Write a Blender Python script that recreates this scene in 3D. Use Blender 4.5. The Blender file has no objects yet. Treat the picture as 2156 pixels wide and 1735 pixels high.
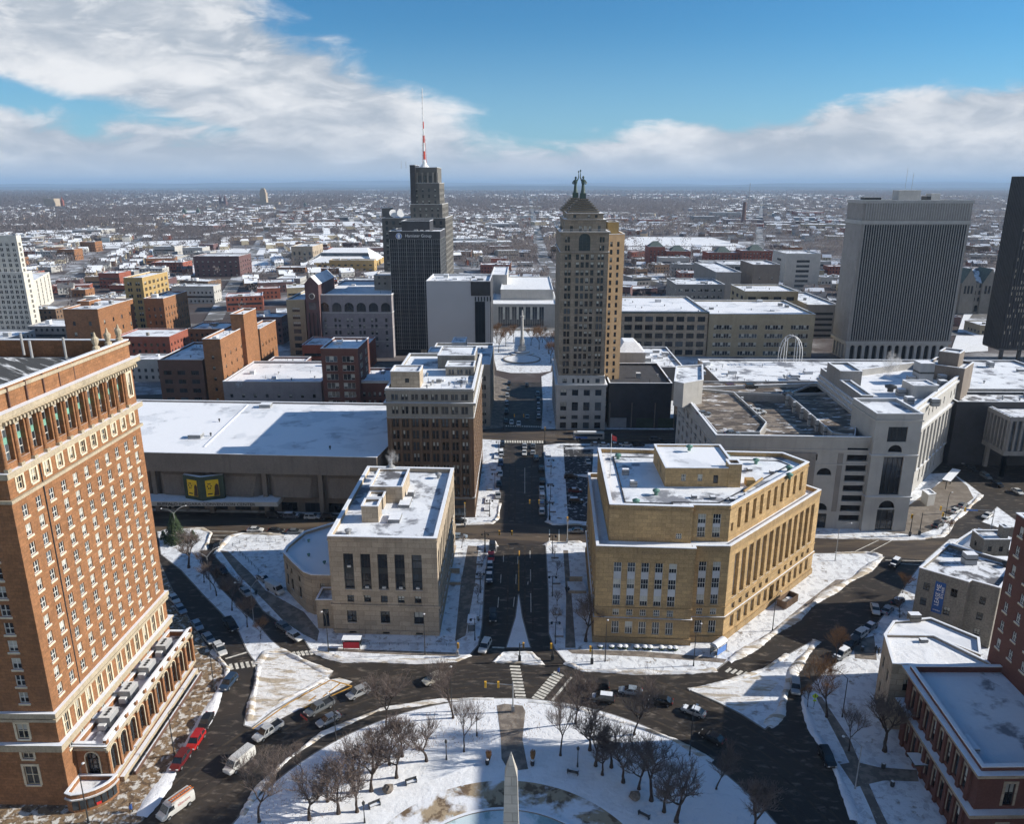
import bpy, math, random
from math import sin, cos, pi, radians, atan2, hypot
from mathutils import Vector, Matrix
R = random.Random(7)
S = bpy.context.scene
COL = S.collection

# ------------------------------------------------------------------ camera, sky, sun, exposure
F = 1616.0; TH = math.atan(480 / 1616); H = 97.0
PSI = math.atan(27 * cos(TH) / 1616)
cam_d = bpy.data.cameras.new('camera'); cam = bpy.data.objects.new('camera', cam_d); COL.objects.link(cam)
cam.location = (0, 0, H); cam.rotation_euler = (pi / 2 - TH, 0, PSI)
cam_d.sensor_fit = 'HORIZONTAL'; cam_d.sensor_width = 36; cam_d.lens = 36 * F / 2156
HAZE_D = 5.8e-5
cam_d.clip_start = 1; cam_d.clip_end = 120000
S.camera = cam
SUN_EL = radians(25); SUN_AZ = radians(5)      # azimuth measured from +X towards +Y
sd = bpy.data.lights.new('sun', 'SUN'); so = bpy.data.objects.new('sun', sd); COL.objects.link(so)
sd.energy = 5.0; sd.angle = radians(0.5); sd.color = (1, .93, .82)
dv = Vector((cos(SUN_AZ) * cos(SUN_EL), sin(SUN_AZ) * cos(SUN_EL), sin(SUN_EL)))
so.rotation_euler = dv.to_track_quat('Z', 'Y').to_euler(); so.location = (0, 0, 300)
S.view_settings.view_transform = 'Standard'; S.view_settings.look = 'None'
S.view_settings.exposure = 0.46; S.view_settings.gamma = 1
S.cycles.max_bounces = 5; S.cycles.diffuse_bounces = 3; S.cycles.glossy_bounces = 2
S.cycles.transmission_bounces = 2; S.cycles.volume_bounces = 0; S.cycles.transparent_max_bounces = 8
S.cycles.use_adaptive_sampling = True; S.cycles.adaptive_threshold = 0.03
S.cycles.use_denoising = True
S.cycles.caustics_reflective = False; S.cycles.caustics_refractive = False

class N:                                      # small node-building helper
    def __init__(s, tree): s.t = tree; s.n = tree.nodes; s.l = tree.links
    def add(s, typ, **kw):
        n = s.n.new(typ)
        for k, v in kw.items(): setattr(n, k, v)
        return n
    def put(s, sock, v):
        if hasattr(v, 'is_output') or isinstance(v, bpy.types.NodeSocket): s.l.new(v, sock)
        else: sock.default_value = v
    def math(s, op, a, b=0.0, c=None, clamp=False):
        n = s.add('ShaderNodeMath', operation=op); n.use_clamp = clamp
        s.put(n.inputs[0], a); s.put(n.inputs[1], b)
        if c is not None: s.put(n.inputs[2], c)
        return n.outputs[0]
    def vec(s, x, y, z=0.0):
        n = s.add('ShaderNodeCombineXYZ')
        for i, v in enumerate((x, y, z)): s.put(n.inputs[i], v)
        return n.outputs[0]
    def noise(s, v, scale, detail=4, rough=.55, dist=0.0):
        n = s.add('ShaderNodeTexNoise'); s.put(n.inputs['Vector'], v)
        n.inputs['Scale'].default_value = scale; n.inputs['Detail'].default_value = detail
        n.inputs['Roughness'].default_value = rough; n.inputs['Distortion'].default_value = dist
        return n.outputs[0]
    def ramp(s, v, a, b, lo=0.0, hi=1.0):
        n = s.add('ShaderNodeMapRange', interpolation_type='SMOOTHSTEP'); s.put(n.inputs[0], v)
        n.inputs[1].default_value = a; n.inputs[2].default_value = b
        n.inputs[3].default_value = lo; n.inputs[4].default_value = hi
        return n.outputs[0]
    def mix(s, f, a, b, mode='MIX'):
        n = s.add('ShaderNodeMix', data_type='RGBA', blend_type=mode)
        s.put(n.inputs[0], f)
        for sock, v in ((n.inputs[6], a), (n.inputs[7], b)):
            s.put(sock, v if not isinstance(v, tuple) else (*v[:3], 1))
        return n.outputs[2]
    def curve(s, v, pts):                      # piecewise linear through (x, value)
        n = s.add('ShaderNodeValToRGB'); x0, x1 = pts[0][0], pts[-1][0]
        s.put(n.inputs[0], s.math('DIVIDE', s.math('SUBTRACT', v, x0), x1 - x0))
        e = n.color_ramp.elements
        while len(e) < len(pts): e.new(.5)
        for el, (x, val) in zip(e, pts):
            el.position = (x - x0) / (x1 - x0); el.color = (val, val, val, 1)
        return n.outputs[0]

world = bpy.data.worlds.new('World'); S.world = world; world.use_nodes = True
world.cycles.sampling_method = 'MANUAL'; world.cycles.sample_map_resolution = 1024
w = N(world.node_tree); w.n.clear()
wout = w.add('ShaderNodeOutputWorld'); bg = w.add('ShaderNodeBackground')
sky = w.add('ShaderNodeTexSky', sky_type='NISHITA'); sky.sun_disc = False
sky.sun_elevation = SUN_EL; sky.sun_rotation = pi / 2 - SUN_AZ
sky.altitude = 200; sky.air_density = 1.0; sky.dust_density = 0.3; sky.ozone_density = 3.0
tc = w.add('ShaderNodeTexCoord'); sx = w.add('ShaderNodeSeparateXYZ'); w.l.new(tc.outputs['Generated'], sx.inputs[0])
dx, dy, dz = sx.outputs
dyc = w.math('MAXIMUM', w.math('ABSOLUTE', dy), .15)
X = w.math('DIVIDE', dx, dyc); E = w.math('DIVIDE', dz, dyc)
ez = w.math('DIVIDE', .12, w.math('ADD', w.math('MAXIMUM', dz, 0.0), .10))
cv = w.vec(w.math('MULTIPLY', X, 5.0), w.math('MULTIPLY', E, 13.0), 3.1)
n1 = w.noise(cv, 1.0, 9, .56, .35)
n2 = w.noise(w.vec(w.math('MULTIPLY', X, 12.0), w.math('MULTIPLY', E, 38.0), 8.0), 1.0, 7, .6, .5)
nn = w.math('ADD', w.math('MULTIPLY', w.math('SUBTRACT', n1, .5), .16), w.math('MULTIPLY', w.math('SUBTRACT', n2, .5), .075))
# long diagonal bank: below the line through (-.32,.207) and (-.12,.055), above the line through (-.65,.146), (-.30,.03)
fA = w.math('SUBTRACT', w.math('ADD', w.math('MULTIPLY', w.math('ADD', X, .325), -.62), .207), E)
fB = w.math('SUBTRACT', E, w.math('ADD', w.math('MULTIPLY', w.math('ADD', X, .65), -.27), .142))
mA = w.ramp(w.math('ADD', w.math('MINIMUM', w.math('MULTIPLY', fA, .8), w.math('MULTIPLY', fB, 1.4)), w.math('MULTIPLY', nn, .8)), -.026, .014)
top = w.curve(X, [(-1.2, .10), (-.65, .088), (-.3, .066), (-.1, .050), (0, .040), (.115, .052), (.23, .070), (.41, .094), (.63, .128), (1.3, .18)])
mB = w.ramp(w.math('ADD', w.math('SUBTRACT', top, E), w.math('MULTIPLY', nn, .62)), -.012, .014)
mask = w.math('MAXIMUM', mA, mB)
mask = w.math('MULTIPLY', w.math('MULTIPLY', mask, w.ramp(dz, -.02, .0)), w.ramp(dy, .05, .2))
back = w.math('MULTIPLY', w.ramp(w.noise(tc.outputs['Generated'], 2.2, 5, .6), .25, .55), w.math('MULTIPLY', w.math('SUBTRACT', 1.0, w.ramp(dy, .0, .25)), w.math('MULTIPLY', w.ramp(dz, -.02, .04), w.math('SUBTRACT', 1.0, w.ramp(dz, .25, .5)))))  # bright cloud band added behind the camera to fill the shaded fronts
mask = w.math('MAXIMUM', mask, back)
lit = w.ramp(w.math('ADD', n1, w.math('MULTIPLY', n2, .45)), .60, .94)
edge = w.ramp(w.math('ADD', w.math('SUBTRACT', top, E), w.math('MULTIPLY', nn, .5)), .0, .05, .75, 0.0)
lit = w.math('MAXIMUM', lit, w.math('MULTIPLY', edge, w.ramp(n2, .42, .66)))
ccol = w.mix(lit, (.46, .52, .60), (.90, .91, .93))
ccol = w.mix(w.ramp(E, .0, .05, .85, 0.0), ccol, (.58, .67, .78))
skyc = w.mix(1.0, sky.outputs[0], (.38, .86, 1.13), 'MULTIPLY')
skyc = w.mix(w.ramp(E, .02, .20, .28, 0.0), skyc, (6.0, 7.6, 9.2))
sc1 = w.add('ShaderNodeVectorMath', operation='SCALE'); w.l.new(skyc, sc1.inputs[0]); sc1.inputs['Scale'].default_value = .075
sc2 = w.add('ShaderNodeVectorMath', operation='SCALE'); w.l.new(ccol, sc2.inputs[0]); sc2.inputs['Scale'].default_value = .73
fin = w.mix(mask, sc1.outputs[0], sc2.outputs[0]); fin = w.mix(back, fin, (.60, .62, .66))
w.l.new(fin, bg.inputs[0]); bg.inputs[1].default_value = 1.0
w.l.new(bg.outputs[0], wout.inputs[0])

# ------------------------------------------------------------------ measuring helpers: a point of the photo -> place on the ground plane
_c, _s, _cp, _sp = cos(TH), sin(TH), cos(PSI), sin(PSI)
def G(x, y, z=0.0):
    u = (x - 1078) / F; v = (y - 867.5) / F; t = (H - z) / (_s + v * _c)
    a, b = u * t, (_c - v * _s) * t
    return (a * _cp - b * _sp, a * _sp + b * _cp)
def ZT(p, y):
    b = -p[0] * _sp + p[1] * _cp; v = (y - 867.5) / F
    return H + b * (-_s - v * _c) / (_c - v * _s)
def PX(X_, Y_, Z_):
    a = X_ * _cp + Y_ * _sp; b = -X_ * _sp + Y_ * _cp; d = Z_ - H
    f = b * _c - d * _s
    return (1078 + F * a / f, 867.5 - F * (b * _s + d * _c) / f) if f > 1 else (-9e9, -9e9)

# ------------------------------------------------------------------ materials
MATS = {}
def mat(name, col=(.5, .5, .5), rough=.8, var=.12, scale=.35, metal=0.0, spec=.3, fine=0.0, bump=0.0, emit=None, stain=0.0, objvar=0.0, course=0.0):
    if name in MATS: return MATS[name]
    m = bpy.data.materials.new(name); m.use_nodes = True; MATS[name] = m
    k = N(m.node_tree); b = k.n['Principled BSDF']
    g = k.add('ShaderNodeNewGeometry').outputs['Position']
    n = k.noise(g, scale, 5, .6)
    lo = tuple(c * (1 - var) for c in col); hi = tuple(min(1, c * (1 + var)) for c in col)
    c = k.mix(k.ramp(n, .3, .7), lo, hi)
    if fine: c = k.mix(fine, c, k.mix(k.ramp(k.noise(g, 3.0, 3, .7), .35, .65), tuple(x * .55 for x in col), tuple(min(1, x * 1.35) for x in col)))
    if course:                                # masonry courses
        s3 = k.add('ShaderNodeSeparateXYZ'); k.l.new(g, s3.inputs[0])
        bt = k.add('ShaderNodeTexBrick'); k.l.new(k.vec(k.math('ADD', s3.outputs[0], k.math('MULTIPLY', s3.outputs[1], .93)), s3.outputs[2]), bt.inputs['Vector'])
        for nm_, v_ in (('Scale', 1.0), ('Mortar Size', .045 * course), ('Brick Width', course * 2.1), ('Row Height', course), ('Bias', 0.0), ('Mortar Smooth', .3)): bt.inputs[nm_].default_value = v_
        bt.inputs['Color1'].default_value = (.80, .79, .76, 1); bt.inputs['Color2'].default_value = (1.14, 1.12, 1.08, 1); bt.inputs['Mortar'].default_value = (.55, .54, .52, 1)
        c = k.mix(.8, c, bt.outputs['Color'], 'MULTIPLY')
    if stain:
        st = k.vec(0.0, 0.0); mp = k.add('ShaderNodeMapping'); k.l.new(g, mp.inputs[0]); mp.inputs['Scale'].default_value = (.9, .9, .07)
        c = k.mix(k.math('MULTIPLY', k.ramp(k.noise(mp.outputs[0], 1.0, 5, .6), .48, .78), stain), c, tuple(x * .45 for x in col))
    if objvar:
        oi = k.add('ShaderNodeObjectInfo'); h = k.add('ShaderNodeHueSaturation'); k.l.new(c, h.inputs['Color'])
        k.l.new(k.math('ADD', k.math('MULTIPLY', oi.outputs['Random'], 2 * objvar), 1 - objvar), h.inputs['Value']); c = h.outputs[0]
    k.l.new(c, b.inputs['Base Color'])
    b.inputs['Roughness'].default_value = rough; b.inputs['Metallic'].default_value = metal
    b.inputs['Specular IOR Level'].default_value = spec
    if bump:
        bp = k.add('ShaderNodeBump'); bp.inputs['Strength'].default_value = bump; bp.inputs['Distance'].default_value = .15
        k.l.new(k.noise(g, 1.3, 5, .65), bp.inputs['Height']); k.l.new(bp.outputs[0], b.inputs['Normal'])
    if emit:
        b.inputs['Emission Color'].default_value = (*col, 1); b.inputs['Emission Strength'].default_value = emit
    return m

def mat_cover(name, layers, bump=.25, rough=.75, warp=.25, anis=None):
    """layers: first colour is the ground; then (colour, noise scale, lo, hi) laid over it where the noise is high"""
    m = bpy.data.materials.new(name); m.use_nodes = True; MATS[name] = m
    k = N(m.node_tree); b = k.n['Principled BSDF']; g = k.add('ShaderNodeNewGeometry').outputs['Position']
    base = layers[0]; c = k.mix(k.noise(g, 1.7, 5, .7), tuple(x * .75 for x in base), tuple(min(1, x * 1.25) for x in base))
    hgt = None
    for i, (col, sc, lo, hi) in enumerate(layers[1:]):
        mp = k.add('ShaderNodeMapping'); k.l.new(g, mp.inputs[0]); mp.inputs['Location'].default_value = (i * 31.7, i * 17.3, 0)
        if anis: mp.inputs['Rotation'].default_value = (0, 0, anis[0]); mp.inputs['Scale'].default_value = (anis[1], anis[2], 1)
        n = k.noise(mp.outputs[0], sc, 8, .62, warp)
        f = k.ramp(n, lo, hi)
        v = k.noise(g, 4.0, 3, .6)
        c = k.mix(f, c, k.mix(v, tuple(x * .93 for x in col), col))
        hgt = f
    k.l.new(c, b.inputs['Base Color']); b.inputs['Roughness'].default_value = rough; b.inputs['Specular IOR Level'].default_value = .25
    if bump:
        bp = k.add('ShaderNodeBump'); bp.inputs['Strength'].default_value = bump; bp.inputs['Distance'].default_value = .3
        hn = k.math('ADD', k.noise(g, .9, 7, .65), k.math('MULTIPLY', hgt, .5)) if hgt is not None else k.noise(g, .9, 7, .65)
        k.l.new(hn, bp.inputs['Height']); k.l.new(bp.outputs[0], b.inputs['Normal'])
    return m

SNOW = (.80, .83, .88); DIRT = (.30, .22, .14); CONC = (.22, .21, .20); ASPH = (.060, .054, .050)
mat_cover('snow', [SNOW, ((.88, .90, .93), .3, .4, .6)], .35)
mat_cover('park_snow', [(.20, .16, .11), ((.82, .85, .90), .22, .28, .40), ((.85, .87, .91), .9, .36, .46)], .5)
mat_cover('plaza_slush', [(.16, .11, .07), ((.42, .33, .22), .35, .42, .52), ((.84, .86, .90), .16, .44, .56), ((.60, .66, .66), .7, .62, .7)], .4)
mat_cover('walk_snow', [(.30, .27, .245), ((.66, .68, .72), .32, .36, .47), ((.83, .86, .90), .55, .42, .52)], .4)
mat_cover('walk_wet', [(.17, .145, .125), ((.30, .26, .22), .5, .45, .6), ((.80, .82, .86), .8, .66, .74)], .2)
mat_cover('walk_sand', [(.25, .175, .105), ((.13, .09, .06), 1.1, .48, .58), ((.66, .64, .60), .8, .50, .60)], .4)
mat_cover('slush_pile', [(.46, .39, .30), ((.82, .82, .82), .4, .40, .52), ((.55, .47, .37), 1.5, .56, .68)], .7, anis=(.75, .35, 1.6))
mat_cover('roof_snow', [(.24, .25, .28), ((.74, .77, .82), .18, .42, .52), ((.84, .87, .91), .10, .44, .54)], .25)
mat_cover('roof_patchy', [(.13, .13, .14), ((.80, .83, .88), .22, .42, .54)], .3)
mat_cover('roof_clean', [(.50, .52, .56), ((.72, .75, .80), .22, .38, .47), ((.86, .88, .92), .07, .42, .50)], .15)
mat_cover('roof_seam', [(.045, .047, .05), ((.62, .65, .70), .5, .50, .64)], .2, anis=(-.5, .15, 1.3))
mat_cover('plaza_paving', [(.17, .145, .12), ((.23, .20, .17), .3, .45, .6), ((.6, .6, .6), .5, .68, .76)], .1)
mat_cover('basin_ice', [(.30, .44, .46), ((.62, .74, .78), .25, .42, .56), ((.84, .87, .90), .14, .52, .60)], .15)
mat_cover('deck', [(.10, .08, .066), ((.30, .25, .20), .35, .46, .60), ((.78, .80, .84), .35, .56, .66)], .15, anis=(.6, .6, 1.3))
mat_cover('asphalt', [(.036, .031, .027), ((.052, .042, .034), .07, .45, .65), ((.19, .16, .13), .6, .52, .72)], .08, .6, anis=(.3, .5, 1.3))
mat_cover('slush_track', [(.040, .033, .028), ((.075, .060, .046), .35, .42, .56), ((.16, .13, .10), .6, .60, .72)], .1)
mat_cover('asphalt_wet', [(.038, .038, .042), ((.055, .052, .052), .15, .45, .6)], .05, .55)
mat_cover('asphalt_salt_sunlit', [(.12, .092, .066), ((.065, .052, .043), .14, .40, .56), ((.30, .24, .18), .4, .66, .78)], .1, .65, anis=(0, .35, 1.8))  # salted asphalt, its tan lightened for the sunlit cross street
mat_cover('lot', [(.045, .045, .048), ((.45, .46, .48), .6, .54, .62)], .4)
mat('coping', (.72, .73, .74), .7, .15, .8)
mat('snow_cap', SNOW, .7, .04, .6, bump=.3)
mat('glass_dark', (.018, .022, .028), .12, .3, .2, spec=.6, objvar=.5)
mat('glass_mid', (.06, .075, .09), .15, .3, .2, spec=.6, objvar=.5)
mat('blind', (.42, .42, .38), .6, .15, .4, objvar=.3)
mat('green_panel', (.16, .34, .27), .6, .2, .8)
mat('car_glass', (.02, .025, .03), .08, .1, spec=.7)
mat('tyre', (.02, .02, .02), .9, .1); mat('rim', (.30, .31, .33), .35, .05, metal=.6)
mat('lamp_glass', (.75, .75, .72), .2, .05); mat('tail', (.35, .02, .02), .3, .05)
mat('steel_dark', (.035, .037, .04), .5, .1); mat('steel_grey', (.30, .31, .32), .45, .1); mat('steel_white', (.62, .63, .64), .5, .08)
mat('bark', (.060, .046, .040), .95, .3, 2.0); mat('twig', (.165, .130, .115), .95, .25, 1.0); mat('twig_tan', (.20, .115, .06), .95, .25, 1.0)
mat('road_paint', (.62, .60, .54), .8, .3, 1.2); mat('yellow_paint', (.50, .27, .05), .8, .35, 1.0)
mat('signal_yellow', (.75, .42, .04), .5, .05)
M = MATS

# ------------------------------------------------------------------ mesh building
class MB:
    def __init__(s): s.v = []; s.f = []; s.m = []; s.ms = []
    def mi(s, m):
        m = M[m] if isinstance(m, str) else m
        if m not in s.ms: s.ms.append(m)
        return s.ms.index(m)
    def add(s, vs, fs, m):
        o = len(s.v); s.v += [tuple(p) for p in vs]; i = s.mi(m)
        for f in fs: s.f.append(tuple(o + j for j in f)); s.m.append(i)
    def quad(s, a, b, c, d, m): s.add([a, b, c, d], [(0, 1, 2, 3)], m)
    def poly(s, pts, z, m): s.add([(p[0], p[1], z) for p in pts], [tuple(range(len(pts)))], m)
    def box(s, x0, x1, y0, y1, z0, z1, m, top=None):
        v = [(x0, y0, z0), (x1, y0, z0), (x1, y1, z0), (x0, y1, z0), (x0, y0, z1), (x1, y0, z1), (x1, y1, z1), (x0, y1, z1)]
        s.add(v, [(3, 2, 1, 0), (0, 1, 5, 4), (1, 2, 6, 5), (2, 3, 7, 6), (3, 0, 4, 7)], m)
        s.add(v[4:], [(0, 1, 2, 3)], top or m)
    def prism(s, pts, z0, z1, m, top=None, bottom=True):
        n = len(pts)
        v = [(p[0], p[1], z0) for p in pts] + [(p[0], p[1], z1) for p in pts]
        fs = [(i, (i + 1) % n, n + (i + 1) % n, n + i) for i in range(n)]
        if bottom: fs.append(tuple(reversed(range(n))))
        s.add(v, fs, m); s.add(v[n:], [tuple(range(n))], top or m)
    def ring(s, pts, z0, z1, out, inn, m, top=None):
        a, b = inset(pts, -out), inset(pts, inn); n = len(pts)
        v = [(p[0], p[1], z) for z in (z0, z1) for p in a] + [(p[0], p[1], z) for z in (z0, z1) for p in b]
        fo, ft = [], []
        for i in range(n):
            j = (i + 1) % n
            fo += [(i, j, n + j, n + i), (3 * n + i, 3 * n + j, 2 * n + j, 2 * n + i), (2 * n + i, 2 * n + j, j, i)]
            ft.append((n + i, n + j, 3 * n + j, 3 * n + i))
        s.add(v, fo, m); s.add(v, ft, top or m)
    def tube(s, a, b, r0, r1, n, m, caps=True):
        a, b = Vector(a), Vector(b); d = b - a
        if d.length < 1e-5: return
        q = d.to_track_quat('Z', 'Y'); vs = []
        for p, r in ((a, r0), (b, r1)):
            for i in range(n):
                vs.append(p + q @ Vector((cos(2 * pi * i / n) * r, sin(2 * pi * i / n) * r, 0)))
        fs = [(i, (i + 1) % n, n + (i + 1) % n, n + i) for i in range(n)]
        if caps: fs += [tuple(reversed(range(n))), tuple(range(n, 2 * n))]
        s.add(vs, fs, m)
    def lathe(s, prof, n, m, c=(0, 0, 0)):
        vs = [(c[0] + r * cos(2 * pi * i / n), c[1] + r * sin(2 * pi * i / n), c[2] + z) for r, z in prof for i in range(n)]
        fs = [(k * n + i, k * n + (i + 1) % n, (k + 1) * n + (i + 1) % n, (k + 1) * n + i) for k in range(len(prof) - 1) for i in range(n)]
        fs += [tuple(reversed(range(n))), tuple(range((len(prof) - 1) * n, len(prof) * n))]
        s.add(vs, fs, m)
    def xf(s, mesh_mb, mtx):                   # append another builder, transformed
        o = len(s.v); s.v += [tuple(mtx @ Vector(p)) for p in mesh_mb.v]
        mp = [s.mi(x) for x in mesh_mb.ms]
        for f, mi in zip(mesh_mb.f, mesh_mb.m): s.f.append(tuple(o + j for j in f)); s.m.append(mp[mi])
    def mesh(s, name, off=(0, 0, 0)):
        me = bpy.data.meshes.new(name)
        me.from_pydata([(p[0] - off[0], p[1] - off[1], p[2] - off[2]) for p in s.v], [], s.f)
        for m in s.ms: me.materials.append(m)
        me.polygons.foreach_set('material_index', s.m); me.update()
        return me
    def build(s, name, parent=None, off=None, **tags):
        if not s.f: return None
        if off is None: off = tuple(parent['_o']) if parent is not None and '_o' in parent else (0, 0, 0)
        o = bpy.data.objects.new(name, s.mesh(name, off)); COL.objects.link(o)
        if parent is not None: o.parent = parent
        tag(o, **tags)
        return o

def tag(o, label=None, cat=None, group=None, kind=None):
    if label: o['label'] = label
    if cat: o['category'] = cat
    if group: o['group'] = group
    if kind: o['kind'] = kind
    return o
def empty(name, label, cat, loc, group=None, rz=0.0, own=True):
    """Empty at the thing's base. own=True: parts are given in world coordinates and shifted here."""
    o = bpy.data.objects.new(name, None); COL.objects.link(o); o.location = loc; o.rotation_euler = (0, 0, rz)
    tag(o, label, cat, group)
    if own: o['_o'] = list(loc)
    return o
def obj(name, me, parent=None, loc=(0, 0, 0), rz=0.0):
    o = bpy.data.objects.new(name, me); COL.objects.link(o); o.location = loc; o.rotation_euler = (0, 0, rz)
    if parent is not None: o.parent = parent
    return o
def structure(name, mb): return mb.build(name, kind='structure')
def copy_thing(root, loc, rz=0.0, label=None, group=None, scale=None):
    r = root.copy(); COL.objects.link(r); r.location = loc; r.rotation_euler = (0, 0, rz)
    if scale: r.scale = scale
    if label: r['label'] = label
    if group: r['group'] = group
    for ch in root.children:
        q = ch.copy(); COL.objects.link(q); q.parent = r
        for g in ch.children:
            d = g.copy(); COL.objects.link(d); d.parent = q
    return r

def area(p): return sum(p[i][0] * p[(i + 1) % len(p)][1] - p[(i + 1) % len(p)][0] * p[i][1] for i in range(len(p))) / 2
def ccw(p): p = [tuple(q[:2]) for q in p]; return p if area(p) > 0 else p[::-1]
def inset(p, d):
    n = len(p); out = []
    for i in range(n):
        a, b, c2 = p[i - 1], p[i], p[(i + 1) % n]
        e1 = Vector((b[0] - a[0], b[1] - a[1])).normalized(); e2 = Vector((c2[0] - b[0], c2[1] - b[1])).normalized()
        n1, n2 = Vector((-e1.y, e1.x)), Vector((-e2.y, e2.x))
        k = n1 + n2; L = k.length_squared
        k = k * (2 / L) if L > .2 else n1
        out.append((b[0] + k.x * d, b[1] + k.y * d))
    return out
def rect(x0, x1, y0, y1): return [(x0, y0), (x1, y0), (x1, y1), (x0, y1)]
def inside(p, poly):
    c = False; n = len(poly)
    for i in range(n):
        a, b = poly[i], poly[i - 1]
        if (a[1] > p[1]) != (b[1] > p[1]) and p[0] < (b[0] - a[0]) * (p[1] - a[1]) / (b[1] - a[1]) + a[0]: c = not c
    return c

# ------------------------------------------------------------------ windows
WC = {}
def window_mb(w_, h, kind, d, var, wall):
    key = (round(w_, 2), round(h, 2), kind, d, var, wall)
    if key in WC: return WC[key]
    b = MB(); x = w_ / 2
    gl = ('glass_dark', 'glass_dark', 'glass_mid', 'glass_dark')[var]
    def pane(x0, x1, z0, z1, m, y=d - .03): b.quad((x0, y, z0), (x1, y, z0), (x1, y, z1), (x0, y, z1), m)
    def bar(x0, x1, z0, z1, m, y0=None, y1=None): b.box(x0, x1, d - .14 if y0 is None else y0, d if y1 is None else y1, z0, z1, m)
    def rim(fr, t=.1):
        bar(-x, -x + t, 0, h, fr); bar(x - t, x, 0, h, fr); bar(-x + t, x - t, 0, t, fr); bar(-x + t, x - t, h - t, h, fr)
    if kind in ('sash', 'sashdark', 'sashtrim', 'triple', 'sashstone'):
        fr = {'sash': 'frame_white', 'sashdark': 'frame_dark', 'sashtrim': 'frame_cream', 'sashstone': 'frame_dark', 'triple': 'frame_white'}[kind]
        pane(-x, x, 0, h, gl); rim(fr); t = .05
        bar(-x + .1, x - .1, h / 2 - t, h / 2 + t, fr)
        if kind != 'triple': bar(-t, t, .1, h / 2 - t, fr); bar(-t, t, h / 2 + t, h - .1, fr)
        else:
            for q in (-x / 3, x / 3): bar(q - t, q + t, .1, h / 2 - t, fr); bar(q - t, q + t, h / 2 + t, h - .1, fr)
        if var == 1: pane(-x + .1, x - .1, h * .55, h - .1, 'blind', d - .05)
        if var == 3: pane(-x + .1, x - .1, h * .3, h - .1, 'blind', d - .05)
        if kind in ('sash', 'sashtrim'):
            b.box(-x - .18, x + .18, -.14, .06, -.32, -.02, 'frame_cream', 'snow_cap')
        if kind in ('sashtrim', 'sashstone'):
            tm = 'frame_cream' if kind == 'sashtrim' else 'stone_tan'
            for a, c2, z0, z1 in ((-x - .35, -x, 0, h), (x, x + .35, 0, h), (-x - .35, x + .35, h, h + .4)): b.box(a, c2, -.1, .02, z0, z1, tm)
    elif kind == 'grid':
        pane(-x, x, 0, h, gl); rim('frame_dark', .08); n = max(2, round(w_ / 1.0)); r_ = max(2, round(h / 1.2))
        for i in range(1, n): q = -x + w_ * i / n; bar(q - .04, q + .04, .08, h - .08, 'frame_dark')
        for i in range(1, r_): q = h * i / r_; bar(-x + .08, x - .08, q - .04, q + .04, 'frame_dark', d - .13, d)
        if var == 1: pane(-x + .1, x - .1, h * .5, h - .1, 'blind', d - .04)
        b.box(-x - .1, x + .1, -.1, .06, -.2, -.01, wall, 'snow_cap')
    elif kind == 'pair':                       # two dark sashes with a stone mullion
        for q in (-x / 2 - .04, x / 2 + .04):
            hw = x / 2 - .14
            pane(q - hw, q + hw, 0, h, gl)
            bar(q - hw, q + hw, h / 2 - .06, h / 2 + .06, 'frame_dark')
            for a in (q - hw, q + hw - .08): bar(a, a + .08, 0, h, 'frame_dark', d - .12)
            if (var == 1 and q < 0) or var == 3: pane(q - hw + .08, q + hw - .08, h * .5, h - .05, 'blind', d - .05)
        bar(-.12, .12, 0, h, wall, .05, d); b.box(-x - .1, x + .1, -.1, .05, -.2, -.01, wall)
    elif kind == 'ribbon':
        pane(-x, x, 0, h, gl); rim('frame_dark', .08); n = max(2, round(w_ / 1.5))
        for i in range(1, n): q = -x + w_ * i / n; bar(q - .05, q + .05, .08, h - .08, 'frame_dark')
    elif kind == 'ribbonw':
        pane(-x, x, 0, h, gl); rim('frame_white', .08); n = max(2, round(w_ / 1.6))
        for i in range(n):
            q = -x + w_ * (i + .5) / n
            if i: bar(-x + w_ * i / n - .05, -x + w_ * i / n + .05, .08, h - .08, 'frame_white')
            if (i * 7 + var) % 3 == 0: pane(q - w_ / n * .42, q + w_ / n * .42, h * .35, h - .1, 'blind', d - .05)
    elif kind == 'void':
        pane(-x, x, 0, h, 'void_dark', d - .01)
    elif kind == 'door':
        pane(-x, x, 0, h, gl); rim('frame_dark', .12); bar(-.06, .06, .12, h - .12, 'frame_dark'); bar(-x + .12, x - .12, h * .7, h * .7 + .1, 'frame_dark', d - .13, d)
    elif kind.startswith('stack'):             # tall recess: n sashes with panels between, e.g. stack3w
        n = int(kind[5]); pm = {'w': 'panel_white', 'd': 'panel_dark', 'g': 'green_panel'}[kind[6]]; fr = {'w': 'frame_white', 'd': 'frame_dark', 'g': 'frame_white'}[kind[6]]
        ph = h * .17 if n > 1 else 0; wh = (h - ph * (n - 1)) / n; z = 0
        for i in range(n):
            pane(-x, x, z, z + wh, gl)
            bar(-x, -x + .09, z, z + wh, fr); bar(x - .09, x, z, z + wh, fr); bar(-x + .09, x - .09, z + wh / 2 - .05, z + wh / 2 + .05, fr)
            for q in (-x / 3, x / 3): bar(q - .03, q + .03, z + .02, z + wh - .02, fr, d - .11, d)
            if (i + var) % 3 == 0 and kind[6] == 'w': pane(-x + .1, x - .1, z + wh * .4, z + wh - .05, 'blind', d - .06)
            if kind[6] == 'd' and (i + var) % 2 == 0: b.box(-.4, .4, d - .5, d - .12, z + .1, z + .55, 'frame_white')
            z += wh
            if i < n - 1: bar(-x, x, z, z + ph, pm, d - .12); z += ph
        b.box(-x - .1, x + .1, -.08, .05, -.25, -.01, wall, 'snow_cap')
    elif kind in ('arch', 'archv', 'archcream'):
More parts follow.
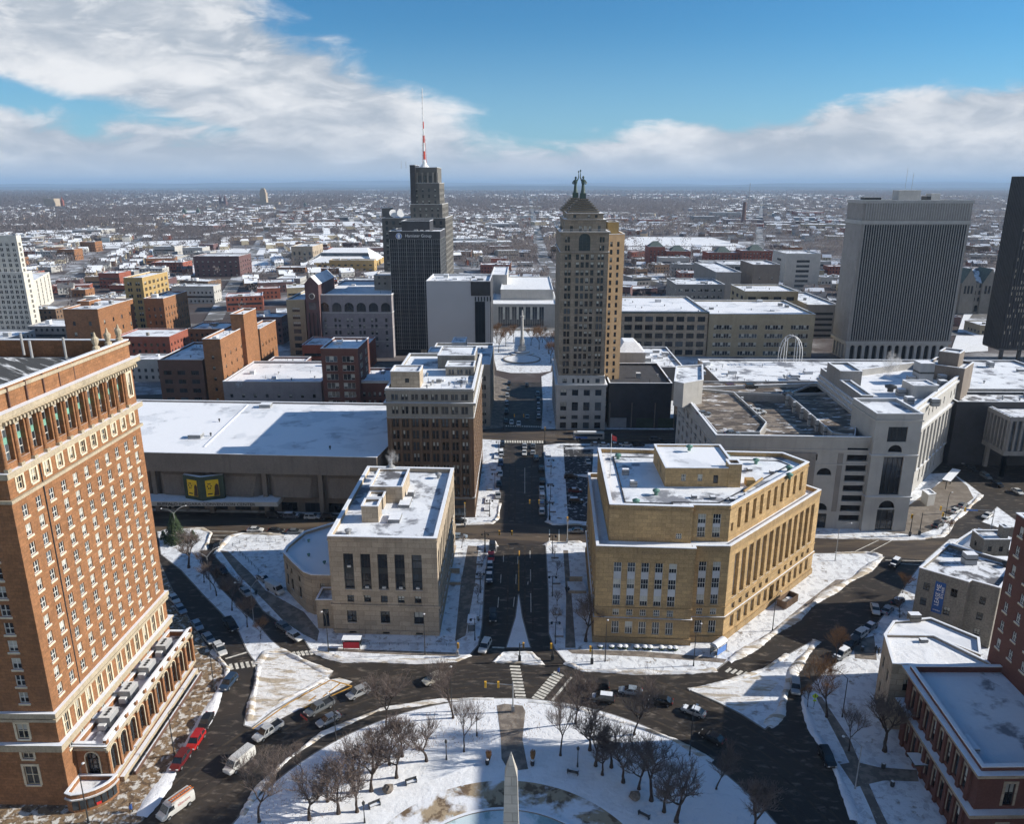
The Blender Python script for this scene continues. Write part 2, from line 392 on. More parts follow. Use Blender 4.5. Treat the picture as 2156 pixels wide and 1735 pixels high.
        n = 10; zc = h - x; pts = [(x * cos(pi * i / n), zc + x * sin(pi * i / n)) for i in range(n + 1)]
        g = 'void_dark' if kind == 'archv' else gl
        b.add([(p[0], d - .02, p[1]) for p in pts] + [(-x, d - .02, 0), (x, d - .02, 0)], [tuple(range(n + 3))], g)
        wm = 'frame_cream' if kind == 'archcream' else wall
        for i in range(n):                     # spandrels at the wall face and the arch reveal
            a, c2 = pts[i], pts[i + 1]; co = (x, h) if i < n / 2 else (-x, h)
            b.add([(a[0], 0, a[1]), (c2[0], 0, c2[1]), (co[0], 0, co[1])], [(2, 1, 0)], wall)
            b.quad((a[0], 0, a[1]), (c2[0], 0, c2[1]), (c2[0], d, c2[1]), (a[0], d, a[1]), wm)
            if kind == 'archcream':
                k_ = 1.16; A = (a[0] * k_, zc + (a[1] - zc) * k_); C = (c2[0] * k_, zc + (c2[1] - zc) * k_)
                b.quad((a[0], -.12, a[1]), (A[0], -.12, A[1]), (C[0], -.12, C[1]), (c2[0], -.12, c2[1]), wm)
                b.quad((A[0], -.12, A[1]), (A[0], 0, A[1]), (C[0], 0, C[1]), (C[0], -.12, C[1]), wm)
        b.add([(x, 0, h), (0, 0, h), (pts[n // 2][0], 0, pts[n // 2][1])], [(0, 1, 2)], wall); 
        if kind == 'archcream':
            for sgn in (-1, 1): b.box(sgn * x - (0 if sgn > 0 else x * .16), sgn * x + (x * .16 if sgn > 0 else 0), -.12, .02, 0, zc, wm)
        if kind != 'archv':
            for q in (-x * .36, x * .36): bar(q - .05, q + .05, 0, zc + x * .85, 'frame_dark')
            for q in range(1, max(2, int(zc / 1.1)) + 1): bar(-x, x, q * 1.1 - .05, q * 1.1 + .05, 'frame_dark', d - .1, d)
    WC[key] = b
    return b
mat('frame_white', (.62, .61, .57), .6, .08); mat('frame_cream', (.60, .52, .38), .75, .15, .8); mat('frame_dark', (.035, .035, .037), .5, .1)
mat('void_dark', (.012, .012, .014), .9, .1); mat('panel_white', (.50, .52, .55), .6, .1); mat('panel_dark', (.045, .048, .05), .6, .1)
WM = {}
def window_mesh(*key):
    if key not in WM: WM[key] = window_mb(*key).mesh('window')
    return WM[key]

class Bld:
    """one building: an Empty, its walls, roofs, trims and windows"""
    def __init__(s, name, label, org, group=None, cat='building'):
        s.root = empty(name, label, cat, (org[0], org[1], 0), group); s.o = (org[0], org[1], 0); s.wins = []; s.rs = random.Random(hash((round(org[0]), round(org[1]))) & 0xffff)
    def b(s, name, mb, **k): return mb.build(name, s.root, **k)
    def block(s, poly, z0, h, wall, faces=None, par=.9, th=.4, roof='roof_snow', cap='snow_cap', depth=.3, capm='coping', over=.12, name='wall', rname='roof'):
        n = len(poly); b = MB(); faces = faces or {}
        for i in range(n):
            p, q = poly[i], poly[(i + 1) % n]; L = hypot(q[0] - p[0], q[1] - p[1]); ux, uy = (q[0] - p[0]) / L, (q[1] - p[1]) / L
            nx, ny = uy, -ux
            def W(x, z, dd=0.0): return (p[0] + ux * x - nx * dd, p[1] + uy * x - ny * dd, z)
            rs = [r for r in faces.get(i, []) if r[0] - r[2] / 2 > .05 and r[0] + r[2] / 2 < L - .05 and r[1] >= z0 and r[1] + r[3] < h]
            if not rs: b.quad(W(0, z0), W(L, z0), W(L, h), W(0, h), wall); continue
            xs = sorted({0, L} | {round(r[0] + sg * r[2] / 2, 4) for r in rs for sg in (-1, 1)}); zs = sorted({z0, h} | {round(r[1] + k_, 4) for r in rs for k_ in (0, r[3])})
            holes = [(round(r[0] - r[2] / 2, 4), round(r[0] + r[2] / 2, 4), round(r[1], 4), round(r[1] + r[3], 4)) for r in rs]
            for zi in range(len(zs) - 1):
                zc = (zs[zi] + zs[zi + 1]) / 2; row = [hh for hh in holes if hh[2] < zc < hh[3]]
                run = None
                for xi in range(len(xs) - 1):
                    xc = (xs[xi] + xs[xi + 1]) / 2
                    if any(hh[0] < xc < hh[1] for hh in row):
                        if run is not None: b.quad(W(run, zs[zi]), W(xs[xi], zs[zi]), W(xs[xi], zs[zi + 1]), W(run, zs[zi + 1]), wall); run = None
                    elif run is None: run = xs[xi]
                if run is not None: b.quad(W(run, zs[zi]), W(L, zs[zi]), W(L, zs[zi + 1]), W(run, zs[zi + 1]), wall)
            for r in rs:
                dd = r[5] if len(r) > 5 else depth
                x0, x1, a, c2 = r[0] - r[2] / 2, r[0] + r[2] / 2, r[1], r[1] + r[3]
                b.quad(W(x0, a), W(x1, a), W(x1, a, dd), W(x0, a, dd), wall); b.quad(W(x0, c2, dd), W(x1, c2, dd), W(x1, c2), W(x0, c2), wall)
                b.quad(W(x0, a, dd), W(x0, c2, dd), W(x0, c2), W(x0, a), wall); b.quad(W(x1, a), W(x1, c2), W(x1, c2, dd), W(x1, a, dd), wall)
                cx, cy, _ = W(r[0], 0)
                s.wins.append((cx, cy, a, atan2(uy, ux), r[2], r[3], r[4], dd, wall))
        if par > 0:
            ip = inset(poly, th)
            for i in range(n):
                a, c2 = ip[i], ip[(i + 1) % n]
                b.quad((a[0], a[1], h), (c2[0], c2[1], h), (c2[0], c2[1], h - par), (a[0], a[1], h - par), wall)
            r_ = MB(); r_.poly(inset(poly, th), h - par, roof); s.b(rname, r_)
            c_ = MB(); c_.ring(poly, h, h + .16, over, th + .05, capm, cap); s.b('coping', c_)
        else:
            r_ = MB(); r_.poly(poly, h, roof); s.b(rname, r_)
        s.b(name, b)
    def ring(s, poly, z0, z1, out, m, name='cornice', top=None):
        b = MB(); b.ring(poly, z0, z1, out, .0, m, top); s.b(name, b)
    def unit(s, x, y, z, w_, d_, h, m='steel_grey', kind='box', name='roof_unit'):
        b = MB()
        if kind == 'box':
            b.box(x - w_ / 2, x + w_ / 2, y - d_ / 2, y + d_ / 2, z, z + h, m, 'snow_cap')
            b.box(x - w_ / 2 - .06, x + w_ / 2 + .06, y - d_ / 2 - .06, y + d_ / 2 + .06, z + h * .5, z + h * .58, 'steel_dark')
        elif kind == 'vent': b.lathe([(w_ * .3, 0), (w_ * .3, h * .5), (w_ * .55, h * .55), (w_ * .6, h * .8), (w_ * .2, h)], 12, m, (x, y, z))
        elif kind == 'pipe': b.tube((x, y, z), (x, y, z + h), w_, w_, 8, m)
        elif kind == 'duct': b.box(x - w_ / 2, x + w_ / 2, y - d_ / 2, y + d_ / 2, z + .3, z + h, m, 'snow_cap'); b.box(x - w_ * .4, x + w_ * .4, y - .2, y + .2, z, z + .3, m)
        s.b(name, b)
    def clutter(s, x0, x1, y0, y1, z, n, big=1.0):
        for i in range(n):
            x, y = s.rs.uniform(x0, x1), s.rs.uniform(y0, y1); k = s.rs.random()
            if k < .4: s.unit(x, y, z, s.rs.uniform(1, 2.6) * big, s.rs.uniform(1, 2.6) * big, s.rs.uniform(.6, 1.6) * big, s.rs.choice(['steel_grey', 'steel_white']))
            elif k < .7: s.unit(x, y, z, .8, .8, 1.1, 'steel_grey', 'vent', 'vent')
            else: s.unit(x, y, z, .09, .09, 1.4, 'steel_dark', 'pipe', 'vent_pipe')
    def done(s):
        ws = sorted(s.wins, key=lambda q: hypot(q[0], q[1]))
        for w_ in ws[:100]:
            me = window_mesh(w_[4], w_[5], w_[6], w_[7], s.rs.choice((0, 0, 1, 2, 3)), w_[8])
            obj('window', me, s.root, (w_[0] - s.o[0], w_[1] - s.o[1], w_[2]), w_[3])
        if len(ws) > 100:
            b = MB()
            for w_ in ws[100:]:
                b.xf(window_mb(w_[4], w_[5], w_[6], w_[7], s.rs.choice((0, 0, 1, 2, 3)), w_[8]), Matrix.Translation((w_[0], w_[1], w_[2])) @ Matrix.Rotation(w_[3], 4, 'Z'))
            s.b('window', b, kind='stuff')
        return s.root
def grid(L, n, w_, rows, kind, m0=1.0, m1=None, dd=None):
    """n columns spread over a wall of length L; rows = [(z, h), ...]"""
    m1 = m0 if m1 is None else m1; st = (L - m0 - m1) / n
    return [(m0 + st * (i + .5), z, w_, h, kind) + ((dd,) if dd else ()) for z, h in rows for i in range(n)]
def rows(z0, n, step, h): return [(z0 + i * step, h) for i in range(n)]
def elen(poly, i): a, b = poly[i], poly[(i + 1) % len(poly)]; return hypot(b[0] - a[0], b[1] - a[1])
def text(s, size, loc, rx, rz, m, parent=None, name='lettering', extrude=.04, align='CENTER', sx=1.0, mtx=None):
    cu = bpy.data.curves.new(name, 'FONT'); cu.body = s; cu.size = size; cu.extrude = extrude; cu.align_x = align
    t = bpy.data.objects.new(name, cu); COL.objects.link(t); dg = bpy.context.evaluated_depsgraph_get(); dg.update()
    me = bpy.data.meshes.new_from_object(t.evaluated_get(dg)); bpy.data.objects.remove(t); bpy.data.curves.remove(cu)
    me.materials.clear(); me.materials.append(M[m]); me.transform(Matrix.Diagonal((sx, 1, 1, 1)))
    o = bpy.data.objects.new(name, me); COL.objects.link(o)
    if parent is not None: o.parent = parent
    of = parent['_o'] if parent is not None and '_o' in parent else (0, 0, 0)
    L_ = Vector((loc[0] - of[0], loc[1] - of[1], loc[2] - of[2]))
    if mtx is not None: o.matrix_basis = Matrix.Translation(L_) @ mtx
    else: o.location = L_; o.rotation_euler = (rx, 0, rz)
    return o
# ------------------------------------------------------------------ ground, roads, pavements
def gp(pts, z=0.0): return [G(x, y, z) for x, y in pts]
def far_ground():
    m = bpy.data.materials.new('far_ground'); m.use_nodes = True
    k = N(m.node_tree); b = k.n['Principled BSDF']; g = k.add('ShaderNodeNewGeometry').outputs['Position']
    sn = (.74, .77, .82); br = (.085, .070, .068); gr = (.22, .21, .215)
    mp = k.add('ShaderNodeMapping'); k.l.new(g, mp.inputs[0]); mp.inputs['Rotation'].default_value = (0, 0, .35)
    fine = k.noise(mp.outputs[0], .035, 7, .72); med = k.noise(g, .0045, 6, .62); big = k.noise(g, .0009, 5, .6)
    sxyz = k.add('ShaderNodeSeparateXYZ'); k.l.new(g, sxyz.inputs[0])
    dist = k.ramp(sxyz.outputs[1], 500.0, 5000.0)
    c = k.mix(k.ramp(fine, .42, .58), gr, sn)
    c = k.mix(k.ramp(k.math('ADD', med, k.math('MULTIPLY', fine, .3)), .54, .70), c, br)
    c = k.mix(k.math('MULTIPLY', k.ramp(big, .34, .52), dist), c, (.095, .08, .08))
    far = k.ramp(sxyz.outputs[1], 5000.0, 11000.0)
    ff = k.ramp(k.noise(g, .0016, 7, .75), .52, .62)
    c = k.mix(far, c, k.mix(ff, (.075, .068, .070), (.55, .58, .62)))
    k.l.new(c, b.inputs['Base Color']); b.inputs['Roughness'].default_value = .9; b.inputs['Specular IOR Level'].default_value = .1
    MATS['far_ground'] = m
far_ground()
gb = MB(); gb.quad((-60000, -60, 0), (60000, -60, 0), (60000, 70000, 0), (-60000, 70000, 0), 'far_ground'); structure('ground', gb)
rb = MB(); rb.poly(ccw([(-190, 60), (210, 60), (300, 330), (60, 380), (-40, 380), (-300, 330)]), .03, 'asphalt'); structure('road', rb)
rs_ = MB(); rs_.poly(ccw(gp([(250, 1096), (330, 1084), (960, 1104), (1050, 1102), (1160, 1106), (1760, 1128), (2156, 1150), (2156, 1200), (1860, 1172), (1700, 1168), (1148, 1148), (1049, 1148), (500, 1126), (250, 1116)])), .042, 'asphalt_salt_sunlit'); structure('cross_street', rs_)
rs2 = MB(); rs2.poly(ccw(gp([(700, 902), (1062, 903), (1139, 905), (1420, 908), (1420, 931), (1143, 929), (1062, 926), (700, 922)])), .042, 'asphalt_salt_sunlit'); structure('rail_street', rs2)
def pavement(name, px, m='walk_snow', h=.15, z0=0.0, kerb='concrete', world=False):
    p = ccw(px if world else gp(px)); b = MB(); n = len(p)
    b.ring(p, z0, z0 + h, 0, .25, kerb); b.poly(inset(p, .24), z0 + h - .004, m); structure(name, b); return p
mat('concrete', (.22, .21, .20), .85, .15, .6)
CX, CY, CR = -2.5, 83.2, 45.4
circ = lambda r, n=96, cx=CX, cy=CY: [(cx + r * cos(2 * pi * i / n), cy + r * sin(2 * pi * i / n)) for i in range(n)]
pavement('roundabout_island', circ(CR), 'park_snow', world=True)
def sheet(name, pts, z, m, px=True):
    b = MB(); b.poly(ccw(gp(pts) if px else pts), z, m); return structure(name, b)
b = MB(); b.poly(circ(31.5), .156, 'snow'); structure('snowy_ring_path', b)
b = MB(); b.poly(circ(23.5), .166, 'plaza_slush'); structure('plaza', b)
b = MB(); b.ring(circ(17.5), .166, .42, 0, .5, 'concrete', 'snow_cap'); b.poly(circ(17.0), .19, 'basin_ice'); structure('frozen_basin', b)
sheet('plaza_path', [(1046, 1488), (1062, 1484), (1100, 1488), (1106, 1500), (1100, 1560), (1112, 1622), (1072, 1626), (1056, 1600), (1054, 1550)], .178, 'walk_wet')
pavement('traffic_island', [(338, 1169), (330, 1120), (426, 1113.5), (446, 1122), (436, 1144), (421, 1162), (430, 1190), (466, 1240), (510, 1285), (550, 1322), (573, 1349), (611, 1380), (649, 1400), (700, 1418), (690, 1433), (640, 1462), (575, 1500), (530, 1535), (512, 1530), (520, 1490), (534, 1440), (541, 1400), (530, 1388), (519, 1372), (502, 1334), (466, 1294), (426, 1253), (380, 1202)], 'walk_snow')
sheet('slush_triangle', [(545, 1402), (565, 1372), (592, 1374), (625, 1392), (680, 1418), (676, 1434), (630, 1458), (570, 1494), (530, 1528), (520, 1522), (527, 1480), (538, 1440)], .162, 'slush_pile')
sheet('painted_median', [(690, 1433), (640, 1462), (575, 1500), (530, 1535), (545, 1538), (620, 1500), (735, 1442), (742, 1436), (715, 1428)], .045, 'slush_pile')
pavement('hotel_pavement', [(230, 1770), (300, 1730), (345, 1665), (380, 1600), (425, 1535), (455, 1480), (479, 1430), (480, 1408), (462, 1390), (440, 1368), (400, 1305), (365, 1245), (330, 1170), (315, 1120), (250, 1110), (-400, 1150), (-400, 1900), (100, 1800)], 'walk_sand')
pavement('pavement', [(459, 1159), (482, 1129), (502, 1124), (700, 1126), (957, 1138), (1036, 1141), (1047, 1150), (1045, 1164), (1028, 1172), (1021, 1235), (1016, 1322), (1008, 1360), (991, 1380), (963, 1393), (821, 1393), (717, 1391), (681, 1379), (651, 1368), (640, 1350), (590, 1314), (553, 1288), (517, 1240), (487, 1214), (451, 1172)], 'walk_snow')
sheet('footpath', [(463, 1160), (480, 1162), (530, 1210), (560, 1245), (590, 1262), (640, 1290), (672, 1330), (668, 1352), (640, 1338), (600, 1312), (560, 1270), (500, 1210)], .156, 'walk_wet')
sheet('footpath', [(690, 1366), (780, 1370), (960, 1376), (970, 1384), (830, 1380), (690, 1372)], .156, 'walk_wet')
sheet('footpath', [(985, 1150), (1008, 1152), (1000, 1230), (980, 1340), (958, 1352), (970, 1230)], .156, 'walk_wet')
pavement('pavement', [(1148, 1150), (1156, 1143), (1227, 1143), (1703, 1166), (1827, 1165), (1863, 1173), (1812, 1212), (1736, 1256), (1655, 1318), (1609, 1351), (1530, 1396), (1509, 1412), (1459, 1419), (1332, 1417), (1227, 1412), (1189, 1395), (1166, 1367), (1154, 1335), (1153, 1245)], 'walk_snow')
sheet('footpath', [(1186, 1160), (1196, 1160), (1203, 1250), (1212, 1366), (1190, 1366), (1192, 1260)], .156, 'walk_wet')
sheet('footpath', [(1192, 1369), (1350, 1373), (1480, 1384), (1530, 1390), (1524, 1398), (1480, 1394), (1340, 1384), (1205, 1378)], .156, 'walk_wet')
sheet('footpath', [(1530, 1388), (1620, 1334), (1700, 1268), (1760, 1222), (1780, 1222), (1730, 1256), (1640, 1325), (1545, 1390)], .156, 'walk_wet')
pavement('median', [(1090, 1252), (1094, 1252), (1101, 1300), (1114, 1350), (1119, 1366), (1064, 1366), (1072, 1340), (1084, 1300)], 'snow')
pavement('median', [(1055, 1375), (1119, 1375), (1134, 1386), (1146, 1402), (1090, 1398), (1036, 1396)], 'walk_snow')
pavement('traffic_island', [(1446, 1452), (1522, 1440), (1609, 1412), (1660, 1378), (1716, 1346), (1722, 1352), (1672, 1412), (1655, 1457), (1642, 1511), (1611, 1539), (1560, 1506), (1509, 1480)], 'walk_snow')
sheet('slush_patch', [(1455, 1456), (1540, 1440), (1600, 1424), (1640, 1440), (1600, 1480), (1560, 1500), (1510, 1476)], .158, 'slush_pile')
pavement('pavement', [(1926, 1204), (1938, 1188), (1998, 1136), (2040, 1134), (2300, 1200), (2600, 1900), (1860, 1900), (1802, 1735), (1787, 1686), (1751, 1607), (1710, 1539), (1690, 1485), (1693, 1457), (1740, 1410), (1787, 1379), (1848, 1310), (1885, 1262)], 'walk_snow')
sheet('footpath', [(1716, 1466), (1730, 1470), (1790, 1560), (1815, 1620), (1850, 1700), (1900, 1800), (1870, 1800), (1830, 1700), (1775, 1580)], .156, 'walk_wet')
sheet('footpath', [(1768, 1612), (1800, 1606), (1850, 1618), (1930, 1624), (1934, 1648), (1860, 1646), (1800, 1660)], .164, 'walk_wet')
sheet('footpath', [(1795, 1352), (1840, 1340), (1846, 1392), (1800, 1388)], .156, 'walk_wet')
pavement('pavement', [(250, 1076), (700, 1084), (935, 1096), (958, 1107), (1036, 1103), (1049, 1093), (1055, 1000), (1062, 928), (1011, 925), (780, 920), (250, 925)], 'walk_snow')
pavement('pavement', [(1143, 938), (1180, 934), (1420, 936), (1900, 940), (1900, 1000), (2005, 996), (2040, 1020), (2068, 1042), (2056, 1054), (2015, 1092), (1985, 1130), (1939, 1136), (1837, 1135), (1713, 1130), (1229, 1108), (1161, 1106), (1148, 1100), (1152, 1090)], 'walk_snow')
sheet('plaza', [(1842, 1119), (1880, 1090), (2005, 998), (2036, 1024), (2050, 1050), (1960, 1118), (1930, 1128)], .158, 'plaza_paving')
sheet('car_park', [(1186, 938), (1250, 940), (1240, 1100), (1196, 1096)], .16, 'lot')
pavement('traffic_island', [(2099, 1067), (2160, 1112), (2100, 1112), (2066, 1100)], 'walk_snow')
pavement('pavement', [(700, 905), (1013, 905), (1062, 900), (1064, 860), (1070, 800), (1040, 790), (900, 760), (600, 780)], 'walk_wet')
pavement('pavement', [(1139, 904), (1142, 850), (1139, 793), (1180, 775), (1420, 800), (1420, 906)], 'walk_snow')
pavement('square', [(1036, 690), (1165, 690), (1168, 740), (1160, 782), (1135, 786), (1075, 786), (1045, 780), (1036, 740)], 'walk_snow')
bf = MB(); bf.ring(circ(10.5, 40, -1.2, 432), .1, .8, .3, .4, 'concrete'); bf.poly(circ(10.4, 40, -1.2, 432), .55, 'snow'); tag(bf.build('fountain_basin'), 'round snow covered fountain basin in front of the monument', 'fountain')

# markings --------------------------------------------------------------------------------------------------
def stripes(name, pairs, wd, m, z=.055):
    b = MB()
    for a, c2 in pairs:
        a, c2 = Vector(G(*a)), Vector(G(*c2)); d = (c2 - a).normalized(); n = Vector((-d.y, d.x)) * wd / 2
        b.quad((*(a - n), z), (*(c2 - n), z), (*(c2 + n), z), (*(a + n), z), m)
    return structure(name, b)
def crosswalk(a, c2, n, e):
    """n bars from pixel a to pixel c2, each running along pixel vector e"""
    pr = []
    for i in range(n):
        t = i / (n - 1); x, y = a[0] + (c2[0] - a[0]) * t, a[1] + (c2[1] - a[1]) * t
        pr.append(((x - e[0], y - e[1]), (x + e[0], y + e[1])))
    stripes('crosswalk', pr, .62, 'road_paint')
crosswalk((1084, 1404), (1097, 1472), 11, (11, .6))
crosswalk((1176, 1420), (1131, 1473), 11, (10, 4.5))
crosswalk((487, 1405), (545, 1397), 6, (2, 6))
crosswalk((620, 1378), (655, 1375), 5, (2.5, 4.5))
crosswalk((1534, 1412), (1580, 1423), 5, (5, -4))
crosswalk((1064, 930), (1142, 931), 16, (.2, 2.6))
crosswalk((1066, 897), (1139, 899), 16, (.2, 1.4))
stripes('stop_line', [((1203, 1427), (1158, 1482)), ((475, 1388), (528, 1372)), ((1036, 1364), (1062, 1365)), ((1448, 1451), (1490, 1447))], .5, 'road_paint')
stripes('lane_line', [((1090.5, 1172), (1090, 1188)), ((1087, 1210), (1086, 1230)), ((1083, 1258), (1081, 1278)), ((1105, 985), (1105, 1040)), ((1116, 1160), (1116, 1176)), ((1117, 1200), (1117, 1225)), ((1117.5, 1250), (1118, 1290)), ((1060, 1170), (1060, 1184)), ((1055, 1210), (1054, 1228)), ((1050, 1258), (1048, 1280)), ((1112, 1225), (1111, 1232))], .18, 'road_paint')
stripes('lane_line', [((1800, 1162), (1862, 1132)), ((1826, 1166), (1886, 1134)), ((1864, 1180), (1950, 1182)), ((1880, 1187), (1940, 1190)), ((448, 1128), (482, 1128)), ((446, 1136), (476, 1137)), ((440, 1119), (500, 1120)), ((1157, 1115), (1157, 1140)), ((1177, 1115), (1177, 1140))], .25, 'road_paint')
stripes('yellow_line', [((532, 1536), (608, 1482)), ((608, 1482), (696, 1433)), ((697, 1433), (741, 1446)), ((741, 1447), (640, 1492)), ((628, 1472), (665, 1442)), ((680, 1468), (716, 1440)), ((650, 1478), (666, 1466)), ((1093.5, 1160), (1093.2, 1172)), ((1092, 1180), (1092, 1245))], .32, 'yellow_paint', .058)
stripes('rail_track', [((1150, 916), (1415, 921)), ((1150, 919), (1415, 924.5)), ((1150, 911), (1415, 915)), ((1150, 913.5), (1415, 918))], .12, 'steel_grey', .06)

# heaps of ploughed snow along the kerbs ---------------------------------------------------------------------
def snow_bank(px, wid, hgt, m='slush_pile', seed=0, z=.13):
    rr = random.Random(seed); p = [Vector(G(*q)) for q in px]; pts = []
    for a, c2 in zip(p[:-1], p[1:]):
        n = max(1, int((c2 - a).length / .6)); pts += [a + (c2 - a) * i / n for i in range(n)]
    pts.append(p[-1]); b = MB(); K = 7; vs = []
    for i, q in enumerate(pts):
        t = (pts[min(i + 1, len(pts) - 1)] - pts[max(i - 1, 0)]).normalized(); nn_ = Vector((-t.y, t.x))
        am_ = .6 + .5 * sin(i * .37 + seed) * sin(i * .13 + 2 * seed) + .2 * rr.random(); amp = am_ * min(1, i / 2 + .1, (len(pts) - 1 - i) / 2 + .1); wv = wid * (.75 + .3 * sin(i * .21 + seed * 3) + .12 * rr.random())
        for k in range(K):
            u = k / (K - 1) * 2 - 1; h_ = hgt * amp * max(0, 1 - u * u) * (.85 + .3 * rr.random())
            w3 = q + nn_ * u * wv / 2; vs.append((w3.x + rr.uniform(-.1, .1), w3.y + rr.uniform(-.1, .1), z + h_ - (.03 if k in (0, K - 1) else 0)))
    fs = [(i * K + k, i * K + k + 1, (i + 1) * K + k + 1, (i + 1) * K + k) for i in range(len(pts) - 1) for k in range(K - 1)]
    b.add(vs, fs, m); o = b.build('snow_bank', kind='stuff'); o.data.polygons.foreach_set('use_smooth', [True] * len(o.data.polygons))
for i, (px, wd, hh, mm) in enumerate([
    ([(296, 1722), (340, 1660), (375, 1600), (420, 1537), (450, 1482), (474, 1432)], 2.8, .3, 'park_snow'),
    ([(478, 1428), (478, 1408), (460, 1388), (444, 1370)], 1.8, .5, 'slush_pile'),
    ([(505, 1728), (545, 1660), (600, 1605), (680, 1546), (800, 1496), (930, 1476), (1040, 1474)], 1.3, .35, 'slush_pile'),
    ([(1112, 1478), (1200, 1490), (1330, 1528), (1420, 1560), (1500, 1606)], 1.3, .35, 'slush_pile'),
    ([(655, 1369), (690, 1383), (725, 1392), (820, 1394), (960, 1393), (990, 1380)], 1.8, .5, 'slush_pile'),
    ([(1190, 1396), (1228, 1413), (1332, 1417), (1458, 1418), (1508, 1411)], 1.7, .5, 'slush_pile'),
    ([(1534, 1394), (1609, 1349), (1656, 1316), (1736, 1254), (1812, 1210), (1858, 1174)], 2.4, .55, 'slush_pile'),
    ([(1858, 1172), (1825, 1165), (1760, 1166)], 2.0, .5, 'slush_pile'),
    ([(452, 1168), (484, 1130), (510, 1125), (600, 1127)], 1.8, .5, 'slush_pile'),
    ([(430, 1160), (444, 1124), (425, 1114), (340, 1119)], 1.6, .4, 'slush_pile'),
    ([(1047, 1152), (1040, 1142), (960, 1138)], 1.8, .5, 'slush_pile'), ([(1148, 1150), (1158, 1143), (1226, 1143)], 1.6, .5, 'slush_pile'),
    ([(960, 1106), (1036, 1102), (1048, 1092), (1052, 1060)], 1.4, .4, 'slush_pile'), ([(1150, 1098), (1165, 1105), (1226, 1106)], 1.4, .4, 'slush_pile'),
    ([(1694, 1458), (1692, 1486), (1712, 1540), (1752, 1607), (1787, 1686), (1800, 1730)], 1.6, .45, 'park_snow'),
    ([(1614, 1530), (1643, 1505), (1654, 1457), (1672, 1412), (1720, 1350)], 2.2, .5, 'slush_pile'),
    ([(1450, 1453), (1520, 1441), (1605, 1413), (1660, 1379)], 1.4, .4, 'slush_pile'),
    ([(543, 1400), (560, 1376), (590, 1370), (640, 1394), (695, 1420)], 2.0, .5, 'slush_pile'),
    ([(585, 1480), (640, 1455), (690, 1428)], 1.6, .35, 'slush_pile'), ([(525, 1520), (530, 1480), (540, 1440), (545, 1405)], 1.6, .5, 'slush_pile'),
    ([(1040, 1395), (1060, 1376), (1118, 1376), (1142, 1400), (1090, 1397), (1042, 1396)], 1.0, .35, 'slush_pile'),
    ([(1713, 1131), (1838, 1136), (1940, 1136), (1984, 1130), (2015, 1092), (2056, 1054), (2066, 1042)], 1.6, .45, 'slush_pile'),
    ([(1195, 1000), (1250, 1006)], 3.0, .9, 'snow'),
    ([(1190, 945), (1260, 946)], 2.0, .9, 'snow'),
    ]): snow_bank(px, wd, hh, mm, i)

# tyre tracks of slush round the circle and along the streets
b = MB()
for r_ in (48.6, 50.6, 53.4, 55.2, 58.6, 60.4):
    for i in range(150):
        a0, a1 = pi * (.08 + .84 * i / 150), pi * (.08 + .84 * (i + 1) / 150)
        q = [(CX + (r_ + d_) * cos(a_), CY + (r_ + d_) * sin(a_) * .97) for a_, d_ in ((a0, 0), (a1, 0), (a1, .45), (a0, .45))]
        b.add([(x, y, .038) for x, y in q], [(0, 3, 2, 1)], 'slush_track')
for x0_, x1_ in ((1072, 1066), (1084, 1080), (1104, 1103), (1118, 1120)):
    a_, c2 = Vector(G(x0_, 960)), Vector(G(x1_, 1330)); b.quad((a_.x, a_.y, .0375), (c2.x, c2.y, .0375), (c2.x + .4, c2.y, .0375), (a_.x + .4, a_.y, .0375), 'slush_track')
structure('tyre_track', b)
# ------------------------------------------------------------------ the large buildings near the camera
mat('brick_orange', (.265, .130, .064), .9, .12, .25, fine=.35, stain=.35, course=.55); mat('brick_red', (.26, .085, .055), .9, .15, .25, fine=.3, stain=.3)
mat('brick_dark', (.115, .065, .05), .9, .2, .25, fine=.3); mat('brick_maroon', (.125, .056, .045), .9, .12, .3, fine=.3)
mat('stone_cream', (.39, .33, .24), .85, .12, .4, fine=.3, stain=.45); mat('stone_tan', (.40, .335, .26), .85, .1, .25, fine=.2, stain=.4, course=1.2)
mat('stone_warm', (.27, .23, .185), .85, .1, .25, fine=.2, stain=.35, course=1.1); mat('gold_side', (.37, .26, .155), .85, .12, .3, stain=.3); mat('stone_dark', (.13, .125, .115), .85, .12, .3, stain=.3); mat('stone_gold', (.43, .30, .155), .85, .2, .12, fine=.3, stain=.5, course=.9); mat('stone_gold_band', (.33, .23, .12), .85, .2, .3, fine=.4, stain=.7)
mat('conc_grey', (.26, .25, .24), .85, .1, .2, fine=.2, stain=.35); mat('conc_brown', (.20, .17, .145), .9, .12, .15, fine=.3, stain=.4)
mat('conc_white', (.38, .375, .36), .8, .08, .2, stain=.25); mat('stone_grey', (.255, .235, .205), .85, .1, .25, fine=.2, stain=.3)
mat('stone_white', (.43, .42, .40), .8, .08, .3, stain=.3); mat('brick_grey', (.22, .205, .18), .9, .18, .4, fine=.5, stain=.4); mat('roof_dark', (.05, .05, .055), .8, .2, .5)
mat('copper', (.12, .24, .20), .6, .2, 1.5); mat('bronze_green', (.05, .085, .075), .5, .2, .8); mat('brick_brown', (.16, .105, .07), .9, .15, .3, fine=.3)

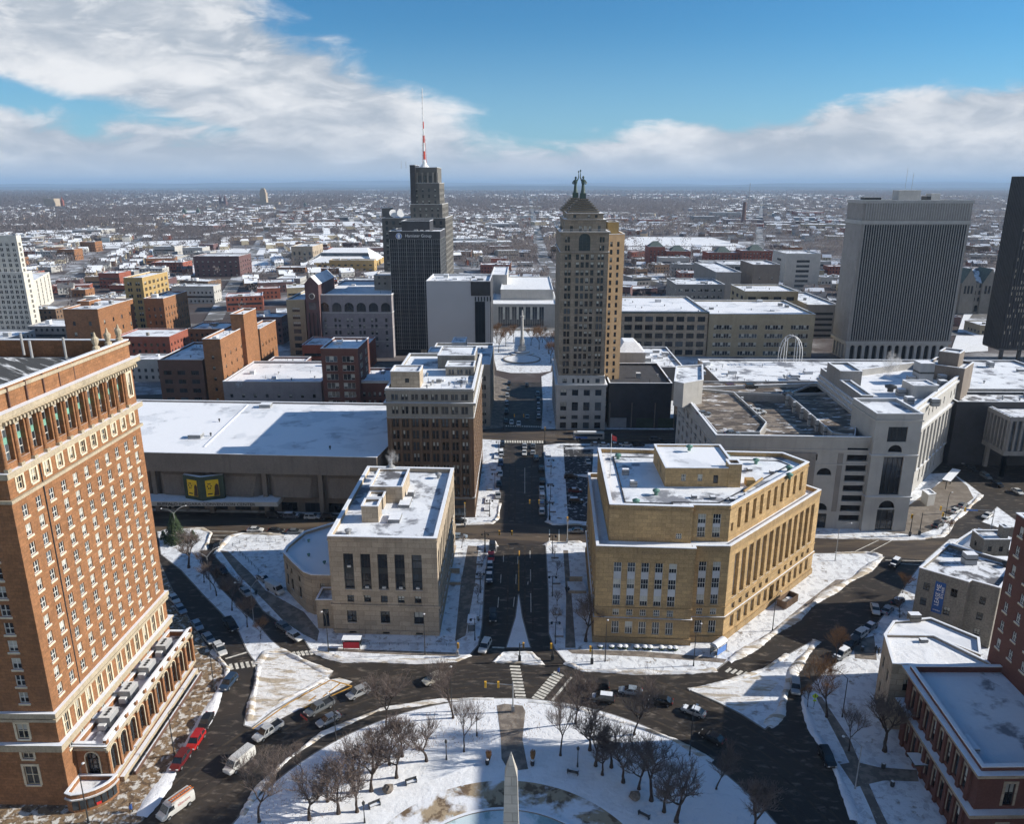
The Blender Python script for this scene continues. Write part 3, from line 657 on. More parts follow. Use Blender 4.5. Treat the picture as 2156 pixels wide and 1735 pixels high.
# --- tall brick hotel on the left
A = (-73.1, 100.2); HB = (-72.4, 137.0); HW = 62.0
hp = ccw([A, HB, (HB[0] - HW, HB[1]), (A[0] - HW, A[1] - .2)])     # order: near-left, A, B, far-left after ccw
hp = [(A[0] - HW, A[1] - .2), A, HB, (HB[0] - HW, HB[1])]
hotel = Bld('brick_hotel', 'tall orange brick hotel with cream stone bands and rows of white sash windows', (A[0], A[1]))
L1 = elen(hp, 1); L0 = elen(hp, 0)
f1 = grid(L1, 11, 1.25, rows(19.6, 11, 3.05, 1.9), 'sash', .9) + grid(L1, 11, 1.25, [(12.4, 3.6)], 'sashtrim', .9) + grid(L1, 11, 1.1, [(9.4, 1.6)], 'sash', .9)
f0 = [(L0 - 4.2 - 5.2 * i, z, 1.5, 2.0, 'sash') for i in range(10) for z in [q[0] for q in rows(19.6, 11, 3.05, 1)]] + [(L0 - 5.5 - 8 * i, 4.2, 2.2, 3.6, 'sashtrim') for i in range(5)] + [(L0 - 5.5 - 8 * i, 9.2, 1.8, 1.9, 'sashtrim') for i in range(5)] + [(L0 - 5.5 - 8 * i, 13.0, 1.8, 2.8, 'sashtrim') for i in range(5)]
hotel.block(hp, 0, 53.4, 'brick_orange', {1: f1, 0: f0}, par=0, roof='conc_grey')
hp2 = hp
f1b = grid(L1, 11, 1.3, [(54.4, 2.1)], 'sashtrim', .9) + [(L1 * (i + .5) / 12.2 + .0, 59.0, 2.15, 5.8, 'stack2g', .85) for i in range(11)] + [(L1 - 1.6, 59.6, 1.3, 4.2, 'sashtrim')]
hotel.block(hp2, 53.4, 69.7, 'brick_orange', {1: f1b, 0: [(L0 - 5 - 5.2 * i, 59.0, 1.9, 5.0, 'stack2g') for i in range(6)]}, par=3.0, th=.7, roof='roof_seam', name='upper_wall', rname='upper_roof')
for z, h_, o_, nm in ((10.9, 1.1, .55, 'cornice'), (12.0, .35, .8, 'cornice'), (16.4, .5, .45, 'band'), (17.2, .9, .6, 'cornice'), (53.2, .5, .4, 'band'), (57.0, .9, .7, 'cornice'), (65.2, .5, .6, 'band'), (65.7, .8, 1.2, 'cornice'), (68.9, .5, .25, 'band')):
    hotel.ring(hp, z, z + h_, o_, 'stone_cream', nm, 'snow_cap' if o_ > .5 else None)
b = MB(); b.ring(hp, 64.9, 65.2, .62, 0, 'stone_cream')                # dentils, pilasters and parapet joints on the sunny face
for i in range(46): y = A[1] + .4 + i * .8; xo = A[0] + (y - A[1]) / (HB[1] - A[1]) * (HB[0] - A[0]); b.box(xo + .5, xo + 1.1, y, y + .38, 64.7, 65.2, 'stone_cream')
hotel.b('cornice', b)
for i in range(12):
    y = A[1] + L1 * i / 12.2 + .15; xo = A[0] + (y - A[1]) / (HB[1] - A[1]) * (HB[0] - A[0]); b = MB()
    b.lathe([(.36, 58.2), (.36, 58.6), (.30, 58.7), (.28, 64.2), (.4, 64.5), (.42, 64.9)], 10, 'brick_orange', (xo + .12, y, 0)); b.box(xo, xo + .6, y - .4, y + .4, 57.9, 58.4, 'stone_cream'); b.box(xo, xo + .6, y - .38, y + .38, 64.3, 64.8, 'stone_cream'); hotel.b('pilaster', b)
for y in [A[1] + 3 + i * 4.1 for i in range(9)]:
    b = MB(); b.box(A[0] + .2, A[0] + .42, y, y + .22, 66.6, 69.6, 'brick_dark'); hotel.b('parapet_joint', b)
for y in (A[1] + 7.2, HB[1] - 1.0): b = MB(); b.tube((A[0] + .15, y, 18), (A[0] + .25, y, 57), .09, .09, 6, 'steel_dark'); hotel.b('downpipe', b)
for y in (HB[1] - 1.2, HB[1] - 5.0, HB[1] - 9):
    b = MB(); b.lathe([(.6, 0), (.6, .5), (.3, .7), (.55, 1.3), (.6, 1.9), (.25, 2.3), (.12, 3.0)], 10, 'stone_cream', (HB[0] - .9, y, 69.8)); hotel.b('urn', b)
b = MB(); x0, x1 = A[0] - HW + 6, A[0] - 3; yl, yh = A[1] + 3, HB[1] - 3; ym = (yl + yh) / 2
b.add([(x0, yl, 67), (x1, yl, 67), (x1, yh, 67), (x0, yh, 67), (x0, ym, 70.4), (x1 - 8, ym, 70.4)], [(0, 1, 5, 4), (1, 2, 5), (2, 3, 4, 5), (3, 0, 4)], 'roof_seam'); hotel.b('seamed_roof', b)
for x, y in ((-80, 130), (-84, 127), (-90, 134), (-97, 134)): hotel.unit(x, y, 67.5, .22, .22, 4, 'steel_grey', 'pipe', 'vent_pipe')
hotel.done()
# --- its two-storey wing with tall arched windows
AH = 9.6; wx = -67.9
wp = [(A[0] + .1, 103.2), (wx, 103.2), (wx - .3, 136.3), (HB[0] + .1, 136.3)]
wing = Bld('hotel_wing', 'low brick and cream stone wing with tall arched windows along the hotel side', (wx, 103.2))
wf = [(1.9 + 3.27 * i, 3.0, 1.9, 5.0, 'archcream') for i in range(10)]
wing.block(wp, 0, AH, 'brick_orange', {1: wf, 0: [(2.6, 3.0, 2.2, 5.0, 'archcream')]}, par=1.0, th=.45, roof='roof_patchy', depth=.5)
for z, h_, o_ in ((2.0, .7, .5), (8.5, .45, .35), (9.2, .3, .5)): wing.ring(wp, z, z + h_, o_, 'stone_cream', 'cornice', 'snow_cap')
for i in range(11):
    y = 103.5 + 3.27 * i; b = MB(); b.box(wx - .1, wx + .28, y - .3, y + .3, 2.7, 8.5, 'brick_orange'); b.box(wx - .1, wx + .36, y - .4, y + .4, 8.0, 8.5, 'stone_cream'); b.box(wx - .2, wx + .35, y - .35, y + .35, 9.5, 10.3, 'brick_orange', 'snow_cap'); wing.b('pilaster', b)
b = MB()
for i in range(60): y = 104 + i * .53; b.box(wx - .3, wx - .05, y, y + .2, 9.7, 10.15, 'stone_cream')
b.box(wx - .4, wx + .1, 103.4, 136, 10.15, 10.35, 'snow_cap'); wing.b('balustrade', b)
for i in range(4):
    y = 108.2 + 7.0 * i; b = MB(); b.box(-71.6, -69.6, y, y + 2.9, 8.75, 10.7, 'steel_grey', 'steel_white'); b.box(-72.9, -71.5, y + .4, y + 1.9, 9.2, 10.2, 'steel_grey', 'snow_cap'); b.box(-71.4, -70.2, y - .8, y, 8.75, 9.7, 'steel_white')
    for q in (.8, 1.5, 2.2): b.lathe([(.28, 0), (.28, .1)], 10, 'steel_dark', (-70.6, y + q, 10.7))
    wing.b('air_unit', b)
b = MB(); b.box(wx + .05, wx + .8, 105.5, 135.8, 0, 1.1, 'stone_cream', 'snow_cap'); b.box(wx + 1.7, wx + 1.95, 107, 135, 0, .9, 'brick_dark', 'snow_cap'); wing.b('terrace_ledge', b)
wing.done()
bay = Bld('corner_shop', 'curved single storey brick shop front at the hotel corner', (-70, 101))
arc = [(-73.0, 103.1), (-73.0, 99.0)] + [(-73.0 + 6.2 * sin(a), 103.1 - 4.6 * cos(a)) for a in [pi / 2 * i / 8 for i in range(1, 9)]]
arc = ccw(arc); bay.block(arc, 0, 3.6, 'brick_orange', {}, par=.8, th=.3, roof='roof_snow')
b = MB()
for i in range(1, 8):
    a0, a1 = pi / 2 * i / 8.5, pi / 2 * (i + .8) / 8.5; P_ = [(-73.0 + 6.32 * sin(a), 103.1 - 4.72 * cos(a)) for a in (a0, a1)]
    b.quad((*P_[0], .7), (*P_[1], .7), (*P_[1], 2.4), (*P_[0], 2.4), 'glass_mid')
bay.b('shop_window', b); bay.ring(arc, 2.5, 2.75, .2, 'stone_white', 'band', 'snow_cap')
b = MB(); a0, a1 = pi / 2 * 4.1 / 8.5, pi / 2 * 4.8 / 8.5; P_ = [(-73.0 + 6.4 * sin(a), 103.1 - 4.8 * cos(a)) for a in (a0, a1)]; mat('red_paint', (.5, .03, .03), .5); b.quad((*P_[0], .8), (*P_[1], .8), (*P_[1], 1.3), (*P_[0], 1.3), 'red_paint'); bay.b('red_sign', b)
bay.done()

# --- flat tan stone courthouse in the middle left (front face towards the camera)
DH = 24.0
dp = [(-42.3, 150.6), (-18.6, 149.9), (-18.7, 192.4), (-42.0, 193.4)]
dil = Bld('tan_stone_building', 'tan stone block with five tall dark window strips and snowy flat roof', (-30, 150))
L = elen(dp, 0); xs = [4.2 + 3.75 * i for i in range(5)]; xb = [4.2, 11.8, 19.4]
df = [(x, 11.4, 2.2, 8.6, 'stack2d', .7) for x in xs] + [(x, 8.2, 1.5, 1.7, 'sashdark') for x in xs] + [(x, 3.0, 2.1, 3.0, 'grid') for x in (4.2, 11.7, 19.2)] + [(x, .2, 1.6, .7, 'void') for x in (4.2, 11.7, 19.2)]
ds = [(3 + 3.3 * i, 11.6, 1.9, 8.2, 'stack2d', .7) for i in range(12)] + [(3 + 3.3 * i, 8.3, 1.25, 1.5, 'sashdark') for i in range(12)] + [(3 + 3.3 * i, 3.4, 1.7, 2.6, 'grid') for i in range(12)]
dil.block(dp, 0, DH, 'stone_tan', {0: df, 1: ds}, par=1.1, th=.7, roof='roof_snow', depth=.45)
for z, h_, o_ in ((.9, .4, .18), (7.1, .6, .3), (23.1, .35, .15)): dil.ring(dp, z, z + h_, o_, 'stone_tan', 'band')
for nm, p_, h_ in (('penthouse', rect(-36.8, -33.0, 160.2, 164.6), 4.0), ('penthouse', rect(-37.0, -29.2, 171.5, 183.5), 4.2), ('penthouse', rect(-37.0, -33.2, 167.6, 171.5), 3.0)):
    dil.block(p_, 22.9, 22.9 + h_, 'stone_tan', {}, par=.5, th=.3, roof='roof_patchy', name=nm, rname='penthouse_roof')
for x, y, a_, d_, h_, k_ in ((-28.5, 171, 2.6, 5, .8, 'box'), (-29.5, 162.0, 2.6, 4.2, .9, 'box'), (-38.6, 154.2, 1.4, 1.4, 1.3, 'vent'), (-22.3, 188, 1.4, 1.4, 1.6, 'vent'), (-38.5, 189, 1.6, 1.6, 1.5, 'vent'), (-27.8, 176, 1.5, 1.5, 1.3, 'box')): dil.unit(x, y, 22.9, a_, d_, h_, 'steel_grey', k_)
b = MB(); b.lathe([(1.5, 0), (1.2, .6), (.5, 1.2), (.5, 2.4), (.6, 2.5)], 14, 'steel_grey', (-34.5, 186.5, 26)); dil.b('flue', b)
dil.done()
ap = ccw(gp([(596, 1163), (604, 1150), (640, 1120), (702, 1101)], 10.5) + [(-42.4, 186), (-42.4, 153.5)] + gp([(700, 1212), (655, 1211), (639, 1205), (618, 1186)], 10.5))
ann = Bld('angled_stone_annex', 'low tan stone annex with chamfered corners and blue shaded snowy roof', G(640, 1300))
fa = {}
for i in range(len(ap)):
    L = elen(ap, i)
    if L > 4: n = max(1, int(L / 3.4)); fa[i] = grid(L, n, 1.1, [(6.8, 1.5)], 'sashdark', .4) + grid(L, n, 1.3, [(2.6, 2.9)], 'grid', .4)
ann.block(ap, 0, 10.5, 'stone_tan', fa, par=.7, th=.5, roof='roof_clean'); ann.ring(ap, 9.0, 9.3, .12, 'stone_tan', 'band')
for q in ((650, 1170), (683, 1186), (650, 1140)): x, y = G(*q, 10); ann.unit(x, y, 9.8, .7, .7, .8, 'copper', 'vent')
bp_ = ccw([(-46.5, 152.5), (-42.4, 152.5), (-42.4, 158), (-46.5, 158)]); ann.block(bp_, 0, 7.4, 'stone_tan', {0: [(2.0, .6, 1.4, 4.5, 'door')]}, par=.5, th=.3, name='porch_wall', rname='porch_roof')
ann.done()

# --- the long-sided golden stone courthouse at centre right
mh = 23.4; lo = [(15.6, 148.2), (36.4, 147.2), (36.4, 148.5), (43.9, 148.5), (74.6, 180.2), (68, 188.6), (17.2, 191.0)]
mb = Bld('golden_stone_courthouse', 'golden stone courthouse with setback top storeys, angled side and deep window slots', (40, 150))
Lf, Ls, Lg, Lw = elen(lo, 0), elen(lo, 2), elen(lo, 3), elen(lo, 6)
xs = [4.6 + 2.92 * i for i in range(5)]
ff = [(x, 9.5, 1.65, 10.2, 'stack3w', .3) for x in xs] + [(x, 6.9, 1.35, 1.6, 'triple') for x in xs] + [(x, 2.4, 1.6, 3.1, 'triple') for x in xs] + [(x, .1, 1.3, .5, 'void') for x in xs]
fs_ = [(x, 9.5, 1.65, 10.2, 'stack3w', .3) for x in (2.0, 5.0)] + [(x, 6.9, 1.35, 1.6, 'triple') for x in (2.0, 5.0)] + [(x, 2.4, 1.6, 3.1, 'triple') for x in (2.0, 5.0)]
st = (Lg - 4) / 13
fg = [(2 + st * (i + .5), 10.0, 1.9, 10.6, 'stack3w', .9) for i in range(13)] + [(2 + st * (i + .5), 7.0, 1.4, 1.6, 'triple', .6) for i in range(13) if i != 6] + [(2 + st * (i + .5), 2.3, 1.6, 3.4, 'triple', .7) for i in range(13) if i != 6] + [(2 + st * 6.5, .3, 2.2, 5.6, 'door', 1.0)]
fw = grid(Lw, 13, 1.5, [(9.6, 9.9)], 'stack3w', 1.5, dd=.6) + grid(Lw, 13, 1.2, [(2.5, 3)], 'triple', 1.5)
mb.block(lo, 0, mh, 'stone_gold', {0: ff, 2: fs_, 3: fg, 6: fw}, par=.9, th=.5, roof='roof_clean', depth=.3)
for z, h_, o_, m_ in ((.0, 1.6, .25, 'stone_gold_band'), (5.9, .6, .3, 'stone_gold_band'), (8.7, .25, .15, 'stone_gold'), (21.9, 1.4, .12, 'stone_gold_band')): mb.ring(lo, z, z + h_, o_, m_, 'band', 'snow_cap' if h_ == .6 else None)
for k_ in (2.35, 3.1, 3.85, 4.6, 5.35):
    b = MB(); b.box(15.9, 36.1, 148.2 - .95, 148.25, 0, 0, 'stone_gold') if 0 else None
up = [(18.6, 152.6), (36.2, 151.6), (36.2, 152.6), (44.4, 152.4), (70.6, 179.6), (66.4, 186.6), (19.4, 189.4)]
uh = 31.0
Lu = elen(up, 3); su = (Lu - 4.4) / 10
ug = [(2.6 + su * (i + .5), 24.4, 1.5, 5.0, 'triple', .9) for i in range(10)] + [(1.3, 24.6, 1.0, 2.0, 'triple', .6)]
uw = grid(elen(up, 6), 12, 1.2, [(24.6, 4.6)], 'triple', 1.5, dd=.8)
mb.block(up, 22.5, uh, 'stone_gold', {3: ug, 6: uw, 2: [(2.3, 23.6, 1.7, 5.4, 'stack2w', .3), (5.5, 23.6, 1.7, 5.4, 'stack2w', .3)], 0: [(15.0, 23.4, 1.2, 1.3, 'triple')]}, par=1.0, th=.6, roof='roof_snow', name='upper_wall', rname='upper_roof')
mb.ring(up, 29.9, 30.3, .15, 'stone_gold_band', 'band')
pp = rect(32.6, 49.0, 165.5, 182.0)
mb.block(pp, 30, 34.6, 'stone_gold', {0: [(4.2, 31.4, 1.1, 1.7, 'triple'), (8.0, 31.4, 1.1, 1.7, 'triple'), (11.6, 30.9, 1.1, 2.0, 'door')], 3: [(6, 31.4, 1.1, 1.7, 'triple'), (10, 31.4, 1.1, 1.7, 'triple')]}, par=.4, th=.4, roof='roof_clean', name='penthouse', rname='penthouse_roof')
ch = rect(47.0, 49.9, 165.3, 168.5); mb.block(ch, 30, 35.6, 'stone_gold', {}, par=.3, th=.4, roof='roof_dark', name='chimney', rname='chimney_top')
for x, y in ((24.5, 154.8), (29.8, 160.6), (24, 184), (51.5, 184), (63, 171), (64.5, 176), (58, 181), (40.5, 178)): z_ = 34.5 if (x, y) == (40.5, 178) else 30.0; mb.unit(x, y, z_, 1.4, 1.4, 1.5, 'copper', 'vent', 'roof_ventilator')
for x, y in ((25.4, 165.5), (24.5, 173), (50, 160), (54, 168), (42, 158.5), (46, 157.5), (38, 159), (55, 176), (60, 174.5)): mb.unit(x, y, 30, 1.1 if x > 30 else 1.6, 1.0, .7 if x > 30 else 1.5, 'steel_grey')
b = MB(); b.box(51.5, 53.5, 166, 168, 30, 31.5, 'tan_paint' if mat('tan_paint', (.42, .28, .12), .7) else 0); b.tube((50, 162.5, 30.2), (55.5, 167.5, 31.4), .3, .3, 6, 'tan_paint'); mb.b('duct', b)
b = MB(); b.ring(inset(up, 3.5)[:], 30, 30.18, 0, .25, 'roof_dark'); mb.b('roof_seam', b)
b = MB(); b.tube((20.6, 171, 30), (20.6, 171, 41), .09, .05, 8, 'steel_white'); pole = mb.b('flagpole', b)
b = MB(); mat('flag_red', (.45, .05, .05), .8, .3, 2); b.quad((20.7, 171, 39.4), (21.9, 171.1, 39.0), (21.8, 171.0, 40.2), (20.7, 171, 40.7), 'flag_red'); mb.b('flag', b)
mb.done()

# --- brown brick and stone office block with light cornice storeys
bp1 = [(-40.0, 213.8), (-14.6, 213.6), (-14.8, 262), (-40, 262)]
bb = Bld('brown_office_block', 'brown brick office block with pale top storeys and cornice beside the avenue', (-27, 214))
L = elen(bp1, 0); n = 8
bfw = grid(L, n, 1.9, rows(7.2, 7, 3.6, 2.5), 'pair', 1.1) + grid(L, n, 1.9, [(32.8, 2.2)], 'pair', 1.1) + grid(L, n, 1.9, [(37.0, 1.7)], 'pair', 1.1) + [(4.5 + 5.4 * i, .5, 4.0, 2.6, 'ribbon') for i in range(4)] + [(4.5 + 5.4 * i, 4.0, 4.0, 1.7, 'ribbon') for i in range(4)]
Lb = elen(bp1, 1); bsw = grid(Lb, 13, 1.9, rows(7.2, 7, 3.6, 2.5), 'pair', 1.1) + grid(Lb, 13, 1.9, [(32.8, 2.2), (37.0, 1.7)], 'pair', 1.1) + grid(Lb, 11, 3.0, [(.5, 2.6)], 'ribbon', 1.1)
low = [q for q in bfw if q[1] < 31.5]; lows = [q for q in bsw if q[1] < 31.5]
bb.block(bp1, 0, 31.6, 'brick_brown', {0: low, 1: lows}, par=0, roof='roof_dark')
bb.block(bp1, 31.6, 40.3, 'stone_grey', {0: [q for q in bfw if q[1] > 31.6], 1: [q for q in bsw if q[1] > 31.6]}, par=.8, th=.5, roof='roof_snow', name='top_wall', rname='top_roof')
for z, h_, o_ in ((35.6, .7, .7), (31.4, .3, .15), (6.2, .5, .2), (39.4, .6, .25)): bb.ring(bp1, z, z + h_, o_, 'stone_grey', 'cornice', 'snow_cap')
bb.ring(bp1, 0, 6.2, .1, 'stone_grey', 'plinth') if 0 else None
for i in range(n + 1):
    x = -40 + 1.1 + (L - 2.2) / n * i; b = MB(); b.box(x - .35, x + .35, 213.35, 213.8, 6.7, 31.4, 'brick_brown'); bb.b('pier', b)
bb.block(rect(-39.0, -30.5, 217.5, 225.5), 39.5, 44.5, 'stone_tan', {0: [(4.8, 41.2, 1.2, 1.3, 'sashdark')]}, par=.3, th=.3, roof='roof_snow', name='penthouse', rname='penthouse_roof')
bb.block(rect(-28, -16, 243, 258), 39.5, 43.8, 'brick_grey', {0: [(9, 40.6, 1.4, 1.4, 'sashdark')]}, par=.3, th=.3, roof='roof_snow', name='penthouse', rname='penthouse_roof')
bb.block(rect(-24.5, -15.6, 233, 241), 39.5, 42.4, 'stone_grey', {0: [(1.8, 40.0, 1.7, 1.5, 'pair'), (4.5, 40.0, 1.7, 1.5, 'pair'), (7.1, 40.0, 1.7, 1.5, 'pair')]}, par=.3, th=.3, roof='roof_snow', name='penthouse', rname='penthouse_roof')
bb.clutter(-29, -17, 217, 230, 39.5, 14); bb.clutter(-38, -30, 228, 242, 39.5, 8)
b = MB()
for x, y in ((-24, 216), (-17, 216), (-17, 226), (-20.5, 221)): b.tube((x, y, 39.5), (x, y, 41.2), .06, .06, 5, 'steel_white')
b.tube((-24, 216, 41.2), (-17, 216, 41.2), .05, .05, 5, 'steel_white'); b.tube((-17, 216, 41.2), (-17, 226, 41.2), .05, .05, 5, 'steel_white'); bb.b('railing', b)
bb.done()

# --- concrete convention centre
cvp = [(-150, 215.8), (-43.0, 210.6), (-40.9, 224.0), (-47.0, 268), (-150, 272)]
cv_ = Bld('convention_centre', 'wide concrete convention centre with overhanging fascia and big snowy roof', (-90, 214))
cv_.block(cvp, 14.4, 20.3, 'conc_brown', {}, par=.5, th=.5, roof='roof_clean', name='fascia')
b = MB(); b.poly(cvp, 14.4, 'conc_brown'); b.f[-1] = b.f[-1][::-1]; cv_.b('soffit', b)
cin = [(-150, 220.5), (-45.2, 215.6), (-43.5, 225.0), (-49.0, 266), (-150, 269)]
cv_.block(cin, 0, 14.4, 'conc_brown', {0: grid(elen(cin, 0), 14, 5.0, [(.3, 3.0)], 'ribbon', 1)}, par=0, roof='roof_dark', name='lower_wall', rname='inner_roof')
for i in range(6):
    x0 = -146 + i * 17.2; y0 = 220.2 - (x0 + 150) * .0468; b = MB(); x1 = x0 + 15.0
    v = [(x0, y0, 5.2), (x1, y0 - .7, 5.2), (x1, y0 - .7, 14.2), (x0, y0, 14.2), (x0 + 2.5, y0 - 2.6, 6.2), (x1 - 2.5, y0 - 3.3, 6.2), (x1 - 1.5, y0 - 2.0, 12.2), (x0 + 1.5, y0 - 1.4, 12.2)]
    b.add(v, [(4, 5, 6, 7), (0, 1, 5, 4), (1, 2, 6, 5), (2, 3, 7, 6), (3, 0, 4, 7)], 'conc_brown'); cv_.b('wall_panel', b)
    b = MB(); b.box(x1 + .4, x1 + 1.7, y0 - 2.6, y0 - 1.2, 0, 14.4, 'conc_brown'); cv_.b('column', b)
b = MB(); b.box(-116, -73.5, 211.0, 217, 4.4, 5.8, 'stone_white', 'snow_cap'); cv_.b('canopy', b)
mat('letter_dark', (.03, .03, .03), .5)
text('BUFFALO NIAGARA CONVENTION CENTER', 1.2, (-95.0, 210.9, 4.66), pi / 2, 0, 'letter_dark', cv_.root, sx=1.25)
mat('green_dark', (.045, .065, .045), .7, .2); mat('poster_yellow', (.75, .50, .02), .5, .1); mat('poster_dark', (.06, .03, .02), .5, .4, 1.2)
for s_, nm in ((-1, 'poster_board'), (1, 'poster_board')):
    cx_, cy_ = -96.3, 211.6; ex, ey = cx_ + s_ * 6.0, cy_ + 2.2
    b = MB(); q0, q1 = ((ex, ey), (cx_, cy_)) if s_ < 0 else ((cx_, cy_), (ex, ey)); b.prism(ccw([q0, q1, (q1[0], q1[1] + 1.2), (q0[0], q0[1] + 1.2)]), 5.8, 13.4, 'green_dark', 'snow_cap'); brd = cv_.b(nm, b)
    b = MB(); d_ = Vector((q1[0] - q0[0], q1[1] - q0[1])); 
    def Q(t, z): return (q0[0] + d_.x * t, q0[1] + d_.y * t - .12, z)
    b.quad(Q(.22, 7), Q(.80, 7), Q(.80, 12.2), Q(.22, 12.2), 'poster_yellow')
    def Q(t, z): return (q0[0] + d_.x * t, q0[1] + d_.y * t - .16, z)
    b.add([Q(.55, 7.1), Q(.79, 7.1), Q(.79, 10.4), Q(.70, 11.0), Q(.62, 10.2), Q(.6, 8.6)], [(0, 1, 2, 3, 4, 5)], 'poster_dark')
    for k_ in range(6): a_ = k_ * pi / 3; t_, z_ = .38 + .08 * cos(a_), 10.3 + .8 * sin(a_); b.quad(Q(t_ - .02, z_ - .2), Q(t_ + .03, z_ - .25), Q(t_ + .035, z_ + .2), Q(t_ - .02, z_ + .25), 'poster_dark')
    b.quad(Q(.28, 7.6), Q(.5, 7.6), Q(.5, 8.0), Q(.28, 8.0), 'poster_dark')
    cv_.b('poster', b)
for q in ((413, 920), (560, 856)): x, y = G(*q, 20); cv_.unit(x, y, 19.8, 4.0, 3.0, 1.3, 'steel_grey')
for q in ((695, 945), (444, 917), (462, 887)): x, y = G(*q, 20); cv_.unit(x, y, 19.8, .6, .6, 1.2, 'steel_dark', 'vent')
b = MB(); p1, p2 = G(428, 940, 20), G(520, 852, 20); d_ = Vector((p2[0] - p1[0], p2[1] - p1[1])).normalized(); b.prism(ccw([p1, p2, (p2[0] + .5, p2[1]), (p1[0] + .5, p1[1])]), 19.8, 20.0, 'snow_cap'); cv_.b('roof_seam', b)
cv_.done()
# ------------------------------------------------------------------ downtown buildings
mat('curtain_glass', (.009, .012, .018), .3, .3, .15, spec=.22); mat('conc_panel', (.24, .225, .21), .85, .08, .3, stain=.3); mat('rib_pale', (.34, .34, .335), .5, .08); mat('bronze_dark', (.045, .045, .050), .4, .15)
mat('blank_grey', (.46, .47, .49), .8, .04, .05); mat('brick_tan', (.40, .28, .12), .9, .12, .3, fine=.3); mat('brick_purple', (.13, .075, .075), .9, .15, .3, fine=.3)
mat('stone_beige', (.34, .29, .20), .85, .1, .3, stain=.3); mat('lavender', (.27, .255, .27), .9, .1, .3, stain=.3); mat('stone_pale', (.58, .56, .50), .8, .08, .3); mat('slate', (.10, .13, .12), .8, .2, .5)
TAKEN = [hp, cvp, bp1, lo, dp]
def XA(px, Y, z):
    a, c2 = PX(0, Y, z)[0], PX(100, Y, z)[0]; return (px - a) / (c2 - a) * 100
def auto(L, h, z0, kind, w_, wh, step, sp, m=.8):
    n = max(1, int((L - 2 * m) / sp)); k = max(1, int((h - z0 - 1.2) / step))
    return grid(L, n, w_, rows(z0 + .9, k, step, wh), kind, m)
def tower(name, label, xl, xr, Y0, ytop, wall, Y1=None, xs=None, kind='sashdark', w_=1.3, wh=1.8, step=3.5, sp=3.0, roof='roof_snow', clut=5, par=.9, z0=0.0, group=None, side=True, corn=None, plain=False, wing=None):
    h = ZT((0, Y0), ytop)
    x0, x1 = XA(xl, Y0, h), XA(xr, Y0, h)
    if xs is not None: Y1 = Y0 * (1105 - xr) / (1105 - xs) if xr < 1105 else Y0 * (xl - 1105) / (xs - 1105)
    p = rect(x0, x1, Y0, Y1); TAKEN.append(p)
    q = Bld(name, label, ((x0 + x1) / 2, Y0), group)
    fc = {}
    if not plain:
        fc[0] = auto(x1 - x0, h, z0, kind, w_, wh, step, sp)
        if side: fc[1 if (x0 + x1) / 2 < 0 else 3] = auto(Y1 - Y0, h, z0, kind, w_, wh, step, sp * 1.2)
    q.block(p, 0, h, wall, fc, par=par, roof=roof, th=.4)
    if corn: q.ring(p, h - 1.0, h - .2, .5, corn, 'cornice', 'snow_cap')
    if clut: q.clutter(x0 + 2, x1 - 2, Y0 + 2, Y1 - 2, h - par, clut, 1.4)
    return q, p, h
# --- tapering stone office tower with stepped tops and two statues
Yl = 302.0; zt = ZT((0, Yl), 488); x0, x1 = 13.9, 32.4
TAKEN.append(rect(12, 44, 300, 350))
lib = Bld('stepped_top_office_tower', 'tall grey stone tower with white base, stepped pyramid tops and two rooftop statues', (23, Yl))
zb = ZT((0, Yl), 791)
lp = rect(x0, x1, Yl, 346)
L = x1 - x0; fx = [2.3, 5.9, 7.7, 9.9 + .3, 12.0, L - 2.6]
zs_ = [zb + 1.0 + 3.02 * i for i in range(16)]
fr = [(2.9, z, 2.5, 2.1, 'pair') for z in zs_] + [(L - 2.9, z, 2.5, 2.1, 'pair') for z in zs_] + [(x, z, 1.25, 2.1, 'sashdark') for z in zs_ for x in (6.6, 8.5, 10.4, 12.3)]
z2 = zs_[-1] + 3.4; fr += [(2.6, z2 + 3.2 * i, 1.9, 2.0, 'pair') for i in range(2)] + [(L - 2.6, z2 + 3.2 * i, 1.9, 2.0, 'pair') for i in range(2)] + [(9.2, z2, 4.4, 6.6, 'arch', .6)] 
sd_ = [(3 + 3.2 * i, z, 1.1, 1.9, 'sashdark') for z in zs_[::1] for i in range(12)]
lib.block(lp, zb, zt, 'stone_warm', {0: fr, 3: sd_}, par=.6, roof='roof_snow')
lw = rect(x0 - .7, x1 + .9, Yl - .9, 347)
bw = [(2.9 + 4.7 * i, z, 2.5, h_, 'grid', .5) for i in range(4) for z, h_ in ((.6, 2.6), (4.6, 1.7), (8.2, 3.6), (14.6, 2.5))] 
lib.block(lw, 0, zb - 3.4, 'stone_white', {0: bw, 3: [(4 + 4.9 * i, z, 2.5, h_, 'grid', .5) for i in range(9) for z, h_ in ((.6, 2.6), (4.6, 1.7), (8.2, 3.6))]}, par=0, roof='snow', name='base_wall', rname='ledge')
lib.block(rect(x0 - .2, x1 + .3, Yl - .3, 346.5), zb - 3.4, zb + .1, 'stone_white', {0: [(2.8, zb - 2.9, 1.7, 1.8, 'sashdark'), (L - 2.4, zb - 2.9, 1.7, 1.8, 'sashdark')] + [(6.3 + 2 * i, zb - 2.9, .9, 1.8, 'sashdark') for i in range(4)]}, par=0, roof='snow', name='attic_wall', rname='ledge')
lib.ring(lw, zb - 4.2, zb - 3.3, .5, 'stone_white', 'cornice', 'snow_cap'); lib.ring(lp, z2 - .9, z2 - .4, .4, 'stone_warm', 'cornice', 'snow_cap'); lib.ring(lp, zt - .6, zt + .1, .6, 'stone_warm', 'cornice', 'snow_cap')
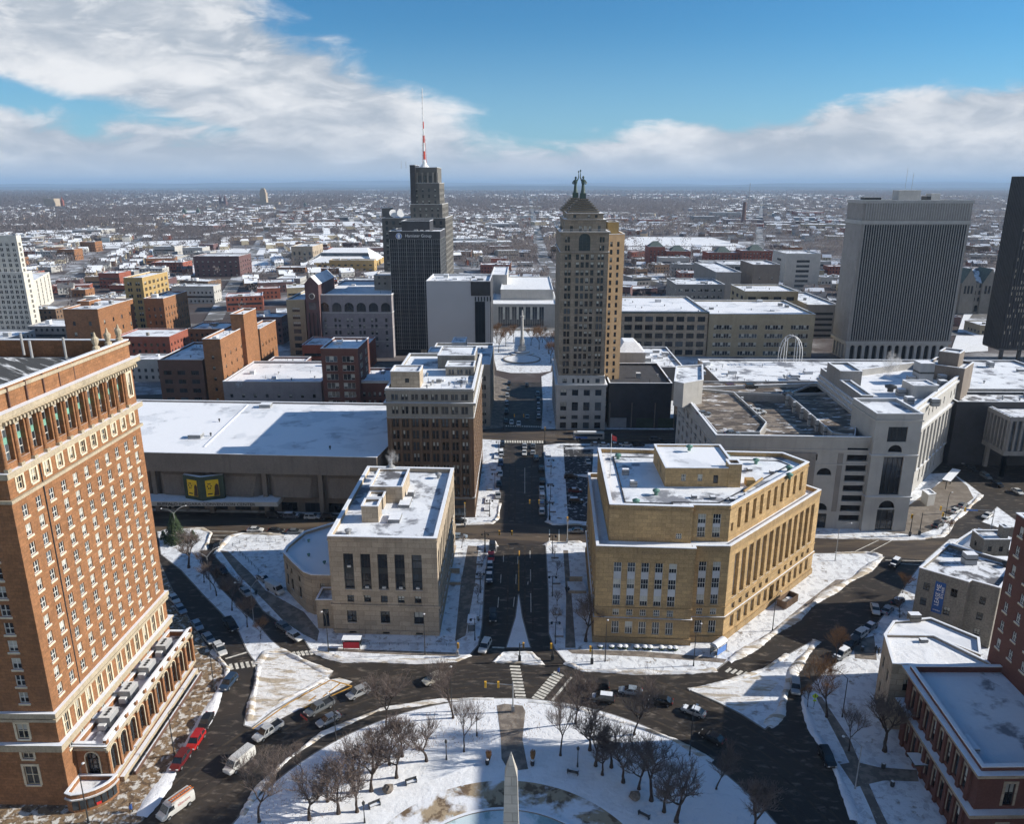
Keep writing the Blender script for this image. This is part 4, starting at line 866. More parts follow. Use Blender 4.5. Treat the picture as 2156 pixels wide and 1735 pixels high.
text('LIBERTY BUILDING', 1.25, ((x0 + x1) / 2 + .1, Yl - .95, zb - 5.9), pi / 2, 0, 'steel_grey', lib.root, sx=1.1)
for k_, (ya, yb_) in enumerate(((Yl + 1.6, Yl + 18), (Yl + 25, Yl + 42))):
    xa, xb = x0 + 1.6, x1 - 1.2; z = zt - .6; yc = (ya + yb_) / 2; dyh = (yb_ - ya) / 2; xc = XA(1228, (ya + yb_) / 2, 95) if not k_ else XA(1212, (ya + yb_) / 2, 95)
    lv = lambda y: ZT((0, ya), y) if not k_ else ZT((0, ya), y) - 0
    for zz0, zz1, ins, mk in ((z, ZT((0, Yl), 462), 0, 1), (ZT((0, Yl), 462), ZT((0, Yl), 449), 1.0, 2)):
        p_ = rect(xa + ins, xb - ins, ya + ins * .7, yb_ - ins * .7)
        wn = [(xb - xa - 2 * ins) * t for t in ((.16, .38, .5, .62, .84) if mk == 1 else (.2, .6, .8))]
        lib.block(p_, zz0, zz1, 'stone_warm', {0: [(q, zz0 + .6, 1.1, min(2.2, zz1 - zz0 - 1.2), 'sashdark') for q in wn]}, par=0, roof='snow', name='setback_wall', rname='setback_roof')
        lib.ring(p_, zz1 - .5, zz1, .4, 'stone_warm', 'cornice', 'snow_cap')
    za, zc_ = ZT((0, Yl), 449), ZT((0, Yl), 419); nst = 7; hw = (xb - xa) / 2 - 1.9; hd = dyh - 2.2
    for i in range(nst):
        t = i / nst; a_, d_ = hw * (1 - t) + 1.2 * t, hd * (1 - t) + 1.2 * t; q0, q1 = za + (zc_ - za) * i / nst, za + (zc_ - za) * (i + 1) / nst
        b = MB(); b.box(xc - a_, xc + a_, yc - d_, yc + d_, q0, q1 - .42, 'stone_dark', 'snow_cap'); b.box(xc - a_ - .3, xc + a_ + .3, yc - d_ - .3, yc + d_ + .3, q1 - .35, q1 + .03, 'stone_warm', 'stone_dark'); lib.b('pyramid_step', b)
    zs = zc_ + .2
    b = MB(); b.box(xc - 1.15, xc + 1.15, yc - 1.15, yc + 1.15, zc_, zs + 1.9, 'bronze_green'); lib.b('pedestal', b)
    st = empty('statue', 'green bronze statue raising an arm on the %s pyramid of the stone tower' % ('front' if not k_ else 'rear'), 'statue', (xc, yc, zs + 1.9), 'rooftop statues')
    b = MB(); zz = zs + 1.9
    b.lathe([(.95, 0), (.8, .8), (.62, 2.2), (.55, 3.2), (.78, 4.2), (.85, 4.9), (.35, 5.3), (.22, 5.5)], 12, 'bronze_green', (xc, yc, zz))
    b.lathe([(.2, 0), (.42, .25), (.46, .6), (.3, .95), (.1, 1.05)], 10, 'bronze_green', (xc, yc, zz + 5.4))
    s_ = -1 if not k_ else 1
    b.tube((xc + s_ * .65, yc, zz + 4.7), (xc + s_ * 1.2, yc - .2, zz + 6.0), .3, .22, 7, 'bronze_green'); b.tube((xc + s_ * 1.2, yc - .2, zz + 6.0), (xc + s_ * 1.15, yc - .3, zz + 7.6), .2, .12, 7, 'bronze_green')
    b.tube((xc - s_ * .65, yc, zz + 4.7), (xc - s_ * 1.3, yc - .2, zz + 3.9), .3, .25, 7, 'bronze_green'); b.tube((xc - s_ * 1.3, yc - .2, zz + 3.9), (xc - s_ * .9, yc - .7, zz + 3.5), .25, .3, 7, 'bronze_green')
    b.build('body', st)
    b = MB(); b.lathe([(.1, 0), (.12, .5), (.3, .7), (.3, .95), (.05, 1.3)], 8, 'bronze_green', (xc + s_ * 1.15, yc - .3, zz + 7.5)); b.build('torch', st)
b = MB(); zr_ = zt - .5
for (a_, c_) in (((x0, Yl + .2), (x1, Yl + .2)), ((x0, Yl + .2), (x0, 340))):
    for q in (.5, 1.0, 1.5): b.tube((*a_, zr_ + q), (*c_, zr_ + q), .06, .06, 4, 'steel_grey')
lib.b('railing', b)
gw = [(x1 + .3, 312), (x1 + 7.6, 314.4), (x1 + 7.6, 345), (x1 + .3, 345)]  # wing front turned to catch sun; sunlit gold put into its colour
hgw = ZT((0, 312), 493); lib.block(gw, 0, hgw, 'gold_side', {0: [(q, 6 + 3.05 * i, 1.1, 1.9, 'sashdark') for i in range(24) for q in (2.0, 5.0) if 6 + 3.05 * i < hgw - 3]}, par=.6, name='side_wing', rname='wing_roof')
lib.block(rect(x1 + 1, x1 + 5.5, 318, 330), hgw - .6, ZT((0, 318), 467), 'brick_tan', {}, par=.3, name='penthouse', rname='penthouse_roof')
lib.done()

# --- dark glass slab
gx0, gx1 = XA(829, 444.5, 0), XA(932, 444.5, 0); gh = ZT((0, 444.5), 487); gY1 = 473
gl = Bld('dark_glass_office_slab', 'dark glass office slab with thin pale grid and white company sign', (gx0, 444.5)); TAKEN.append(rect(gx0, gx1, 440, 480))
gp_ = rect(gx0, gx1, 444.5, gY1); gl.block(gp_, 0, gh, 'curtain_glass', {}, par=.6, roof='roof_snow', name='glass_wall')
W_ = gx1 - gx0; nf = 28; b = MB()
for i in range(25): x = gx0 + W_ * i / 24; wd = .12 if i % 4 == 0 else .05; b.box(x - wd, x + wd, 444.2, 444.5, 3.5, gh - 4.4, 'rib_pale')
for j in range(nf): z = 3.5 + (gh - 8) * j / (nf - 1); b.box(gx0, gx1, 444.28, 444.5, z - .045, z + .045, 'rib_pale')
for i in range(17): y = 444.5 + (gY1 - 444.5) * i / 16; b.box(gx1, gx1 + .25, y - .09, y + .09, 3.5, gh - 4.4, 'rib_pale')
for j in range(nf): z = 3.5 + (gh - 8) * j / (nf - 1); b.box(gx1, gx1 + .2, 444.5, gY1, z - .06, z + .06, 'rib_pale')
gl.b('mullion_grid', b)
b = MB()
for x_ in (.55, .62, .70, .78): b.box(gx0 + W_ * x_, gx0 + W_ * x_ + 1.6, 444.1, 444.24, .4, 3.2, 'stone_cream')
gl.b('lobby_window', b); gl.ring(gp_, gh - 4.4, gh - .2, .12, 'bronze_dark', 'top_band')
gl.block(rect(gx0 + W_ * .22, gx0 + W_ * .78, 450, 468), gh - .6, gh + 5.4, 'bronze_dark', {}, par=.6, name='penthouse', rname='penthouse_roof', roof='roof_snow')
gl.clutter(gx0 + 1, gx1 - 1, 446, 449, gh - .6, 5)
mat('sign_white', (.80, .80, .80), .5, .03); mat('sign_blue', (.10, .22, .55), .5)
text('Hamister Group', 2.35, (gx0 + W_ * .575, 444.25, gh - 3.2), pi / 2, 0, 'sign_white', gl.root, sx=.95)
b = MB(); lx, lz = gx0 + W_ * .19, gh - 2.6
b.add([(lx + 1.75 * cos(t), 444.26, lz + 1.75 * sin(t)) for t in [2 * pi * i / 24 for i in range(24)]], [tuple(range(24))], 'sign_white'); b.add([(lx + 1.5 * cos(t), 444.2, lz + 1.5 * sin(t)) for t in [2 * pi * i / 24 for i in range(24)]], [tuple(range(24))], 'sign_blue')
b.add([(lx + .75 * cos(t), 444.14, lz + .4 + .75 * sin(t)) for t in [2 * pi * i / 16 for i in range(16)]], [tuple(range(16))], 'sign_white'); b.quad((lx - .55, 444.13, lz - 1.2), (lx + .55, 444.13, lz - 1.2), (lx + .75, 444.13, lz + .4), (lx - .75, 444.13, lz + .4), 'sign_white')
gl.b('round_logo', b)
gl.done()
# --- art deco tower with antenna behind it
def box_at(q, xl, xr, Y0, Y1, z0, ytop, wall, kind=None, name='wall', sp=2.6, w_=1.2, wh=2.0, step=3.6, roof='roof_snow', side=True):
    h = ZT((0, Y0), ytop); a_, c_ = XA(xl, Y0, h), XA(xr, Y0, h); fc = {}
    if kind: fc = {0: [r for r in auto(c_ - a_, h - z0, 0, kind, w_, wh, step, sp)], (1 if a_ < 0 else 3): auto(Y1 - Y0, h - z0, 0, kind, w_, wh, step, sp)}; fc = {k: [(r[0], r[1] + z0) + tuple(r[2:]) for r in v] for k, v in fc.items()}
    p = rect(a_, c_, Y0, Y1); q.block(p, z0, h, wall, fc, par=.6, roof=roof, name=name, rname=name + '_roof'); return p, h
dk = Bld('antenna_tower_building', 'dark stone setback tower topped by a tall red and white antenna', (-85, 486)); TAKEN.append(rect(-110, -45, 484, 540))
_, h1 = box_at(dk, 802, 937, 490, 540, 0, 459, 'stone_dark', 'sashdark', 'lower_wall', 4.2, 1.6, 2.2)
box_at(dk, 802, 819, 500, 512, h1 - .6, 438, 'stone_dark', None, 'lift_house')
_, h2 = box_at(dk, 862, 930, 496, 536, h1 - .6, 430, 'stone_dark', 'sashdark', 'middle_wall', 3.4)
_, h3 = box_at(dk, 866, 924, 500, 530, h2 - .6, 385, 'stone_dark', 'sashdark', 'middle_wall', 3.4)
p4, h4 = box_at(dk, 868, 919, 502, 528, h3 - .6, 352, 'stone_dark', None, 'top_wall')
box_at(dk, 861, 872, 499, 520, h1 - .6, 347, 'bronze_dark', None, 'dark_pier')
for t in (.28, .5, .72):
    x = p4[0][0] + (p4[1][0] - p4[0][0]) * t; b = MB(); b.box(x - .8, x + .8, 501.6, 502.2, h1 + 8, h4 - 5, 'glass_dark'); dk.b('window_strip', b)
for t in (.0, .17, .39, .61, .83, 1): x = p4[0][0] + (p4[1][0] - p4[0][0]) * t; b = MB(); b.box(x - .5, x + .5, 501.0, 502.1, h2, h4 - 3, 'stone_grey'); dk.b('pier', b)
b = MB(); b.box(p4[1][0], p4[1][0] + .5, 502, 528, h3, h4, 'stone_tan'); 
xc = XA(893, 512, h4); hc_ = ZT((0, 512), 185)
mat('antenna_red', (.55, .06, .03), .6); mat('antenna_white', (.75, .75, .74), .5)
am = MB(); am.lathe([(3.4, 0), (2.6, .8), (1.4, 2.2), (.8, 4.2), (.6, 5)], 14, 'antenna_white', (xc, 512, h4)); dk.b('antenna_base', am)
tt = hc_ - h4 - 5; am = MB(); z = h4 + 5
segs = [(.12, 'antenna_red', .75), (.12, 'antenna_white', .6), (.1, 'antenna_red', .5), (.1, 'antenna_white', .42), (.1, 'antenna_red', .36), (.46, 'antenna_white', .22)]
for fr_, m_, r_ in segs:
    am.tube((xc, 512, z), (xc, 512, z + tt * fr_), r_, r_ * .85, 8, m_); z += tt * fr_
for i in range(26): zz = h4 + 6 + tt * .96 * i / 26; wd = 1.5 if i < 8 else 1.0; am.tube((xc - wd, 512, zz), (xc + (.2 if i > 8 else wd), 512, zz), .09, .09, 4, 'steel_grey' if i % 2 else 'antenna_white')
for s_ in (-1.3, 1.3): am.tube((xc + s_, 512, h4 + 3), (xc + s_ * .5, 512, h4 + 5 + tt * .35), .1, .1, 4, 'antenna_red')
dk.b('antenna', am)
for dx_ in (-13.5, -10.5): dk.unit(xc + dx_, 503, h4 - .5, .1, .1, 4, 'steel_grey', 'pipe', 'mast')
for px_ in (827, 843): x = XA(px_, 497, h1); b = MB(); b.lathe([(.2, 0), (1.5, .35), (2.4, 1.0), (2.5, 1.05)], 16, 'steel_white', (0, 0, 0)); me = b.mesh('dish'); o = obj('satellite_dish', me, dk.root, (x + 85, 9, h1 + 2.4)); o.rotation_euler = (radians(70), 0, radians(25)); dk.unit(x, 498, h1 - .5, .15, .15, 3, 'steel_grey', 'pipe', 'mast')
dk.done()
# --- blank-walled block in front of the slab
q, p, h = tower('blank_walled_block', 'block with a plain pale grey end wall beside a dark window strip', 896, 1031, 398, 592, 'blank_grey', Y1=430, plain=True, clut=9)
wt = p[1][0] - p[0][0]; b = MB(); xa = p[0][0] + wt * .70
b.box(xa, p[1][0] + .1, 397.7, 398.05, h - 7.5, h - .3, 'bronze_dark'); b.box(xa + 2.0, p[1][0] - 2.6, 397.7, 398.05, 6, h - 10.5, 'curtain_glass'); b.box(p[1][0], p[1][0] + .3, 398, 430, 3, h - .3, 'bronze_dark'); q.b('dark_panel', b)
b = MB()
for i in range(6): b.box(xa + 2.0 + i * 1.55, xa + 2.7 + i * 1.55, 397.7, 398.02, h - 10.3, h - 8.0, 'glass_mid')
for i in range(5): b.box(xa + 2.0 + i * 1.7, xa + 2.08 + i * 1.7, 397.6, 397.7, 6, h - 10.5, 'steel_dark')
q.b('window', b); q.done()
q, p, h = tower('grey_office_block', 'narrow grey stone block behind the brown office block, facing the avenue', 893, 1031, 306, 768, 'stone_grey', Y1=350, kind='pair', w_=1.8, wh=2, step=3.7, sp=3.2, clut=12)
for (a_, c_, ya, yb_, yt) in ((900, 948, 312, 322, 742), (950, 978, 318, 330, 722), (978, 1006, 325, 340, 748)):
    hh = ZT((0, ya), yt); xa, xb = XA(a_, ya, hh), XA(c_, ya, hh); q.block(rect(xa, xb, ya, yb_), h - .9, hh, 'stone_white' if a_ == 950 else 'brick_grey', {}, par=.3, name='penthouse', rname='penthouse_roof')
q.done()
# --- hotel with arched top windows, and its gabled corner tower
q, p, h = tower('arched_grey_hotel', 'pale grey block with a row of wide arched windows under a blue snowy roof', 665, 822, 436, 621, 'lavender', Y1=505, plain=True, clut=3)
Lq = p[1][0] - p[0][0]
for ch in list(q.root.children):
    if ch.name.split('.')[0] in ('wall', 'roof', 'coping'): bpy.data.objects.remove(ch)
xs6 = [Lq * (.075 + .158 * i) for i in range(6)]; fr = [(x, h - 10.4, 5.6, 4.6, 'arch', .5) for x in xs6]; fr = []
fr = [(x, h - 9.8, 5.4, 5.2, 'arch', .5) for x in [Lq * (i + .5) / 6 for i in range(6)]]
for i in range(6):
    x = Lq * (i + .5) / 6
    for zz in rows(6.5, 5, (h - 20) / 4.6, 2.2): 
        for d_ in ((-1.2, 1.2) if 0 < i < 5 else (0,)): fr.append((x + d_, zz[0], 1.3, 2.2, 'sashdark'))
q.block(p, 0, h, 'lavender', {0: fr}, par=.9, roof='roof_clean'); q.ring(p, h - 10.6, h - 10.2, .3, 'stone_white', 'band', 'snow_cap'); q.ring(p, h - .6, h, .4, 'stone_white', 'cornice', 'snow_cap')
for zz in (h - 19, h - 27): q.ring(p, zz, zz + .3, .1, 'stone_white', 'band')
q.block(rect(*[XA(v, 462, h + 8) for v in (785, 822)], 462, 480), h - .9, ZT((0, 462), 580), 'stone_grey', {0: [(x_, h + z_, 1.2, 1.3, 'sashdark') for x_ in (3, 6.5, 10) for z_ in (2.5, 6)]}, par=.4, name='penthouse', rname='penthouse_roof')
q.done()
q, p, h = tower('gabled_corner_tower', 'purple grey corner tower with gabled blue snowy roof and round ornament', 637, 666, 432, 600, 'brick_purple', Y1=470, plain=True, clut=0)
b = MB(); xm = (p[0][0] + p[1][0]) / 2
b.add([(p[0][0] - .5, 431.5, h), (p[1][0] + .5, 431.5, h), (xm, 431.5, h + 4.6), (p[0][0] - .5, 470, h), (p[1][0] + .5, 470, h), (xm, 470, h + 4.6)], [(0, 1, 2), (4, 3, 5)], 'brick_purple'); b.add([(p[0][0] - .5, 431.5, h), (p[1][0] + .5, 431.5, h), (xm, 431.5, h + 4.6), (p[0][0] - .5, 470, h), (p[1][0] + .5, 470, h), (xm, 470, h + 4.6)], [(1, 4, 5, 2), (3, 0, 2, 5)], 'roof_clean'); q.b('gable_roof', b)
b = MB(); b.tube((xm, 431.9, h - 6.5), (xm, 431.4, h - 6.5), 1.7, 1.7, 20, 'stone_white'); b.tube((xm, 431.5, h - 6.5), (xm, 431.2, h - 6.5), 1.3, 1.3, 20, 'glass_mid'); q.b('round_window', b)
b = MB(); b.box(xm - 2, xm + 2, 431.7, 432, h - 14, h - 10, 'glass_mid')
for k_ in (-2.2, 0, 2.2): b.box(xm + k_ - .35, xm + k_ + .35, 431.7, 432, 4, h - 16, 'glass_dark')
q.b('window_strip', b); q.done()

# --- tall ribbed office tower on the right
my0 = 434.0; mx0, mx1 = XA(1775, my0, 0), XA(1990, my0, 0); mh_ = ZT((0, my0), 421); md = 455.0
TAKEN.append(rect(mx0 - 5, mx1 + 5, 430, 470)); mt = Bld('ribbed_white_tower', 'big pale tower with close vertical ribs and an arched colonnade at its foot', (mx0, my0))
W_ = mx1 - mx0; p = rect(mx0, mx1, my0, md)
mt.block(p, 9.5, mh_, 'conc_grey', {}, par=.9, roof='roof_snow'); zr1, zr0 = mh_ - 11.0, 9.8
b = MB(); b.box(mx0 + 1.8, mx1 - 1.4, my0 - .15, my0 + .1, zr0 + 2, zr1 - 2.0, 'curtain_glass'); b.box(mx0 + 1.8, mx1 - 1.4, my0 - .15, my0 + .1, zr1 + .8, mh_ - 2.0, 'conc_grey'); mt.b('window_wall', b)
b = MB(); nr = 41
for i in range(nr + 1): x = mx0 + 1.8 + (W_ - 3.2) * i / nr; b.box(x - .17, x + .17, my0 - .5, my0 - .1, zr0 + 1.4, zr1 - 1.4, 'rib_pale'); b.box(x - .3, x + .3, my0 - .6, my0 - .1, zr1 + .6, mh_ - 1.6, 'rib_pale')
mt.b('rib_row', b)
for z, h_ in ((zr1 - 1.6, 2.0), (mh_ - 1.6, 1.5), (9.5, 1.6)): mt.ring(p, z, z + h_, .5, 'rib_pale', 'band')
na = 13
mt.block(rect(mx0 + .6, mx1 - .6, my0 + .4, md - 1), 0, 9.5, 'rib_pale', {0: [(1.4 + (W_ - 4) * (i + .5) / na, .3, 2.5, 8.4, 'archv', 1.2) for i in range(na)], 3: [(2.5 + 4 * i, .3, 2.5, 8.4, 'archv', 1.0) for i in range(4)]}, par=0, name='arcade', rname='arcade_top')
for a_, c_, ya, yb_, hh, m_ in ((mx0 + W_ * .36, mx0 + W_ * .56, 440, 448, 6.0, 'stone_white'), (mx0 + W_ * .05, mx0 + W_ * .2, 440, 446, 2.4, 'steel_dark'), (mx0 + W_ * .66, mx0 + W_ * .74, 440, 446, 4.2, 'stone_white'), (mx0 + W_ * .62, mx0 + W_ * .66, 440, 446, 3.0, 'steel_dark')): mt.block(rect(a_, c_, ya, yb_), mh_ - .9, mh_ - .9 + hh, m_, {}, par=.2, name='penthouse', rname='penthouse_roof')
mt.unit(mx0 + W_ * .5, 444, mh_ + 5, .08, .08, 9, 'steel_grey', 'pipe', 'mast'); mt.unit(mx0 + W_ * .44, 444, mh_ + 5, .06, .06, 12, 'steel_grey', 'pipe', 'mast'); mt.done()
bx0 = XA(2092, 430, 0); bh = ZT((0, 430), 371); bt = Bld('black_office_tower', 'tall dark bronze office tower with close ribs, raised on columns', (bx0, 430)); TAKEN.append(rect(bx0 - 3, bx0 + 80, 425, 480))
p = rect(bx0, bx0 + 60, 430, 446); bt.block(p, 7, bh, 'bronze_dark', {}, par=.5, roof='roof_dark')
b = MB()
for i in range(42): x = bx0 + .6 + 1.42 * i; b.box(x - .28, x + .28, 429.4, 430, 8, bh, 'bronze_dark')
for i in range(11): y = 431 + 1.42 * i; b.box(bx0 - .6, bx0, y - .28, y + .28, 8, bh, 'bronze_dark')
bt.b('rib_row', b); b = MB(); mat('office_lit', (.50, .45, .36), .5, .2, .3)
for j in range(26):
    for i in range(41):
        if R.random() < (.55 if 4 < j < 18 else .15): x = bx0 + 1.3 + 1.42 * i; z = 10 + (bh - 20) * j / 26; b.box(x - .35, x + .35, 429.9, 430.02, z, z + 1.7, 'office_lit')
bt.b('lit_window_row', b, kind='stuff')  # pale boxes painted for lit office windows, no lamp inside
for i in range(6): b = MB(); b.box(bx0 + 2 + 10 * i, bx0 + 3.6 + 10 * i, 431, 432.6, 0, 7, 'bronze_dark'); bt.b('column', b)
bt.done()

# --- parking ramp with white concrete sides and rooftop deck
rp_y = 207.5; rpoly = [(54.8, 208.6), (99.0, 207.2), (104, 222)] + [G(1806, 872, 28.5), G(1722, 806, 28.5)] + [(54.4, 262)]
rpoly = ccw(rpoly); TAKEN.append(rect(54, 140, 205, 270)); rz = 25.0; ru = 28.4
rm = Bld('parking_ramp', 'white concrete parking ramp with open dark bays and cars on its roof deck', (70, 208))
fl = [(4.5 + 6.2 * i, 2.5 + 3.3 * j, 2.0 if i % 2 else 2.6, 1.9, 'void', 1.0) for i in range(8) for j in range(7)]
ff_ = [(8, 21.5, 8.5, 1.7, 'void', .8)] + [(20 + 4.1 * i, 21.3, 1.8, 1.9, 'void', .8) for i in range(3)] + [(17, 18.4, 16, 1.6, 'void', .8)] + [(40.2, 2.6 + 3.1 * j, 6.0, 1.9, 'void', .8) for j in range(8)] + [(24.0, 2.6 + 3.1 * j, 7.0, 1.7, 'void', .8) for j in range(5)] + [(31.5, 16.8, 4.2, 2.2, 'archv', .6), (31.5, 5.9, 4.2, 2.2, 'archv', .6)] + [(31.5, .2, 4.4, 4.6, 'ribbon', .6)]
e0 = [i for i in range(len(rpoly)) if abs(rpoly[i][1] - 208.6) < .1][0]; eL = (e0 - 1) % len(rpoly)
rm.block(rpoly, 0, rz + .01, 'conc_white', {}, par=0, roof='deck', name='lower_deck_wall', rname='lower_deck') if 0 else None
rm.block(rpoly, 0, ru, 'conc_white', {e0: ff_, eL: fl}, par=3.4, th=.5, roof='deck', depth=.8)
for z in (20.0, 24.3, 27.6): rm.ring(rpoly, z, z + .3, .18, 'stone_white', 'band')
for pts in ([(1431, 818), (1545, 829), (1614, 893), (1600, 914), (1509, 914)], [(1431, 818), (1440, 806), (1722, 806), (1760, 830), (1657, 833), (1545, 829)], [(1657, 833), (1722, 806), (1806, 872), (1800, 922), (1752, 915)]):
    pl = ccw([G(x, y, 27.4) for x, y in pts]); b = MB(); b.prism(pl, rz, 27.3, 'conc_grey', 'deck'); rm.b('upper_deck', b)
    b = MB(); b.ring(pl, 27.3, 28.1, 0, .25, 'conc_white', 'snow_cap'); rm.b('deck_rail', b)
for q_ in ((1657, 842), (1672, 856), (1688, 869), (1704, 882), (1720, 895), (1737, 908), (1562, 846), (1580, 863), (1598, 880)):
    x, y = G(*q_, 27); rm.unit(x, y, 25, .8, .8, 3.6, 'conc_white', 'box', 'deck_pier')
st_ = ccw([G(1420, 800, 36), G(1424, 768, 36), G(1480, 765, 36), G(1481, 797, 36), G(1440, 804, 36)]); rm.block(st_, 27.4, 35.5, 'stone_white', {}, par=.5, name='stair_tower', rname='stair_roof')
tw = rect(98.2, 111.0, 205.8, 222); twh = 35.8
for x_a, x_b in ((19, 28.6), (34.8, 37.4)): b = MB(); b.box(54.8 + x_a, 54.8 + x_b, 207.45 - .0, 208.2, 5.5, 23.6, 'conc_panel'); rm.b('wall_panel', b)
rm.block(tw, 0, twh, 'conc_white', {0: [(6.4, .4, 5.0, 6.6, 'ribbon', .6), (6.4, 7.4, 4.6, 2.4, 'archv', .5), (6.4, 11.6, 5.6, 11.5, 'ribbon', .6), (6.4, 24.5, 4.0, 2.2, 'archv', .5), (6.4, 27.6, 5.4, 4.4, 'ribbon', .5)], 1: [(5, 1, 3, 4, 'void'), (8, 12, 2, 9, 'ribbon')]}, par=.9, name='corner_tower', rname='tower_roof')
rm.ring(tw, 10.6, 11.1, .3, 'stone_white', 'band', 'snow_cap'); rm.ring(tw, 23.3, 23.7, .3, 'stone_white', 'band', 'snow_cap'); rm.ring(tw, 33.6, 34.0, .3, 'stone_white', 'band'); rm.done()
# --- long stone block with sunny angled side
ha = [(111.3, 217.0), (163.0, 277.5), (150, 290), G(1722, 806, 28.5), G(1806, 872, 28.5), (105, 222.5)]
hh_ = Bld('angled_stone_courthouse', 'long grey and cream stone block with sunlit angled front and dark corner pavilion', (135, 245)); TAKEN.append(rect(110, 165, 215, 292))
hL = elen(ha, 0); wn = []
for i in range(15):
    x = 4 + (hL - 8) * (i + .5) / 15
    if i in (4, 10): continue
    wn += [(x, 9.8, 1.3, 9.5, 'stack3d', .8), (x, 25.2, 1.2, 2.4, 'sashdark', .5), (x, 2.4, 1.4, 4.2, 'sashdark', .5)]
hh_.block(ha, 0, 31.5, 'stone_white', {0: wn, 4: [], 3: []}, par=2.4, th=.7, roof='roof_clean')
for z, h_, o_ in ((7.4, .6, .5), (22.0, .9, .8), (29.6, .7, .6)): hh_.ring(ha, z, z + h_, o_, 'stone_white', 'cornice', 'snow_cap')
d_ = Vector((ha[1][0] - ha[0][0], ha[1][1] - ha[0][1])).normalized(); n_ = Vector((d_.y, -d_.x))
for i in range(16):
    x = 4 + (hL - 8) * i / 15; pp_ = Vector(ha[0]) + d_ * x; b = MB(); c4 = [pp_ - d_ * .4, pp_ + d_ * .4, pp_ + d_ * .4 + n_ * .5, pp_ - d_ * .4 + n_ * .5]; b.prism(ccw(c4), 8.0, 21.9, 'stone_white'); hh_.b('pilaster', b)
pv = [Vector(ha[1]) - d_ * 13 + n_ * 1.5, Vector(ha[1]) + d_ * 1 + n_ * 1.5, Vector(ha[1]) + d_ * 1 - n_ * 11, Vector(ha[1]) - d_ * 13 - n_ * 11]
hh_.block([tuple(v) for v in pv], 0, 34.5, 'conc_brown', {}, par=.8, name='corner_pavilion', rname='pavilion_roof')
pv2 = inset([tuple(v) for v in pv], 3); hh_.block(pv2, 33.7, 39, 'conc_brown', {}, par=.5, name='pavilion_lantern', rname='lantern_roof')
q0 = [G(1722, 806, 28.5), G(1728, 765, 36), G(1750, 765, 36), G(1806, 872, 28.5)]
wl = [G(1722, 806, 28.5), G(1806, 872, 28.5)]; e_ = Vector((wl[1][0] - wl[0][0], wl[1][1] - wl[0][1])).normalized(); m_ = Vector((-e_.y, e_.x)); m_ = m_ if m_.x > 0 else -m_
for (t0, t1, w1, zz) in ((0.0, .16, 9, 34), (.16, .5, 7, 37.5), (.5, 1, 3.5, 34.5)):
    LL = (Vector(wl[1]) - Vector(wl[0])).length; a_ = Vector(wl[0]) + e_ * LL * t0 + m_ * .4; c_ = Vector(wl[0]) + e_ * LL * t1 + m_ * .4
    hh_.block(ccw([a_, c_, c_ + m_ * w1, a_ + m_ * w1]), 28, zz, 'conc_grey', {}, par=.6, name='rear_tower', rname='rear_tower_roof')
hh_.block(rect(128, 136, 246, 254), 29.1, 33.5, 'stone_white', {}, par=.3, name='penthouse', rname='penthouse_roof')
for x, y in ((124, 240), (131, 238), (140, 256), (146, 262), (138, 268), (126, 250), (150, 270), (144, 275)): hh_.unit(x, y, 29.1, 2.4, 2.4, 2.4, 'steel_grey'); 
hh_.unit(142, 268, 29.1, 5, 5, 7.5, 'steel_grey'); hh_.unit(121.5, 248, 31, 3.2, 3.2, 2.4, 'steel_dark', 'vent', 'vent'); hh_.done()
for q_, lb in (((2000, 1020), 'long flat snowy canopy standing on the courthouse plaza'),):
    x, y = G(*q_); b = empty('plaza_canopy', lb, 'canopy', (x, y, 0)); m2 = MB(); a_ = Vector((x, y)); v = [a_ - d_ * 7 - n_ * 1.3, a_ + d_ * 7 - n_ * 1.3, a_ + d_ * 7 + n_ * 1.3, a_ - d_ * 7 + n_ * 1.3]; m2.prism(ccw(v), 3.2, 3.5, 'steel_dark', 'snow_cap'); m2.build('roof', b)
    for t in (-6, 0, 6): m2 = MB(); pt = a_ + d_ * t; m2.tube((pt.x, pt.y, .1), (pt.x, pt.y, 3.2), .15, .15, 6, 'steel_dark'); m2.build('post', b)
x, y = G(1955, 1062); kb = Bld('entrance_kiosk', 'small pale stone kiosk with snowy roof on the courthouse plaza', (x, y)); kb.block(ccw([(x - 1.6, y - 2), (x + 1.2, y - 1), (x + 1.2, y + 3), (x - 1.6, y + 2)]), .1, 4.0, 'stone_white', {}, par=.2, th=.2); kb.done()

# --- modern low block, mall roofs, old chateau-like block
q, p, h = tower('dark_modern_block', 'low dark block with blank upper wall beside the pale tower base', 1284, 1416, 303.5, 806, 'bronze_dark', Y1=340, plain=True, clut=5, roof='roof_dark')
b = MB()
for x_, m_ in ((4, 'steel_grey'), (15, 'green_dark'), (24, 'green_dark')): b.box(p[0][0] + x_ - 3.5, p[0][0] + x_ + 3.5, 303.2, 303.6, .4, 4.5, m_)
for x_ in (0.5, 9.5, 19, 27): b.box(p[0][0] + x_ - .2, p[0][0] + x_ + .2, 303.1, 303.6, 0, 11, 'conc_brown')
q.b('shop_front', b); b = MB(); b.box(p[0][0] - 3, p[1][0] - 8, 300.5, 303.5, 5.5, 6.2, 'steel_dark', 'snow_cap') if 0 else None; q.done()
q, p, h = tower('white_mansard_block', 'narrow white building with snow covered hipped roof behind the pale tower', 1299, 1360, 352, 742, 'stone_white', Y1=374, kind='sashdark', sp=4.6, step=4.2, clut=0, roof='roof_clean')
